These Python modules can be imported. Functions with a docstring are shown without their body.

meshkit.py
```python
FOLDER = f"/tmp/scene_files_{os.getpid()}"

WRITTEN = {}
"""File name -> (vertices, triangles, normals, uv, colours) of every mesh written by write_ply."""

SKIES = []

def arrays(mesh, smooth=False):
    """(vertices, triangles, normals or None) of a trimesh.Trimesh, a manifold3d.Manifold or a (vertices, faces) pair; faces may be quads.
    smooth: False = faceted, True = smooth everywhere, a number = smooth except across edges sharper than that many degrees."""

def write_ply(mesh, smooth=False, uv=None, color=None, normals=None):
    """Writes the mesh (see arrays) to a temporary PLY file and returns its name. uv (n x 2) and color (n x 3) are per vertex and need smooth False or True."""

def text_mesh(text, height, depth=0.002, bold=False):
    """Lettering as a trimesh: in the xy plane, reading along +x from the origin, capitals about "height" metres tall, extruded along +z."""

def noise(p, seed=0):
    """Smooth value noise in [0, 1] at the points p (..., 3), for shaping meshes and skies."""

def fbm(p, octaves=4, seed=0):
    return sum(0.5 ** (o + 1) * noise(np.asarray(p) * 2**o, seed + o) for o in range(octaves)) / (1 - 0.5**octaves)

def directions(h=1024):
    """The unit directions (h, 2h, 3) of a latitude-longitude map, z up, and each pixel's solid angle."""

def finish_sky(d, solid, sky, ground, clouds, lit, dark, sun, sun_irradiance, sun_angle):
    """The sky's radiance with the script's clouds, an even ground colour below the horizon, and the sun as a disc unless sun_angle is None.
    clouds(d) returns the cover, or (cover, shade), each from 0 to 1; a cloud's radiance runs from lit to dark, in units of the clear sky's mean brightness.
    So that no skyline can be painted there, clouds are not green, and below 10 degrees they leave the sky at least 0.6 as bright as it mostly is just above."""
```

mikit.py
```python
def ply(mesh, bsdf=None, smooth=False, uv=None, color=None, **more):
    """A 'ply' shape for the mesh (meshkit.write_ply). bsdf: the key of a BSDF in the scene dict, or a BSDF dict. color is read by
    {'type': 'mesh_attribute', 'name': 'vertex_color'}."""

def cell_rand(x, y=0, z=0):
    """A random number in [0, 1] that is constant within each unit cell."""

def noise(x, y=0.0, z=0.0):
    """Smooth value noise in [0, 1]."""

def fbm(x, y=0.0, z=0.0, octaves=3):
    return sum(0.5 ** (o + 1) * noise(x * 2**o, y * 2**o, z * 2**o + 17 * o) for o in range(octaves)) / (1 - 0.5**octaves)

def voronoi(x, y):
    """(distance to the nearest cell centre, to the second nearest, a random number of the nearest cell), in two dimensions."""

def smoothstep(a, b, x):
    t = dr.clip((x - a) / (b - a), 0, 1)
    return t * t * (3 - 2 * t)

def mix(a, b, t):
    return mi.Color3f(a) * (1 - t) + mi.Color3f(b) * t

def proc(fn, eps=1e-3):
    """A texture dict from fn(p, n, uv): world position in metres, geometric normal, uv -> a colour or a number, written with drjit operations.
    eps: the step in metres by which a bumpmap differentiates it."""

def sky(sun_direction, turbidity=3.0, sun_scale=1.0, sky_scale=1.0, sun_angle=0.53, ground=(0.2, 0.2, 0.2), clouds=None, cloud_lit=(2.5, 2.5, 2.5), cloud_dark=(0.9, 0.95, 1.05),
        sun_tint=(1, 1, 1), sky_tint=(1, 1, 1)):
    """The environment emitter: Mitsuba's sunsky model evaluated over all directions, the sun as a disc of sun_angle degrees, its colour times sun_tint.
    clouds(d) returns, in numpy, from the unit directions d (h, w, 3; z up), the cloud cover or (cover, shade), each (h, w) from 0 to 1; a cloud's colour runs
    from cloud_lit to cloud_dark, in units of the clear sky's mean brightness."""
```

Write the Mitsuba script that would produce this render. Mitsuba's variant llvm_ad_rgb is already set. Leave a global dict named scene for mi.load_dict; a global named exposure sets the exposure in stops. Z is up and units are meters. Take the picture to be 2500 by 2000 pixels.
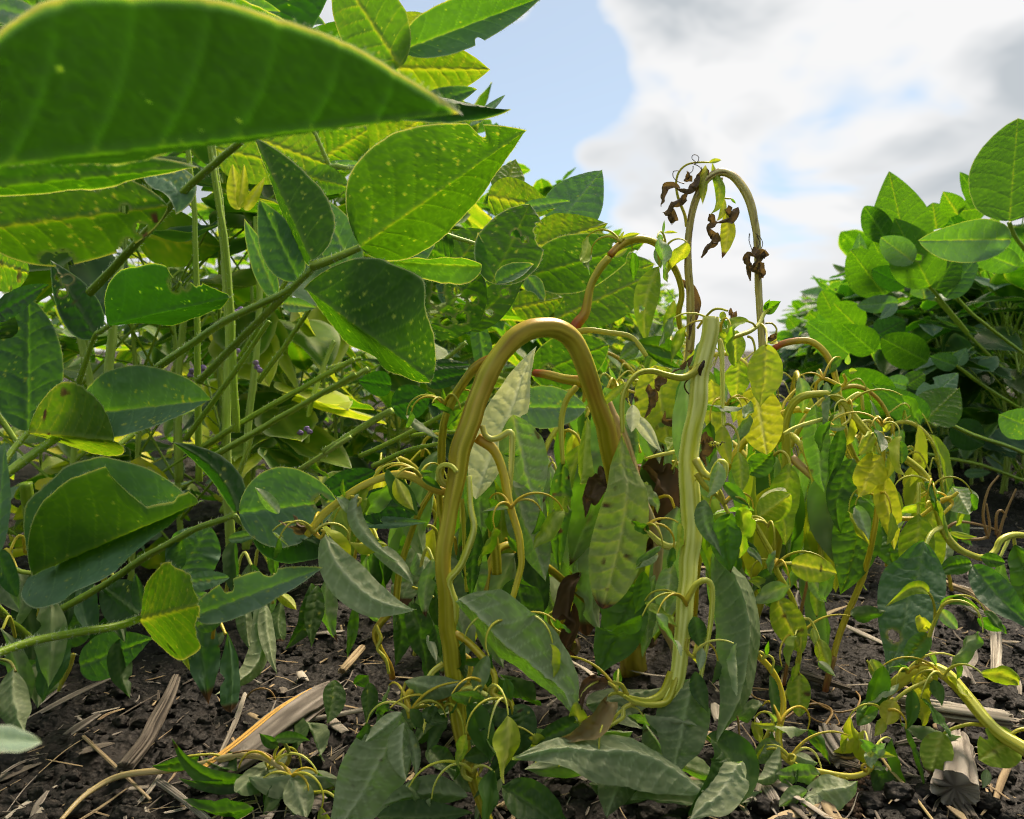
import math
import numpy as np
import drjit as dr
import mitsuba as mi
import mikit, meshkit

T = mi.ScalarTransform4f
scene, labels = {}, {}

# ---------------------------------------------------------------- camera, sky, exposure
PITCH = math.radians(4.2)
scene['camera'] = {'type': 'thinlens', 'fov': 65.0, 'fov_axis': 'x', 'near_clip': 0.02, 'far_clip': 400.0,
                   'aperture_radius': 0.0009, 'focus_distance': 0.52,
                   'to_world': T().look_at(origin=[0, 0, 0.25], target=[0, math.cos(PITCH), 0.25 - math.sin(PITCH)], up=[0, 0, 1])}
exposure = 2.1


def cloud_cover(d):
    # billowing cumulus with a few wide blue gaps; q = position on a flat cloud layer
    az, el = np.arctan2(d[..., 0], d[..., 1]), np.arcsin(np.clip(d[..., 2], -1, 1))
    q = np.stack([d[..., 0], d[..., 1], 1.6 * d[..., 2]], -1)
    warp = meshkit.fbm(q * 3.0 + 7, 3, 5)[..., None] - 0.5
    big = meshkit.fbm(q * 2.1 + warp * 0.9 + 3.1, 6, 2)
    fine = meshkit.fbm(q * 6.0 + warp * 2 + 1.7, 5, 9)
    gap = 0.0
    for a, e, ra, re, s in GAPS:
        gap = gap + s * np.exp(-(((az - a) / ra) ** 2 + ((el - e) / re) ** 2))
    dens = big + 0.26 * (fine - 0.5) + 0.12 - gap
    cover = np.clip((dens - 0.405) / 0.12, 0, 1)
    cover = cover * cover * (3 - 2 * cover)
    cover = np.maximum(cover, 0.40)
    thick = meshkit.fbm(q * 4.6 + warp * 1.6 + 14.3, 5, 21) + 0.25 * (fine - 0.5)
    shade = np.clip((thick - 0.42) / 0.15, 0, 1) * np.clip((dens - 0.47) / 0.14, 0, 1) * np.clip((el - 0.02) / 0.15, 0.25, 1)
    return cover, 0.9 * shade


GAPS = [(0.0, 0.33, 0.10, 0.20, 0.30), (0.03, 0.22, 0.08, 0.10, 0.2), (0.0, 0.40, 0.045, 0.06, -0.35), (0.075, 0.235, 0.05, 0.035, -0.3), (0.36, 0.14, 0.16, 0.05, 0.05),
        (-1.3, 0.7, 0.3, 0.3, 0.25), (1.6, 0.5, 0.3, 0.2, 0.25), (2.8, 0.6, 0.35, 0.3, 0.25), (-2.3, 0.45, 0.3, 0.2, 0.25), (0.6, 1.2, 0.4, 0.2, 0.2)]
scene['sky'] = mikit.sky((0.42, 0.62, 1.05), turbidity=3, sun_scale=1.25, sun_angle=24, sky_scale=1.0, clouds=cloud_cover,
                         sky_tint=(0.86, 1.0, 1.0), cloud_lit=(2.4, 2.4, 2.4), cloud_dark=(1.30, 1.42, 1.52))

# ---------------------------------------------------------------- materials
def ref(k):
    return {'type': 'ref', 'id': k}


def through_leaf(p, n, uv):
    # light that passes a leaf: uv.x runs from deep green over yellow green to yellow, uv.y from alive to dead
    t, dead = dr.clip(uv.x, -1, 2), dr.clip(uv.y, 0, 1)
    a = mikit.mix([0.030, 0.145, 0.002], [0.155, 0.40, 0.003], dr.clip(t * 2, 0, 1))
    a = mikit.mix(a, [0.66, 0.68, 0.02], dr.clip(t * 2 - 1, 0, 1))
    a = mikit.mix(a, [0.62, 0.68, 0.50], dr.clip(t - 1, 0, 1))
    a = a * (1 + 0.6 * dr.minimum(t, 0))
    return mikit.mix(a, [0.10, 0.05, 0.02], dead)


scene['leaf_matter'] = {'type': 'blendbsdf', 'weight': 0.5,
    'a': {'type': 'twosided', 'b': {'type': 'principled', 'base_color': {'type': 'mesh_attribute', 'name': 'vertex_color'}, 'roughness': 0.5, 'specular': 0.25}},
    'c': {'type': 'principledthin', 'base_color': mikit.proc(through_leaf), 'roughness': 0.6, 'diff_trans': 2.0, 'eta': 1.12}}
scene['stem_matter'] = {'type': 'twosided', 'b': {'type': 'principled', 'base_color': {'type': 'mesh_attribute', 'name': 'vertex_color'}, 'roughness': 0.38, 'specular': 0.4}}
scene['dry_matter'] = {'type': 'twosided', 'b': {'type': 'principled', 'base_color': {'type': 'mesh_attribute', 'name': 'vertex_color'}, 'roughness': 0.8, 'specular': 0.2}}


def soil_tone(p, n, uv):
    a = mikit.fbm(p.x * 60, p.y * 60, p.z * 60, 4)
    b = mikit.fbm(p.x * 9 + 5, p.y * 9, 0, 3)
    c = mikit.mix([0.0025, 0.002, 0.0018], [0.026, 0.0205, 0.0175], mikit.smoothstep(0.25, 0.8, a * 0.6 + b * 0.4))
    return mikit.mix(c, [0.06, 0.05, 0.043], mikit.smoothstep(0.68, 0.8, mikit.noise(p.x * 420, p.y * 420, p.z * 420)) * 0.6)


def soil_grain(p, n, uv):
    return mikit.fbm(p.x * 180, p.y * 180, p.z * 180, 3)


scene['soil_matter'] = {'type': 'bumpmap', 'scale': 0.006, 'grain': mikit.proc(soil_grain, 5e-4),
                        'b': {'type': 'principled', 'base_color': mikit.proc(soil_tone), 'roughness': 0.75, 'specular': 0.4}}

# ---------------------------------------------------------------- helpers
def unit(a):
    return a / (np.linalg.norm(a, axis=-1, keepdims=True) + 1e-12)


def numbered(name):
    if name not in taken:
        taken[name] = 0
        return name
    taken[name] += 1
    return f'{name}_{taken[name]:03d}'


taken = {}


def thing(name, label, category, group=None, kind=None):
    key = numbered(name)
    labels[key] = {'label': label, 'category': category}
    if group:
        labels[key]['group'] = group
    if kind:
        labels[key]['kind'] = kind
    return key


def grid_faces(nu, nv):
    i, j = np.meshgrid(np.arange(nu - 1), np.arange(nv - 1), indexing='ij')
    q = np.stack([i * nv + j, (i + 1) * nv + j, (i + 1) * nv + j + 1, i * nv + j + 1], -1).reshape(-1, 4)
    return np.vstack([q[:, [0, 1, 2]], q[:, [0, 2, 3]]])


def spline(points, step):
    """Catmull-Rom through the rows of points (any columns, xyz first), resampled at about step metres."""
    p = np.asarray(points, float)
    if len(p) == 2:
        n = max(3, int(np.linalg.norm(p[1, :3] - p[0, :3]) / step))
        t = np.linspace(0, 1, n)[:, None]
        return p[0] * (1 - t) + p[1] * t
    e = np.vstack([2 * p[0] - p[1], p, 2 * p[-1] - p[-2]])
    out = []
    for k in range(1, len(e) - 2):
        a, b, c, d = e[k - 1], e[k], e[k + 1], e[k + 2]
        n = max(2, int(np.ceil(np.linalg.norm(c[:3] - b[:3]) / step)))
        t = (np.arange(n) / n)[:, None]
        out.append(0.5 * (2 * b + (c - a) * t + (2 * a - 5 * b + 4 * c - d) * t ** 2 + (3 * b - a - 3 * c + d) * t ** 3))
    return np.vstack(out + [e[-2:-1]])


def frames(p):
    t = unit(np.gradient(p, axis=0))
    n = np.zeros_like(p)
    v = np.cross(t[0], [0.3, 0.1, 1.0] if abs(t[0, 2]) < 0.9 else [1, 0.2, 0])
    for k in range(len(p)):
        v = v - t[k] * (v @ t[k])
        v = v / (np.linalg.norm(v) + 1e-12)
        n[k] = v
    return t, n, np.cross(t, n)


PAL = {  # flesh, pale stripe, blush
    'olive': ((0.33, 0.30, 0.008), (0.68, 0.60, 0.07), (0.34, 0.055, 0.015)),
    'pale': ((0.56, 0.60, 0.035), (0.90, 0.92, 0.32), (0.50, 0.42, 0.05)),
    'yellow': ((0.54, 0.44, 0.008), (0.74, 0.66, 0.10), (0.52, 0.30, 0.02)),
    'lime': ((0.40, 0.41, 0.012), (0.64, 0.66, 0.12), (0.42, 0.34, 0.03)),
    'green': ((0.13, 0.17, 0.02), (0.22, 0.28, 0.05), (0.20, 0.13, 0.02)),
    'tan': ((0.40, 0.30, 0.14), (0.62, 0.52, 0.25), (0.36, 0.22, 0.08)),
    'speckled': ((0.44, 0.36, 0.09), (0.62, 0.56, 0.24), (0.22, 0.07, 0.02)),
    'red': ((0.30, 0.17, 0.05), (0.40, 0.28, 0.08), (0.25, 0.03, 0.03)),
    'soy': ((0.19, 0.33, 0.015), (0.33, 0.46, 0.05), (0.18, 0.28, 0.015)),
    'soypale': ((0.32, 0.46, 0.06), (0.46, 0.58, 0.15), (0.22, 0.32, 0.04)),
    'dry': ((0.26, 0.15, 0.05), (0.42, 0.28, 0.12), (0.14, 0.06, 0.02)),
    'dark': ((0.05, 0.03, 0.015), (0.10, 0.06, 0.03), (0.03, 0.02, 0.01)),
}


def tube(points, palette, seed=0, sides=14, ridge=0.07, hairs=0, step=0.003, blush=0.5, tip=False):
    """A ridged stem along the points (x, y, z, r): vertices, faces and colours."""
    s = spline(points, step)
    p, r = s[:, :3], np.maximum(s[:, 3], 0.0002)
    p = p + 0.5 * r[:, None] * (np.stack([meshkit.fbm(np.stack([np.arange(len(p)) * step * 45, np.full(len(p), seed * 1.3), np.full(len(p), c * 7.0)], -1), 2, seed) for c in range(3)], -1) - 0.5) * min(1.0, 0.02 / step)
    t, n, b = frames(p)
    k, m = len(p), sides
    th = np.arange(m) * 2 * np.pi / m
    lobes = max(3, m // 3)
    run = np.concatenate([[0], np.cumsum(np.linalg.norm(np.diff(p, axis=0), axis=1))])
    u = run / run[-1]
    wob = 1 + 0.16 * (meshkit.fbm(np.stack([run * 60 + seed, run * 0, run * 0], -1), 2, seed) - 0.5)
    rad = (r * wob)[:, None] * (1 + ridge * (np.cos(lobes * th + seed)[None] + 1.2 * (meshkit.noise(np.stack(np.broadcast_arrays((np.cos(th) * 2.3)[None] + 0 * run[:, None], (np.sin(th) * 2.3)[None] + run[:, None] * 20, seed + 0.0 * run[:, None]), -1), seed) - 0.5)))
    dirs = np.cos(th)[None, :, None] * n[:, None] + np.sin(th)[None, :, None] * b[:, None]
    v = p[:, None] + rad[..., None] * dirs
    A, B, C = (np.array(c) for c in PAL[palette])
    q = np.stack(np.broadcast_arrays((th * m / 6.0)[None] + 0 * run[:, None], run[:, None] * 25, seed + 0.0 * run[:, None]), -1)
    stripe = np.clip(meshkit.noise(q * [1.6, 1, 1], seed) * 1.7 - 0.45 + 0.2 * np.cos(lobes * th + seed)[None], 0, 1)[..., None]
    col = A * (1 - stripe) + B * stripe
    q2 = np.stack(np.broadcast_arrays((th * 1.1)[None] + 0 * run[:, None], run[:, None] * 18, 5.0 + 0 * run[:, None]), -1)
    bl = np.clip((meshkit.fbm(q2, 3, seed + 3) - 0.52) * 4, 0, 1) * blush
    bl = np.maximum(bl, blush * 1.5 * np.exp(-run / 0.012)[:, None]).clip(0, 0.95)[..., None]
    col = col * (1 - bl) + C * bl
    if palette == 'speckled':
        q3 = np.stack(np.broadcast_arrays((th * 1.6)[None] + 0 * run[:, None], run[:, None] * 90, 9.0 + 0 * run[:, None]), -1)
        sp = np.clip((meshkit.fbm(q3, 3, seed + 8) - 0.6) * 9, 0, 0.85)[..., None]
        col = col * (1 - sp) + np.array((0.12, 0.05, 0.015)) * sp
    i, j = np.meshgrid(np.arange(k - 1), np.arange(m), indexing='ij')
    a0, a1, b0, b1 = i * m + j, i * m + (j + 1) % m, (i + 1) * m + j, (i + 1) * m + (j + 1) % m
    f = np.vstack([np.stack([a0, a1, b1], -1).reshape(-1, 3), np.stack([a0, b1, b0], -1).reshape(-1, 3)])
    V, C_ = [v.reshape(-1, 3), p[:1] - t[:1] * r[0] * 0.2, p[-1:] + t[-1:] * r[-1] * (1.0 if tip else 0.15)], [col.reshape(-1, 3), col[0, :1] * 0.9, col[-1, :1] * (0.8 if tip else 1.15)]
    jj = np.arange(m)
    F = [f, np.stack([jj * 0 + k * m, (jj + 1) % m, jj], -1), np.stack([jj * 0 + k * m + 1, (k - 1) * m + jj, (k - 1) * m + (jj + 1) % m], -1)]
    V, C_, F = np.vstack(V), np.vstack(C_), np.vstack(F)
    if hairs:
        rng = np.random.default_rng(seed + 77)
        kk, tt = rng.integers(0, k, hairs), rng.random(hairs) * 2 * np.pi
        d = np.cos(tt)[:, None] * n[kk] + np.sin(tt)[:, None] * b[kk]
        V, F, C_ = add_hairs(V, F, C_, p[kk] + d * r[kk][:, None] * 0.9, d + 0.35 * t[kk] + 0.3 * rng.normal(size=(hairs, 3)), rng, 0.0017)
    return V, F, C_


def add_hairs(V, F, C, roots, dirs, rng, length):
    h = len(roots)
    d = unit(dirs)
    e = unit(np.cross(d, unit(rng.normal(size=(h, 3)))))
    g = np.cross(d, e)
    w = 0.00012
    L = (length * (0.5 + rng.random(h)))[:, None]
    hv = np.stack([roots + e * w, roots - e * w * 0.5 + g * w * 0.87, roots - e * w * 0.5 - g * w * 0.87, roots + d * L], 1).reshape(-1, 3)
    base = len(V) + 4 * np.arange(h)[:, None]
    hf = np.stack([base + np.array([0, 1, 3]), base + np.array([1, 2, 3]), base + np.array([2, 0, 3])], 1).reshape(-1, 3)
    return np.vstack([V, hv]), np.vstack([F, hf]), np.vstack([C, np.broadcast_to([0.50, 0.58, 0.44], (4 * h, 3))])


# leaf palettes: blade, vein, passed-light tone, dead amount of spots
TONE = {
    'soyU': ((0.09, 0.18, 0.11), (0.15, 0.26, 0.14), 0.15), 'soyU2': ((0.155, 0.275, 0.175), (0.26, 0.39, 0.26), 0.22), 'soyU3': ((0.27, 0.40, 0.30), (0.33, 0.45, 0.33), 0.3),
    'soyL': ((0.055, 0.115, 0.025), (0.12, 0.20, 0.04), 0.14), 'soyL2': ((0.07, 0.15, 0.025), (0.14, 0.23, 0.03), 0.34), 'soyL3': ((0.12, 0.20, 0.025), (0.2, 0.30, 0.05), 0.55),
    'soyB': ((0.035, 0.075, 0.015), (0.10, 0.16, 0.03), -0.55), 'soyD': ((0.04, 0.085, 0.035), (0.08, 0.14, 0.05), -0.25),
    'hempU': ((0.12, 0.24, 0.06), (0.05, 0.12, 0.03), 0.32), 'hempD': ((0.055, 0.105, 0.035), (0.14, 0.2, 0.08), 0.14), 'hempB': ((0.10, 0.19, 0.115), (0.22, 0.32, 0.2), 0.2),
    'hempP': ((0.40, 0.47, 0.27), (0.72, 0.77, 0.54), 0.40), 'hempW': ((0.66, 0.74, 0.58), (0.90, 0.92, 0.78), 1.6), 'hempG': ((0.24, 0.30, 0.165), (0.48, 0.54, 0.34), 0.30),
    'lime': ((0.27, 0.40, 0.04), (0.44, 0.55, 0.14), 0.62), 'yel': ((0.62, 0.62, 0.04), (0.72, 0.66, 0.14), 0.9), 'ylime': ((0.42, 0.52, 0.04), (0.56, 0.60, 0.14), 0.78),
    'dull': ((0.33, 0.40, 0.13), (0.56, 0.60, 0.28), 0.56), 'brown': ((0.17, 0.115, 0.075), (0.28, 0.19, 0.12), 0.6), 'tan': ((0.42, 0.33, 0.17), (0.34, 0.22, 0.10), 0.9),
}


def leaf(base, tip, side, face, W, kind='soy', fold=0.0, curl=0.0, bend=0.0, twist=0.0, wave=0.0, tone='soyU', seed=0, mid=None,
         nu=40, nv=17, bites=(), holes=(), specks=0.3, spots=0.0, hair=0, dead=0.0, nveins=7, crumple=0.0, edge=0.0, deadtip=0.0, edgew=0.0011, roll3=0.10):
    """A leaf blade with midrib, side veins, quilting, bitten margin, holes and specks; returns vertices, faces, colours, uv (passed-light tone, dead)."""
    rng = np.random.default_rng(seed)
    base, tip = np.asarray(base, float), np.asarray(tip, float)
    L = np.linalg.norm(tip - base)
    u = (1 - np.cos(np.linspace(0, np.pi, nu))) / 2 * 0.5 + np.linspace(0, 1, nu) * 0.5
    v = np.linspace(-1, 1, nv)
    M = base + (tip - base) * u[:, None]
    if mid is not None:
        M = M + (np.asarray(mid) - (base + tip) / 2) * (4 * u * (1 - u))[:, None]
    t = unit(np.gradient(M, u, axis=0))
    side = np.asarray(side, float)
    s = unit(side - t * (t @ side)[:, None])
    N = face * np.cross(s, t)
    M = M + N * (bend * L * 4 * u * (1 - u))[:, None]
    if kind in ('hemp', 'obhemp'):
        M = M + s * (L * 0.05 * rng.normal() * 4 * u * (1 - u))[:, None]
        roll3 = max(roll3, 0.20)
        if not fold and not curl:
            fold, curl = 0.35 * rng.random(), 0.45 * rng.normal()
        if not crumple and L > 0.03:
            crumple = 0.09
    if crumple:
        M = M + crumple * W * (np.stack([meshkit.noise(np.stack([u * 5 + seed, u * 0 + k, u * 0], -1), seed) for k in range(3)], -1) - 0.5)
    t = unit(np.gradient(M, u, axis=0))
    s = unit(s - t * (s * t).sum(-1, keepdims=True))
    N = face * np.cross(s, t)
    if twist:
        a = twist * (u - 0.3)
        s, N = s * np.cos(a)[:, None] + N * np.sin(a)[:, None], N * np.cos(a)[:, None] - s * np.sin(a)[:, None]
    if kind == 'soy':
        w = u ** 0.50 * (1 - u) ** 0.95
        w = w / w.max()
    elif kind == 'oval':
        w = u ** 0.58 * (1 - u) ** 0.72
        w = w / w.max()
    elif kind == 'obhemp':
        w = u ** 1.15 * (1 - u) ** 0.62
        w = w / w.max()
    else:
        w = u ** 0.80 * (1 - u) ** 1.12
        w = w / w.max()
    uu = u[:, None] + 0 * v[None]
    vv = v[None] + 0 * u[:, None]
    half = np.stack([w, w], 1) * W / 2
    half *= 1 + 0.10 * (np.stack([meshkit.fbm(np.stack([u * 4 + seed * 1.7, u * 0 + k * 9, u * 0], -1), 3, seed) for k in range(2)], 1) - 0.5)
    for sd, c, wd, dp in bites:
        k = 0 if sd < 0 else 1
        prof = np.clip(1 - ((u - c) / wd) ** 2, 0, 1) ** 0.5
        prof = prof * (0.75 + 0.5 * meshkit.noise(np.stack([u * 34, u * 0 + seed, u * 0], -1), seed))
        half[:, k] *= 1 - dp * np.clip(prof, 0, 1)
    hw = np.where(vv < 0, half[:, :1], half[:, 1:])
    c = curl if abs(curl) > 1e-3 else 1e-3
    lat = hw / c * np.sin(c * vv)
    ver = hw / abs(c) * (1 - np.cos(c * vv)) * np.sign(c)
    lat, ver = lat * np.cos(fold), ver + np.abs(lat) * np.sin(fold)
    ph = rng.random(4) * 6
    ver = ver + wave * W * np.abs(vv) ** 1.6 * (np.sin(uu * 13 + ph[0] + 2 * (vv > 0)) * 0.6 + np.sin(uu * 23 + ph[1] + 3 * (vv > 0)) * 0.4) * np.sin(np.pi * uu) ** 0.5
    # veins
    av = np.abs(vv)
    uj = uu + 0.045 * (meshkit.noise(np.stack([uu * 5 + seed, np.sign(vv) * 3, uu * 0], -1), seed) - 0.5)
    q = uj * nveins - av * (hw / L) * nveins * (0.95 if kind == 'soy' else 0.75) + 0.35 * av ** 2 * (hw / L) * nveins + np.where(vv < 0, 0.45, 0.0)
    fr = np.abs(q - np.round(q)) / nveins * L
    # metres to the nearest side vein
    vw = 0.00050 if kind in ('soy', 'oval') else 0.00055
    if edgew > 0.002:
        vw = 0.0012
    vein = np.exp(-(fr / vw) ** 2) * np.clip(1.1 - av, 0, 1) ** 0.5
    rib = np.exp(-(av * hw / (0.0008 + 0.0009 * (1 - uu))) ** 2)
    net = meshkit.fbm(np.stack([uu * L * 420, vv * hw * 420, uu * 0 + seed], -1), 2, 3)
    ver = ver - 0.0005 * vein * (hw > 0.004) - 0.0010 * rib + (0.0003 * np.clip(fr / 0.004, 0, 1) + 0.0009 * (net - 0.5)) * np.clip(hw / 0.01, 0, 1)
    ver = ver + roll3 * W * (meshkit.fbm(np.stack([uu * 2.6 + seed, vv * 0.9, uu * 0 + seed * 0.7], -1), 2, seed) - 0.5) * np.clip(av * 1.6, 0.15, 1)
    if crumple:
        ver = ver + crumple * W * 0.5 * (meshkit.fbm(np.stack([uu * 7, vv * 3, uu * 0 + seed], -1), 4, seed) - 0.5)
    P = M[:, None] + lat[..., None] * s[:, None] + ver[..., None] * N[:, None]
    netl = np.clip(1 - np.abs(meshkit.noise(np.stack([uu * L * 330 + seed, vv * hw * 330, uu * 0 + 2.2], -1), 6) - 0.5) * 9, 0, 1)
    A, B, tn = TONE[tone]
    A, B = np.array(A), np.array(B)
    tint = 1 + 0.22 * (rng.random() - 0.5)
    cl = meshkit.fbm(np.stack([uu * L * 70, vv * hw * 70, uu * 0 + seed * 3.3], -1), 3, 7)
    vmix = np.clip(0.75 * vein + 0.95 * rib, 0, 1)[..., None]
    col = A * tint * (0.78 + 0.44 * cl[..., None])
    tv = tn + 0.22 * (cl - 0.5) + (0.75 if edgew > 0.002 else 0.34 if kind in ('soy', 'oval') else 0.2) * vmix[..., 0] + 0.14 * (rng.random() - 0.5) + 0.10 * (netl - 0.3)
    dd = np.full_like(tv, dead)
    vmix = np.maximum(vmix, 0.28 * netl[..., None] * np.clip(hw / 0.008, 0, 1)[..., None])
    col = col * (1 - vmix) + B * vmix
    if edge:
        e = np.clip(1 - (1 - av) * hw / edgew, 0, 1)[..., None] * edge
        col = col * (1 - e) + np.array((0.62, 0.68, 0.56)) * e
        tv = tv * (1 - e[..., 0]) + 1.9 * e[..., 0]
    if specks:
        m = int(110 * specks * min(1.5, L * W / 0.006))
        cu, cv = rng.random(5) * 0.8 + 0.1, rng.random(5) * 1.6 - 0.8
        k = rng.integers(0, 5, m)
        far = rng.random(m) < 0.3
        pu = np.where(far, rng.random(m), cu[k] + 0.10 * rng.normal(size=m))
        pv = np.where(far, rng.random(m) * 2 - 1, cv[k] + 0.22 * rng.normal(size=m))
        pr = 0.00038 + 0.0008 * rng.random(m) ** 3
        X, Y, sp = uu * L, vv * hw, np.zeros_like(uu)
        for a_, b_, r_ in zip(pu * L, pv * W / 2, pr):
            d2 = (X - a_) ** 2 + (Y - b_) ** 2
            sp = np.maximum(sp, np.exp(-(d2 / r_ ** 2) ** 2))
        col = col * (1 - 0.8 * sp[..., None]) + np.array((0.52, 0.50, 0.12)) * 0.8 * sp[..., None]
        tv = tv + (0.98 - tv) * 0.85 * sp
    if spots:
        g = np.stack([uu * L * 160 + seed * 2, vv * hw * 160, uu * 0], -1)
        so = np.clip((meshkit.noise(g, 25) - (0.93 - 0.17 * spots)) * 16, 0, 1) * np.clip((meshkit.fbm(np.stack([uu * 2.3, vv * 1.2, uu * 0 + seed], -1), 2, 31) - 0.4) * 5, 0, 1)
        col = col * (1 - 0.92 * so[..., None]) + np.array((0.06, 0.035, 0.02)) * 0.92 * so[..., None]
        dd = np.maximum(dd, so)
    if deadtip:
        e = np.clip((uu + 0.12 * (cl - 0.5) - (1 - deadtip)) / 0.04, 0, 1)
        col = col * (1 - e[..., None]) + np.array((0.09, 0.055, 0.03)) * e[..., None]
        dd = np.maximum(dd, e)
    tv = np.clip(tv, -1, 2)
    F = grid_faces(nu, nv)
    if face > 0:
        F = F[:, ::-1]
    if len(holes):
        cu, cv = uu.reshape(-1)[F].mean(1), (vv * hw).reshape(-1)[F].mean(1)
        keep = np.ones(len(F), bool)
        hn = meshkit.noise(np.stack([cu * 60, cv * 900, cu * 0 + seed], -1), 4)
        for hu, hv, hr in holes:
            k = np.hypot((cu - hu) * L, cv - hv * W / 2) / (hr * (0.7 + 0.6 * hn))
            keep &= k > 1
            r0 = np.hypot((uu - hu) * L, vv * hw - hv * W / 2) / hr
            e = np.exp(-((r0 - 1.15) / 0.3) ** 2)[..., None] * 0.75
            col = col * (1 - e) + np.array((0.42, 0.36, 0.16)) * e
            dd = np.maximum(dd, 0.35 * e[..., 0])
        F = F[keep]
    V, C, UV = P.reshape(-1, 3), col.reshape(-1, 3), np.stack([tv, np.clip(dd, 0, 1)], -1).reshape(-1, 2)
    if hair:
        k = rng.integers(1, nu - 1, hair)
        sd = rng.random(hair) < 0.5
        root = np.where(sd[:, None], P[k, 0], P[k, -1]) + (rng.random(hair) - 0.5)[:, None] * t[k] * L / nu
        out = np.where(sd[:, None], P[k, 0] - P[k, 1], P[k, -1] - P[k, -2])
        n0 = len(V)
        V, F, C = add_hairs(V, F, C, root, unit(out) + 0.35 * rng.normal(size=(hair, 3)) + 0.4 * t[k], rng, 0.0013)
        UV = np.vstack([UV, np.tile([0.6, 0.0], (len(V) - n0, 1))])
    return V, F, C, UV


def put_leaf(key, data, **more):
    V, F, C, UV = data
    scene[key] = mikit.ply((V, F), 'leaf_matter', smooth=True, uv=UV, color=C, **more)
    return key


def put_tube(key, data, bsdf='stem_matter'):
    V, F, C = data
    scene[key] = mikit.ply((V, F), bsdf, smooth=True, color=C)
    return key


# ---------------------------------------------------------------- ground
ROW = np.array([0.274, 0.962])                     # direction of the crop rows
ACROSS = np.array([0.962, -0.274])


def ground_height(x, y):
    q = np.stack([x, y, 0 * x], -1)
    r = x * ACROSS[0] + y * ACROSS[1]
    near = np.exp(-(x ** 2 + y ** 2) / 9)
    return 0.020 * (meshkit.fbm(q * 7 + 3, 3, 1) - 0.5) + near * (0.016 * (meshkit.fbm(q * 38, 3, 2) - 0.5) + 0.008 * (meshkit.noise(q * 160, 3) - 0.5)) - 0.006


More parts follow.
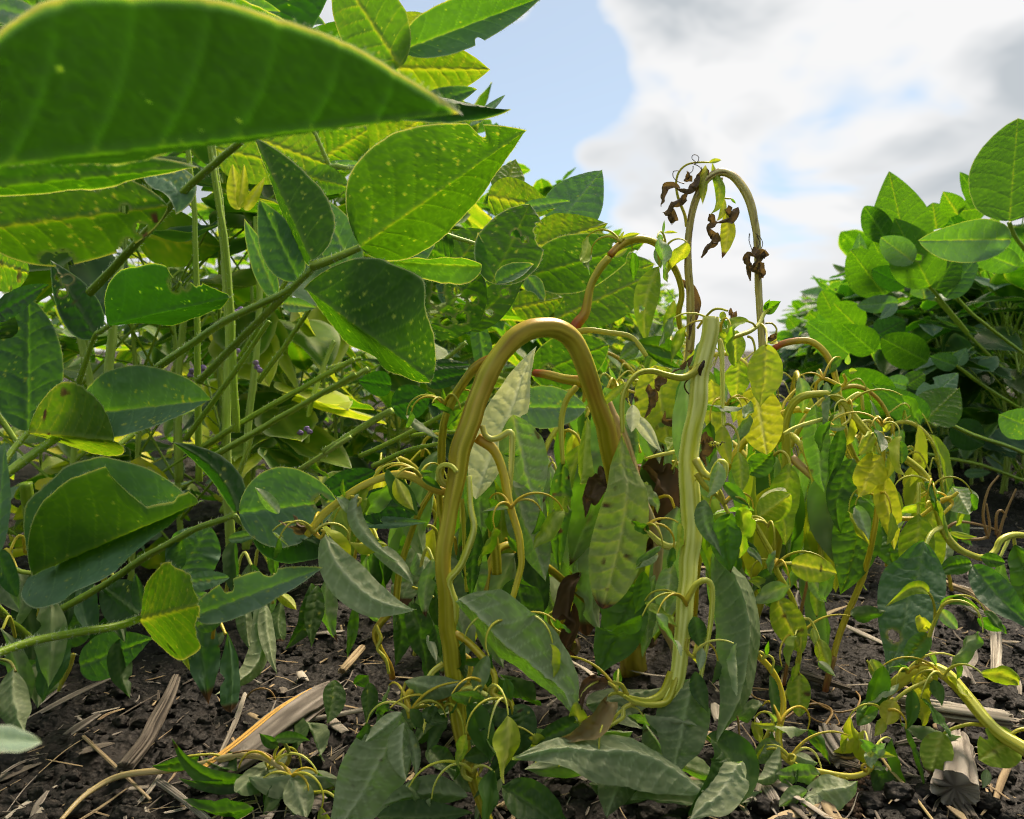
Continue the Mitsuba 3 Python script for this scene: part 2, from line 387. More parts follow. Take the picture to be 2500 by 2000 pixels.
def soil_sheet():
    def axis(a, b, step, far):
        core = np.arange(a, b, step)
        out = [b]
        while out[-1] < far:
            out.append(out[-1] + max(step, (out[-1] - b) * 0.22 + step))
        left = [a - step]
        while left[-1] > -far:
            left.append(left[-1] - max(step, (a - left[-1]) * 0.22 + step))
        return np.array(left[::-1] + list(core) + out)
    x, y = axis(-0.75, 1.05, 0.0042, 150), axis(0.22, 1.75, 0.0042, 150)
    X, Y = np.meshgrid(x, y, indexing='ij')
    Z = ground_height(X, Y)
    f = grid_faces(len(x), len(y))
    return np.stack([X, Y, Z], -1).reshape(-1, 3), f


scene['soil'] = mikit.ply(soil_sheet(), 'soil_matter', smooth=True)
labels['soil'] = {'label': 'dark moist crumbly field soil between the crop rows', 'category': 'soil', 'kind': 'structure'}


def lump(center, size, seed, n=3, rough=0.5):
    import trimesh
    m = ico[n]
    v = m[0] * (1 + rough * (meshkit.fbm(m[0] * 1.6 + seed * 3.1, 3, seed)[:, None] - 0.5) + 0.4 * rough * (meshkit.noise(m[0] * 4 + seed, seed)[:, None] - 0.5))
    return v * np.asarray(size) + np.asarray(center), m[1]


def _ico():
    import trimesh
    return {k: (lambda m: (np.array(m.vertices), np.array(m.faces)))(trimesh.creation.icosphere(subdivisions=k)) for k in (1, 2, 3)}


ico = _ico()


def join(parts):
    V, F, C, at = [], [], [], 0
    for p in parts:
        V.append(p[0]); F.append(p[1] + at); at += len(p[0])
        if len(p) > 2:
            C.append(p[2])
    return (np.vstack(V), np.vstack(F), np.vstack(C)) if C else (np.vstack(V), np.vstack(F))


def S(p, part, pts, palette, seed, label=None, **kw):
    key = numbered(p + '__' + part)
    put_tube(key, tube(np.array(pts) * 0.001, palette, seed, **kw))
    if label:
        labels[key] = {'label': label}


def Lf(p, part, base, tip, side, face, W, seed, mid=None, label=None, **kw):
    key = numbered(p + '__' + part)
    L = math.dist(base, tip) * 0.001
    kw.setdefault('nu', int(np.clip(L / 0.00085, 16, 150)))
    kw.setdefault('nv', int(np.clip(W * 0.001 / 0.0009, 9, 79)) // 2 * 2 + 1)
    put_leaf(key, leaf(np.array(base) * 0.001, np.array(tip) * 0.001, np.array(side) * 0.01, face, W * 0.001, seed=seed,
                       mid=None if mid is None else np.array(mid) * 0.001, **kw))
    if label:
        labels[key] = {'label': label}


def tuft(p, at, seed):
    """A withered side shoot: curled stalklets with small crumpled leaves."""
    r = np.random.default_rng(seed)
    c = np.array(at) * 0.001
    for i in range(int(3 + r.integers(3))):
        a = r.random() * 6.28
        o = np.array([math.cos(a), math.sin(a) * 0.6, 0])
        q, R = c.copy(), 0.003 + 0.004 * r.random()
        pts, turn, w = [[*c, 0.0010]], 1.3 + 1.7 * r.random(), 0.9 * (0.5 - r.random())
        for k in range(1, 7):
            th = 1.2 - turn * k / 6
            q = q + (o * math.cos(th) + np.array([0, 0, math.sin(th)]) + np.cross(o, [0, 0, 1.0]) * w) * R
            pts.append([*q, 0.0010 - 0.0001 * k])
        put_tube(numbered(p + '__petiole'), tube(np.array(pts), ('lime', 'yellow', 'pale')[r.integers(3)], seed + i, 7, step=0.0015))
        L = 0.012 + 0.022 * r.random()
        d = unit(np.array([*(0.5 * r.normal(size=2)), -0.8 + 0.5 * r.normal()]))
        put_leaf(numbered(p + '__leaf'), leaf(q, q + d * L, unit(r.normal(size=3)), 1 if r.random() < 0.5 else -1, L * 0.45, 'hemp', fold=0.5 * r.random(), curl=r.normal(), twist=r.normal(), wave=0.08,
                                              crumple=0.25 * r.random(), tone=('hempU', 'lime', 'hempG', 'hempP', 'ylime', 'hempD')[r.integers(6)], seed=seed * 9 + i, nu=16, nv=9, specks=0, nveins=6))


def flower(p, at, seed):
    v = [lump(np.array(at) * 0.001 + 0.002 * np.random.default_rng(seed + k).normal(size=3), (0.0024, 0.0018, 0.0021), seed + k, 2, 0.9) for k in range(3)]
    v, f = join(v)
    put_tube(numbered(p + '__flower'), (v, f, np.tile([0.22, 0.15, 0.34], (len(v), 1))))


def beetle(p, at):
    s = 0.0062
    k = ico[3]
    at = np.array(at) * 0.001
    def blob(c, r, colour, spots=()):
        v = k[0] * np.array(r) + np.array(c)
        col = np.tile(colour, (len(v), 1)).astype(float)
        for q in spots:
            col[np.linalg.norm(v - np.array(q), axis=1) < 0.09] = (0.01, 0.01, 0.01)
        return v * s + at, k[1], col
    dots = [(x, sy * y, z) for x, y, z in ((-0.3, 0.14, 0.26), (0.0, 0.15, 0.31), (0.3, 0.14, 0.24), (-0.15, 0.27, 0.12), (0.15, 0.27, 0.13), (-0.42, 0.1, 0.12)) for sy in (-1, 1)]
    put_tube(p + '__wing_cases', blob((0, 0, 0), (0.52, 0.30, 0.31), (0.62, 0.62, 0.05), dots))
    put_tube(p + '__thorax', blob((0.52, 0, -0.03), (0.16, 0.2, 0.18), (0.55, 0.6, 0.10)))
    put_tube(p + '__head', blob((0.70, 0, -0.06), (0.12, 0.13, 0.12), (0.02, 0.02, 0.02)))
    for n, (x, sy) in enumerate((x, sy) for x in (-0.15, 0.15, 0.4) for sy in (-1, 1)):
        pts = np.array([(x, sy * 0.2, -0.2, 0.03), (x, sy * 0.45, -0.12, 0.025), (x - 0.05, sy * 0.62, -0.4, 0.015)]) * s
        pts[:, :3] += at
        put_tube(numbered(p + '__leg'), tube(pts, 'dark', n, 6, step=0.0004))
    for sy in (-1, 1):
        pts = np.array([(0.76, sy * 0.06, 0.0, 0.015), (0.95, sy * 0.25, 0.2, 0.012), (1.1, sy * 0.5, 0.15, 0.01)]) * s
        pts[:, :3] += at
        put_tube(numbered(p + '__antenna'), tube(pts, 'dark', 3, 6, step=0.0004))


DRY = {'grey': ((0.15, 0.13, 0.11), (0.36, 0.32, 0.28), (0.05, 0.042, 0.036)), 'pale': ((0.30, 0.26, 0.21), (0.50, 0.45, 0.38), (0.12, 0.10, 0.08)),
       'dim': ((0.09, 0.075, 0.062), (0.20, 0.17, 0.14), (0.02, 0.017, 0.015)), 'tanstick': ((0.30, 0.22, 0.13), (0.46, 0.36, 0.22), (0.12, 0.08, 0.05))}


def shaft(pts, kind, seed, jag=0.4, node=None, flat=0.8, sides=44, step=0.002):
    """A weathered stalk: ridged fibres, torn ends."""
    s = spline(pts, step)
    p, r = s[:, :3], s[:, 3]
    t, n, b = frames(p)
    up = unit(np.array([0, 0, 1.0]) - t * t[:, 2:])
    n, b = np.cross(up, t), up
    k, m = len(p), sides
    th = np.arange(m) * 2 * np.pi / m
    run = np.concatenate([[0], np.cumsum(np.linalg.norm(np.diff(p, axis=0), axis=1))])
    q = np.stack(np.broadcast_arrays((th * 5.5)[None] + 0 * run[:, None], run[:, None] * 26, seed + 0.0 * run[:, None]), -1)
    fib = meshkit.fbm(q, 4, seed)
    deep = np.clip((meshkit.noise(q * [1.4, 0.6, 1] + 5, seed + 1) - 0.62) * 5, 0, 1)
    rad = r[:, None] * (1 + 0.28 * (fib - 0.5) - (0.36 if sides > 12 else 0.12) * deep)
    if node is not None:
        rad = rad * (1 + 0.16 * np.exp(-((run / run[-1] - node) / 0.05) ** 2))[:, None]
    u = run / run[-1]
    tooth = meshkit.noise(np.stack([th * 4, th * 0 + seed, th * 0], -1), seed + 2)
    end = np.clip((0.09 - u) / 0.09, 0, 1)[:, None] ** 2 + np.clip((u - 0.91) / 0.09, 0, 1)[:, None] ** 2
    sgn = np.where(u < 0.5, 1.0, -1.0)[:, None]
    along = sgn * end * (tooth[None] - 0.2) * jag * r[:, None] * 2.2
    v = p[:, None] + rad[..., None] * (np.cos(th)[None, :, None] * n[:, None] + flat * np.sin(th)[None, :, None] * b[:, None]) + along[..., None] * t[:, None]
    A, B, C = (np.array(c) for c in DRY[kind])
    f2 = np.clip((fib - 0.32) * 2.6, 0, 1)[..., None]
    col = A * (1 - f2) + B * f2
    dk = np.clip(deep * 1.2, 0, 0.9)[..., None]
    col = col * (1 - dk) + C * dk
    col = col * (0.72 + 0.5 * meshkit.fbm(np.stack([v[..., 0] * 60, v[..., 1] * 60, v[..., 2] * 60], -1), 3, 4))[..., None]
    i, j = np.meshgrid(np.arange(k - 1), np.arange(m), indexing='ij')
    a0, a1, b0, b1 = i * m + j, i * m + (j + 1) % m, (i + 1) * m + j, (i + 1) * m + (j + 1) % m
    f = np.vstack([np.stack([a0, a1, b1], -1).reshape(-1, 3), np.stack([a0, b1, b0], -1).reshape(-1, 3)])
    jj = np.arange(m)
    V = np.vstack([v.reshape(-1, 3), p[:1] + t[:1] * r[0] * 0.5, p[-1:] - t[-1:] * r[-1] * 0.5])
    F = np.vstack([f, np.stack([jj * 0 + k * m, (jj + 1) % m, jj], -1), np.stack([jj * 0 + k * m + 1, (k - 1) * m + jj, (k - 1) * m + (jj + 1) % m], -1)])
    return V, F, np.vstack([col.reshape(-1, 3), C[None] * 2, C[None] * 2])


def stalk(p, pts, kind, seed, strip=False, **kw):
    pts = np.array(pts) * 0.001
    if not strip:
        return put_tube(p, shaft(pts, kind, seed, **kw), 'dry_matter')
    put_tube(p + '__rind', shaft(pts, kind, seed, **kw), 'dry_matter')
    s = spline(pts, 0.004)
    a, b = int(len(s) * 0.2), int(len(s) * 0.97)
    line = s[a:b].copy()
    line[:, 2] += line[:, 3] * 0.80
    line[:, 3] *= np.linspace(0.05, 0.30, len(line))
    line[:, 0] -= 0.003
    V, F, C = shaft(line[::4], 'tanstick', seed + 5, jag=0.3, flat=0.35)
    put_tube(p + '__torn_strip', (V, F, np.clip(C * [1.7, 1.3, 0.55], 0, 0.8)), 'dry_matter')
    labels[p + '__torn_strip'] = {'label': 'orange torn strip of rind'}


def pebble(p, c):
    v, f = lump(np.array(c) * 0.001, (0.008, 0.0055, 0.0042), 12, 3, 0.15)
    put_tube(p, (v, f, np.tile([0.035, 0.037, 0.04], (len(v), 1))), 'stem_matter')


def cob(p, a, b):
    a, b = np.array(a) * 0.001, np.array(b) * 0.001
    t = unit(b - a)
    n = unit(np.cross(t, [0, 0, 1.0]))
    up = np.cross(n, t)
    put_tube(p + '__core', shaft(np.array([[*a, 0.007], [*((a + b) / 2), 0.009], [*b, 0.007]]), 'dim', 5, jag=0.5), 'dry_matter')
    parts, L = [], np.linalg.norm(b - a)
    for i in range(14):
        for j in range(9):
            th = math.pi * (j + 0.5 * (i % 2)) / 8.5
            c = a + t * L * (i + 0.5) / 14 + (n * math.cos(th) + up * math.sin(th) * 0.7) * 0.0088
            v, f = lump(c, (0.0021, 0.0021, 0.0016), i * 9 + j, 1, 1.3)
            parts.append((v, f, np.tile([0.05, 0.03, 0.02], (len(v), 1)) * (0.6 + 0.8 * ((i * 7 + j * 5) % 10) / 10)))
    put_tube(p + '__sockets', join(parts), 'dry_matter')
    labels[p + '__sockets'] = {'label': 'rows of dark chaffy sockets', 'kind': 'stuff'}


# ---------------------------------------------------------------- the plants in the foreground: points in millimetres
p = thing('soybean_plant', 'soybean plant at the upper left with the huge out-of-focus leaf closest to the camera', 'soybean plant', 'foreground soybean plants of the left row')
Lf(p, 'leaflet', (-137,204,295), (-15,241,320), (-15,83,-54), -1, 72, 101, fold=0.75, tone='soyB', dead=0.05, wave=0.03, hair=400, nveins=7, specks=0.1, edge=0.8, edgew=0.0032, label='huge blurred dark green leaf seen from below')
Lf(p, 'leaflet', (-87,370,375), (-1,410,369), (9,-35,-93), -1, 24, 102, mid=(-43,390,369), fold=0.61, tone='soyD', wave=0.04, hair=90, edge=0.6, label='narrow dark leaf with a bitten pointed tip')
Lf(p, 'leaflet', (-203,305,310), (-133,347,328), (-18,63,-75), -1, 20, 103, fold=0.52, tone='soyL', wave=0.09, bites=[(-1, 0.62, 0.06, 0.5)], edge=0.8, hair=80)
Lf(p, 'leaflet', (-241,365,304), (-167,396,320), (6,34,-94), -1, 45, 104, kind='oval', fold=0.15, tone='soyL2', spots=0.75, specks=1.0, holes=[(0.83, 0.42, 0.0028), (0.77, -0.05, 0.002), (0.74, 0.72, 0.003), (0.64, -0.62, 0.003), (0.38, 0.86, 0.004), (0.3, 0.8, 0.003), (0.7, 0.86, 0.0025)], edge=0.5, hair=80, label='yellow-speckled leaf with brown-rimmed holes')
Lf(p, 'leaflet', (-182,408,338), (-163,396,316), (-76,-52,-38), 1, 21, 105, mid=(-165,402,331), tone='soyU2', specks=1.2, edge=0.6)
S(p, 'petiole', [(-241.6,463.7,283.1,2.5),(-203.1,436.1,305,2.2),(-158.5,399.9,329.3,1.9),(-121.3,367.8,343.5,1.6)], 'soy', 106, hairs=300)
Lf(p, 'leaflet', (-222,352,396), (-197,351,389), (-25,-37,-89), 1, 14, 107, tone='soyU3', wave=0.05, edge=0.5)
Lf(p, 'leaflet', (-220,372,395), (-179,372,401), (14,-9,-99), 1, 17, 108, tone='soyU3', wave=0.06, edge=0.6)
Lf(p, 'leaflet', (-232,413,419), (-260,415,434), (45,-26,85), -1, 27, 109, tone='soyL', edge=0.5)
Lf(p, 'leaflet', (-165,434,426), (-151,434,431), (30,45,-84), -1, 17, 110, tone='soyL2', edge=0.6)
Lf(p, 'leaflet', (-196,455,433), (-112,433,418), (9,80,-59), -1, 29, 111, fold=0.44, tone='soyL2', edge=0.7, bites=[(-1, 0.35, 0.08, 0.7)], specks=0.5)
Lf(p, 'leaflet', (-226,475,441), (-188,477,462), (40,50,-77), -1, 31, 112, tone='soyL', edge=0.4)
Lf(p, 'leaflet', (-197,496,457), (-133,476,444), (-18,4,-98), 1, 25, 113, tone='soyU2', edge=0.3)
Lf(p, 'leaflet', (-163,516,454), (-111,518,480), (43,11,-89), -1, 43, 114, tone='soyD', edge=0.3)
Lf(p, 'leaflet', (-276,432,404), (-244,411,391), (-52,-29,-81), 1, 28, 115, tone='soyU2')
Lf(p, 'leaflet', (-290,464,420), (-259,465,437), (40,52,-75), -1, 21, 116, tone='soyD')
Lf(p, 'leaflet', (-292,461,386), (-281,464,427), (96,8,-27), 1, 28, 117, tone='soyU2')
Lf(p, 'leaflet', (-329,506,307), (-288,485,296), (-20,9,-98), -1, 33, 118, kind='oval', tone='soyL3', spots=0.6, specks=0.6, label='yellow-green leaf with rusty patches')
S(p, 'petiole', [(-233.7,371.6,394.3,1),(-218.8,371.6,394.3,1),(-211.4,371.7,395.8,0.9),(-207.7,372,399.9,0.9)], 'soy', 119, hairs=160)
S(p, 'main_stem', [(-333,657.9,196.6,4.1),(-327.1,654.6,237.5,3.8),(-318.3,650.2,290.9,3.4),(-312.3,647.2,324.8,3.2)], 'soypale', 120, hairs=300, step=0.006)
S(p, 'main_stem', [(-381,736.5,174.9,4),(-388.2,734.3,236,3.6),(-398.1,732,296,3.3),(-406.4,729.6,355,3)], 'soypale', 121, hairs=300, step=0.006)
p = thing('soybean_plant', 'soybean plant whose open three-part leaf with yellow specks hangs over the row middle', 'soybean plant', 'foreground soybean plants of the left row')
S(p, 'main_stem', [(-230,647.9,60.5,4.4),(-227.5,636.7,185,3.7),(-220.8,628.9,263.9,3.3),(-220.9,619.5,351.6,2.8),(-224.6,613.1,406.7,2.5)], 'soypale', 122, hairs=500, step=0.006)
S(p, 'petiole', [(-247.8,560.6,237.9,2.5),(-183.5,515.7,268.2,2.2),(-135.8,479.7,283.6,1.9),(-113.9,459.5,295.2,1.8)], 'soy', 123, hairs=500)
S(p, 'petiole', [(-213.8,550,229.3,2.5),(-157.2,502.8,268.8,2.2),(-113.4,461.5,296.1,1.9),(-109.9,456.9,299.6,1.9)], 'soy', 124, hairs=500)
S(p, 'petiole', [(-112.9,456.7,296.9,2.4),(-100.7,456.1,301.3,2.2),(-85.3,455.4,307.3,1.9)], 'soy', 125, hairs=160)
Lf(p, 'leaflet', (-85,455,308), (8,471,376), (40,61,-68), -1, 78, 126, fold=0.45, tone='soyL2', specks=1.3, wave=0.02, hair=260, edge=0.7, nveins=8, holes=[(0.93, -0.55, 0.0022), (0.86, -0.6, 0.002)], bites=[(-1, 0.8, 0.025, 0.5)], label='broad pointed leaf speckled yellow, notched at its tip')
Lf(p, 'leaflet', (-116,454,285), (-43,430,234), (-36,52,-77), -1, 81, 127, kind='oval', fold=0.66, tone='soyL', specks=1.2, wave=0.05, hair=260, edge=0.8, nveins=8, label='round hanging leaf speckled yellow')
Lf(p, 'leaflet', (-112,455,300), (-150,480,374), (73,-44,53), -1, 44, 128, fold=0.66, tone='soyL', specks=1.5, hair=180, edge=0.7, label='folded dark leaf speckled yellow')
Lf(p, 'leaflet', (-125,474,291), (-151,488,340), (88,-5,48), 1, 25, 129, tone='soyU', specks=0.6, fold=0.2, hair=60, edge=0.4)
Lf(p, 'leaflet', (-144,494,282), (-167,507,332), (85,-26,46), 1, 15, 130, tone='soyU2', edge=0.4)
Lf(p, 'leaflet', (-102,525,300), (-132,549,356), (88,-3,48), 1, 28, 131, tone='soyU2', edge=0.4)
Lf(p, 'leaflet', (-137,483,278), (-115,473,275), (-17,-13,-98), 1, 9, 132, tone='soyU3')
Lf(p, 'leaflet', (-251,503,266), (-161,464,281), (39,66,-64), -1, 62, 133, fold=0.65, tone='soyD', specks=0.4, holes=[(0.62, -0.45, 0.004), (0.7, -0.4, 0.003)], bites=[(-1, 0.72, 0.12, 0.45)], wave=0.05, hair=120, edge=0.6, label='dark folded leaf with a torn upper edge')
S(p, 'petiole', [(-287.7,529.5,223.5,1.9),(-264.4,510.3,257.1,1.5),(-258.9,507.1,261.2,1.4),(-250.2,502.5,265.7,1.3)], 'soy', 134, hairs=220)
Lf(p, 'leaflet', (-264,512,258), (-304,536,309), (81,18,55), -1, 26, 135, tone='soyD', holes=[(0.72, 0.2, 0.0035), (0.62, -0.3, 0.003), (0.8, -0.1, 0.002)], specks=0.5, spots=0.2, edge=0.4)
Lf(p, 'leaflet', (-179,593,401), (-125,571,378), (-40,-3,-92), -1, 40, 136, tone='soyL3', specks=0.5)
Lf(p, 'leaflet', (-243,674,415), (-161,673,398), (-20,-1,-98), -1, 45, 137, tone='soyL3')
Lf(p, 'leaflet', (-140,560,369), (-106,539,357), (-34,-1,-94), -1, 21, 138, tone='soyL2')
S(p, 'petiole', [(-142.5,570.1,367.7,1.6),(-124.1,558.8,375.3,1.5),(-110,550.4,372.4,1.3)], 'soypale', 139, hairs=120)
S(p, 'petiole', [(-128,571,379.2,1.6),(-135.4,562.5,400.7,1.1)], 'soypale', 140, hairs=80)
Lf(p, 'young_leaf', (-191,569,348), (-195,571,380), (99,-4,11), 1, 13, 141, tone='ylime')
Lf(p, 'young_leaf', (-189,569,349), (-183,561,377), (67,74,7), 1, 9, 142, tone='ylime')
Lf(p, 'young_leaf', (-186,569,347), (-169,560,368), (71,63,-32), 1, 8, 143, tone='ylime')
flower(p, (-261.4,660.6,234), 144)
flower(p, (-251.8,660.8,236), 145)
flower(p, (-225.2,661.4,244.9), 146)
flower(p, (-231.3,661.1,240.8), 147)
flower(p, (-210.2,660.7,235.4), 148)
flower(p, (-169.3,657,185), 149)
flower(p, (-223.8,664.2,283), 150)
S(p, 'petiole', [(-251.3,616.7,181.9,2.2),(-208.9,590.6,226.9,1.9),(-169.1,563,270.5,1.6)], 'soy', 151, hairs=160)
S(p, 'petiole', [(-210.3,621.2,243.3,1.9),(-178.4,594.7,279.9,1.7),(-148.3,566.3,315.5,1.4)], 'soy', 152, hairs=160)
S(p, 'petiole', [(-194.9,620,226.7,1.9),(-167.5,592.9,252.5,1.7),(-141.3,563.6,278.6,1.4)], 'soy', 153, hairs=160)
p = thing('soybean_plant', 'soybean plant at the left edge with round bluish leaves stacked one below another', 'soybean plant', 'foreground soybean plants of the left row')
S(p, 'main_stem', [(-356.4,602.9,-4.9,5.9),(-348.6,587.2,52.7,5.2),(-345.3,576.8,88.5,4.8),(-338.1,554.8,158.3,3.9)], 'soy', 154, hairs=300)
Lf(p, 'leaflet', (-302,498,200), (-307,514,283), (98,20,2), 1, 43, 155, kind='oval', tone='soyU', specks=0.4, fold=0.1, hair=120, edge=0.4, label='dark bluish oval leaf standing upright')
Lf(p, 'leaflet', (-295,488,200), (-227,458,199), (17,41,-89), -1, 64, 156, kind='oval', fold=0.63, tone='soyL3', specks=0.3, spots=0.35, hair=120, edge=0.5, label='yellow-green folded leaf')
Lf(p, 'leaflet', (-269,498,210), (-172,459,222), (-5,-41,-91), 1, 50, 157, kind='oval', fold=0.44, tone='soyU2', specks=1.2, hair=160, edge=0.5, label='bluish leaf with pale scars along its lower half')
Lf(p, 'leaflet', (-268,442,125), (-171,425,169), (25,-57,-78), 1, 95, 158, kind='oval', fold=0.58, tone='soyU2', specks=0.7, wave=0.03, holes=[(0.47, -0.55, 0.0065), (0.42, -0.5, 0.005)], hair=200, edge=0.7, label='large bluish leaf with a ragged hole')
Lf(p, 'leaflet', (-256,422,131), (-158,401,174), (42,66,-62), -1, 74, 159, kind='oval', fold=0.75, tone='soyL2', specks=0.3, bites=[(-1, 0.8, 0.17, 0.78)], hair=160, edge=0.6, label='yellow-green folded leaf lying against the large bluish leaf')
S(p, 'petiole', [(-291.5,455.9,177.9,2.5),(-285.5,469.5,186.4,2.4),(-277.9,484.4,196,2.2),(-268.8,497.9,203.3,2.1)], 'soy', 160, hairs=240)
S(p, 'petiole', [(-297.8,466.3,182.9,1.9),(-297,477.6,192.3,1.8),(-294.8,487.7,200.2,1.6)], 'soy', 161, hairs=160)
S(p, 'petiole', [(-264.5,516.3,181.1,1.9),(-255.3,534,192.2,1.7),(-247.9,548,202.1,1.6)], 'soy', 162, hairs=120)
S(p, 'petiole', [(-320.5,498.5,211.6,1.9),(-308.1,497.2,193,1.7)], 'soy', 163)
Lf(p, 'leaflet', (-327,502,259), (-319,504,282), (88,37,-31), -1, 31, 164, tone='soyL')
Lf(p, 'leaflet', (-305,473,270), (-266,464,288), (29,-42,-86), 1, 19, 165, tone='soyD')
Lf(p, 'leaflet', (-258,394,148), (-266,418,203), (98,-8,17), 1, 14, 166, tone='soyU2')
Lf(p, 'leaflet', (-257,394,150), (-258,412,121), (-23,-83,-50), 1, 13, 167, tone='soyU')
Lf(p, 'leaflet', (-307,535,32), (-334,507,49), (66,-19,73), 1, 14, 168, tone='soyU2')
Lf(p, 'leaflet', (-302,545,31), (-233,508,64), (25,-33,-91), 1, 30, 169, tone='soyU', specks=0.3, spots=0.2)
Lf(p, 'leaflet', (-351,605,28), (-318,607,54), (61,-11,-79), 1, 31, 170, tone='soyU')
S(p, 'pod', [(-311.1,555.8,35.6,1.6),(-315.8,554.9,23.9,2.5),(-321.7,553.8,9.2,0.9)], 'lime', 171, hairs=60)
S(p, 'petiole', [(-333.4,550.1,94.8,1.9),(-332.6,530.5,102.6,1.6),(-330.9,521,108.6,1.5)], 'soypale', 172)
S(p, 'petiole', [(-351.1,585.1,25.6,3.2),(-343.8,558,45.7,2.9),(-321.5,489.7,91.8,2.1)], 'soy', 173, hairs=100)
p = thing('soybean_plant', 'low soybean plant at the lower left whose stalk leads to a fan-shaped yellow-green leaf', 'soybean plant', 'foreground soybean plants of the left row')
S(p, 'petiole', [(-233.7,350.9,113.5,1.9),(-226.8,371.9,112.9,2),(-217.6,391,110,2),(-206.4,409.9,106.5,2),(-199.6,420.6,106.4,2)], 'soy', 174, hairs=500)
Lf(p, 'leaflet', (-199,421,106), (-142,358,135), (26,-20,-95), -1, 53, 175, fold=0.25, tone='soyL3', specks=0.2, bites=[(1, 0.85, 0.06, 0.3)], wave=0.05, nveins=9, hair=120, edge=0.5, label='fan-shaped yellow-green leaf with dark veins')
Lf(p, 'leaflet', (-179,410,99), (-164,399,88), (-62,-78,-7), 1, 7, 176, curl=1.2, tone='soyL3')
Lf(p, 'leaflet', (-177,440,102), (-106,442,129), (33,-46,-82), 1, 24, 177, fold=0.38, tone='soyU3', specks=0.9, bites=[(-1, 0.3, 0.05, 0.6), (-1, 0.62, 0.06, 0.4)], wave=0.05, hair=140, edge=0.5, label='long pale wrinkled leaf pointing right')
Lf(p, 'leaflet', (-181,450,92), (-165,450,100), (41,-31,-86), 1, 13, 178, kind='oval', tone='soyU2')
Lf(p, 'leaflet', (-207,491,110), (-192,503,139), (90,-4,-44), 1, 34, 179, kind='oval', tone='soyU2', wave=0.06, specks=0.5)
Lf(p, 'leaflet', (-211,491,114), (-206,493,133), (96,-3,-27), 1, 13, 180, tone='soyU')
Lf(p, 'leaflet', (-198,471,111), (-169,471,115), (11,-55,-83), 1, 12, 181, kind='oval', tone='soyU2', specks=0.6)
Lf(p, 'leaflet', (-190,460,101), (-179,461,109), (53,-38,-76), 1, 13, 182, tone='soyU2', bites=[(1, 0.5, 0.15, 0.5)])
Lf(p, 'leaflet', (-232,489,86), (-275,530,91), (48,39,79), -1, 28, 183, kind='oval', tone='soyD')
Lf(p, 'leaflet', (-208,441,105), (-216,452,123), (93,2,37), 1, 8, 184, tone='soyU')
Lf(p, 'leaflet', (-131,193,154), (-125,208,146), (52,-56,-65), 1, 8, 185, tone='soyU3', wave=0.04, edge=0.5, label='pale blurred leaf tip at the left border')
S(p, 'petiole', [(-316.1,538.2,69.2,2.4),(-269.4,519.8,95.5,2.2),(-235.9,505.4,117.1,2.1),(-196.4,488,139.4,1.9),(-165.8,474.1,152.1,1.8)], 'soy', 186, hairs=400)
Lf(p, 'leaflet', (-163,474,153), (-107,485,158), (14,-29,-95), 1, 49, 187, fold=0.21, kind='oval', tone='soyU2', specks=0.5, holes=[(0.83, -0.05, 0.004), (0.28, -0.3, 0.0025)], hair=120, edge=0.5, label='round bluish leaf with a small hole near its tip')
Lf(p, 'leaflet', (-164,474,154), (-211,497,193), (62,-3,78), -1, 20, 188, mid=(-181,486,177), fold=0.5, tone='soyD', edge=0.4)
Lf(p, 'leaflet', (-158,484,144), (-101,463,133), (-32,-44,-84), -1, 33, 189, fold=0.3, tone='soyD', edge=0.3)
Lf(p, 'leaflet', (-177,493,133), (-159,493,136), (16,-49,-85), 1, 8, 190, kind='oval', tone='soyU2')
S(p, 'petiole', [(-165.8,474.1,151.8,1.8),(-164.1,477.5,147,1.6),(-158.1,483.5,143.7,1.4)], 'soypale', 191, hairs=60)
S(p, 'petiole', [(-251.4,635.9,170.5,2.4),(-196.1,622,202.1,2.2),(-117.9,601.1,243.5,1.9)], 'soy', 192, hairs=120)
S(p, 'petiole', [(-227.1,595.7,169.3,2.4),(-173.5,580.3,198,2.1),(-108.9,560.3,233.5,1.9)], 'soy', 193, hairs=120)
S(p, 'petiole', [(-165.4,614.9,157.6,2.1),(-140.2,596,173,1.8),(-116.4,577,187.5,1.6)], 'soypale', 194, hairs=120)
S(p, 'petiole', [(-253.3,691.6,109.7,2.3),(-235,678.1,138.2,2.1),(-212.9,656.9,183,1.8)], 'soypale', 195, hairs=120)
p = thing('soybean_plant', 'soybean plant standing against the sky with backlit bright green leaves', 'soybean plant', 'foreground soybean plants of the left row')
Lf(p, 'leaflet', (-72,535,433), (-117,560,504), (80,-16,57), -1, 47, 196, kind='oval', tone='soyL3', specks=0.4, edge=0.3)
Lf(p, 'leaflet', (-74,556,451), (21,580,496), (38,20,-91), 1, 43, 197, fold=0.73, tone='soyU2', specks=0.3, bites=[(1, 0.45, 0.03, 0.3)], hair=160, edge=0.6, label='folded leaf with a bluish upper half')
Lf(p, 'leaflet', (-80,576,446), (-16,596,452), (2,24,-97), -1, 39, 198, fold=0.1, tone='soyL3', specks=0.3, edge=0.3, label='bright yellow-green leaf lit from behind')
Lf(p, 'leaflet', (-83,619,487), (-66,620,501), (58,28,-76), -1, 19, 199, tone='soyL3')
Lf(p, 'leaflet', (-60,564,419), (-24,575,432), (36,-3,-93), 1, 15, 200, tone='soyU', edge=0.4)
Lf(p, 'leaflet', (-39,767,460), (-6,800,498), (71,9,-69), 1, 9, 201, tone='soyU2')
Lf(p, 'leaflet', (-66,614,412), (-28,635,438), (48,20,-86), -1, 25, 202, kind='oval', tone='soyL3')
Lf(p, 'leaflet', (-113,633,399), (-65,635,431), (54,20,-82), -1, 38, 203, kind='oval', tone='soyL3', specks=0.4)
Lf(p, 'leaflet', (-141,612,393), (-108,614,414), (52,22,-83), -1, 41, 204, kind='oval', tone='soyL3', specks=0.4)
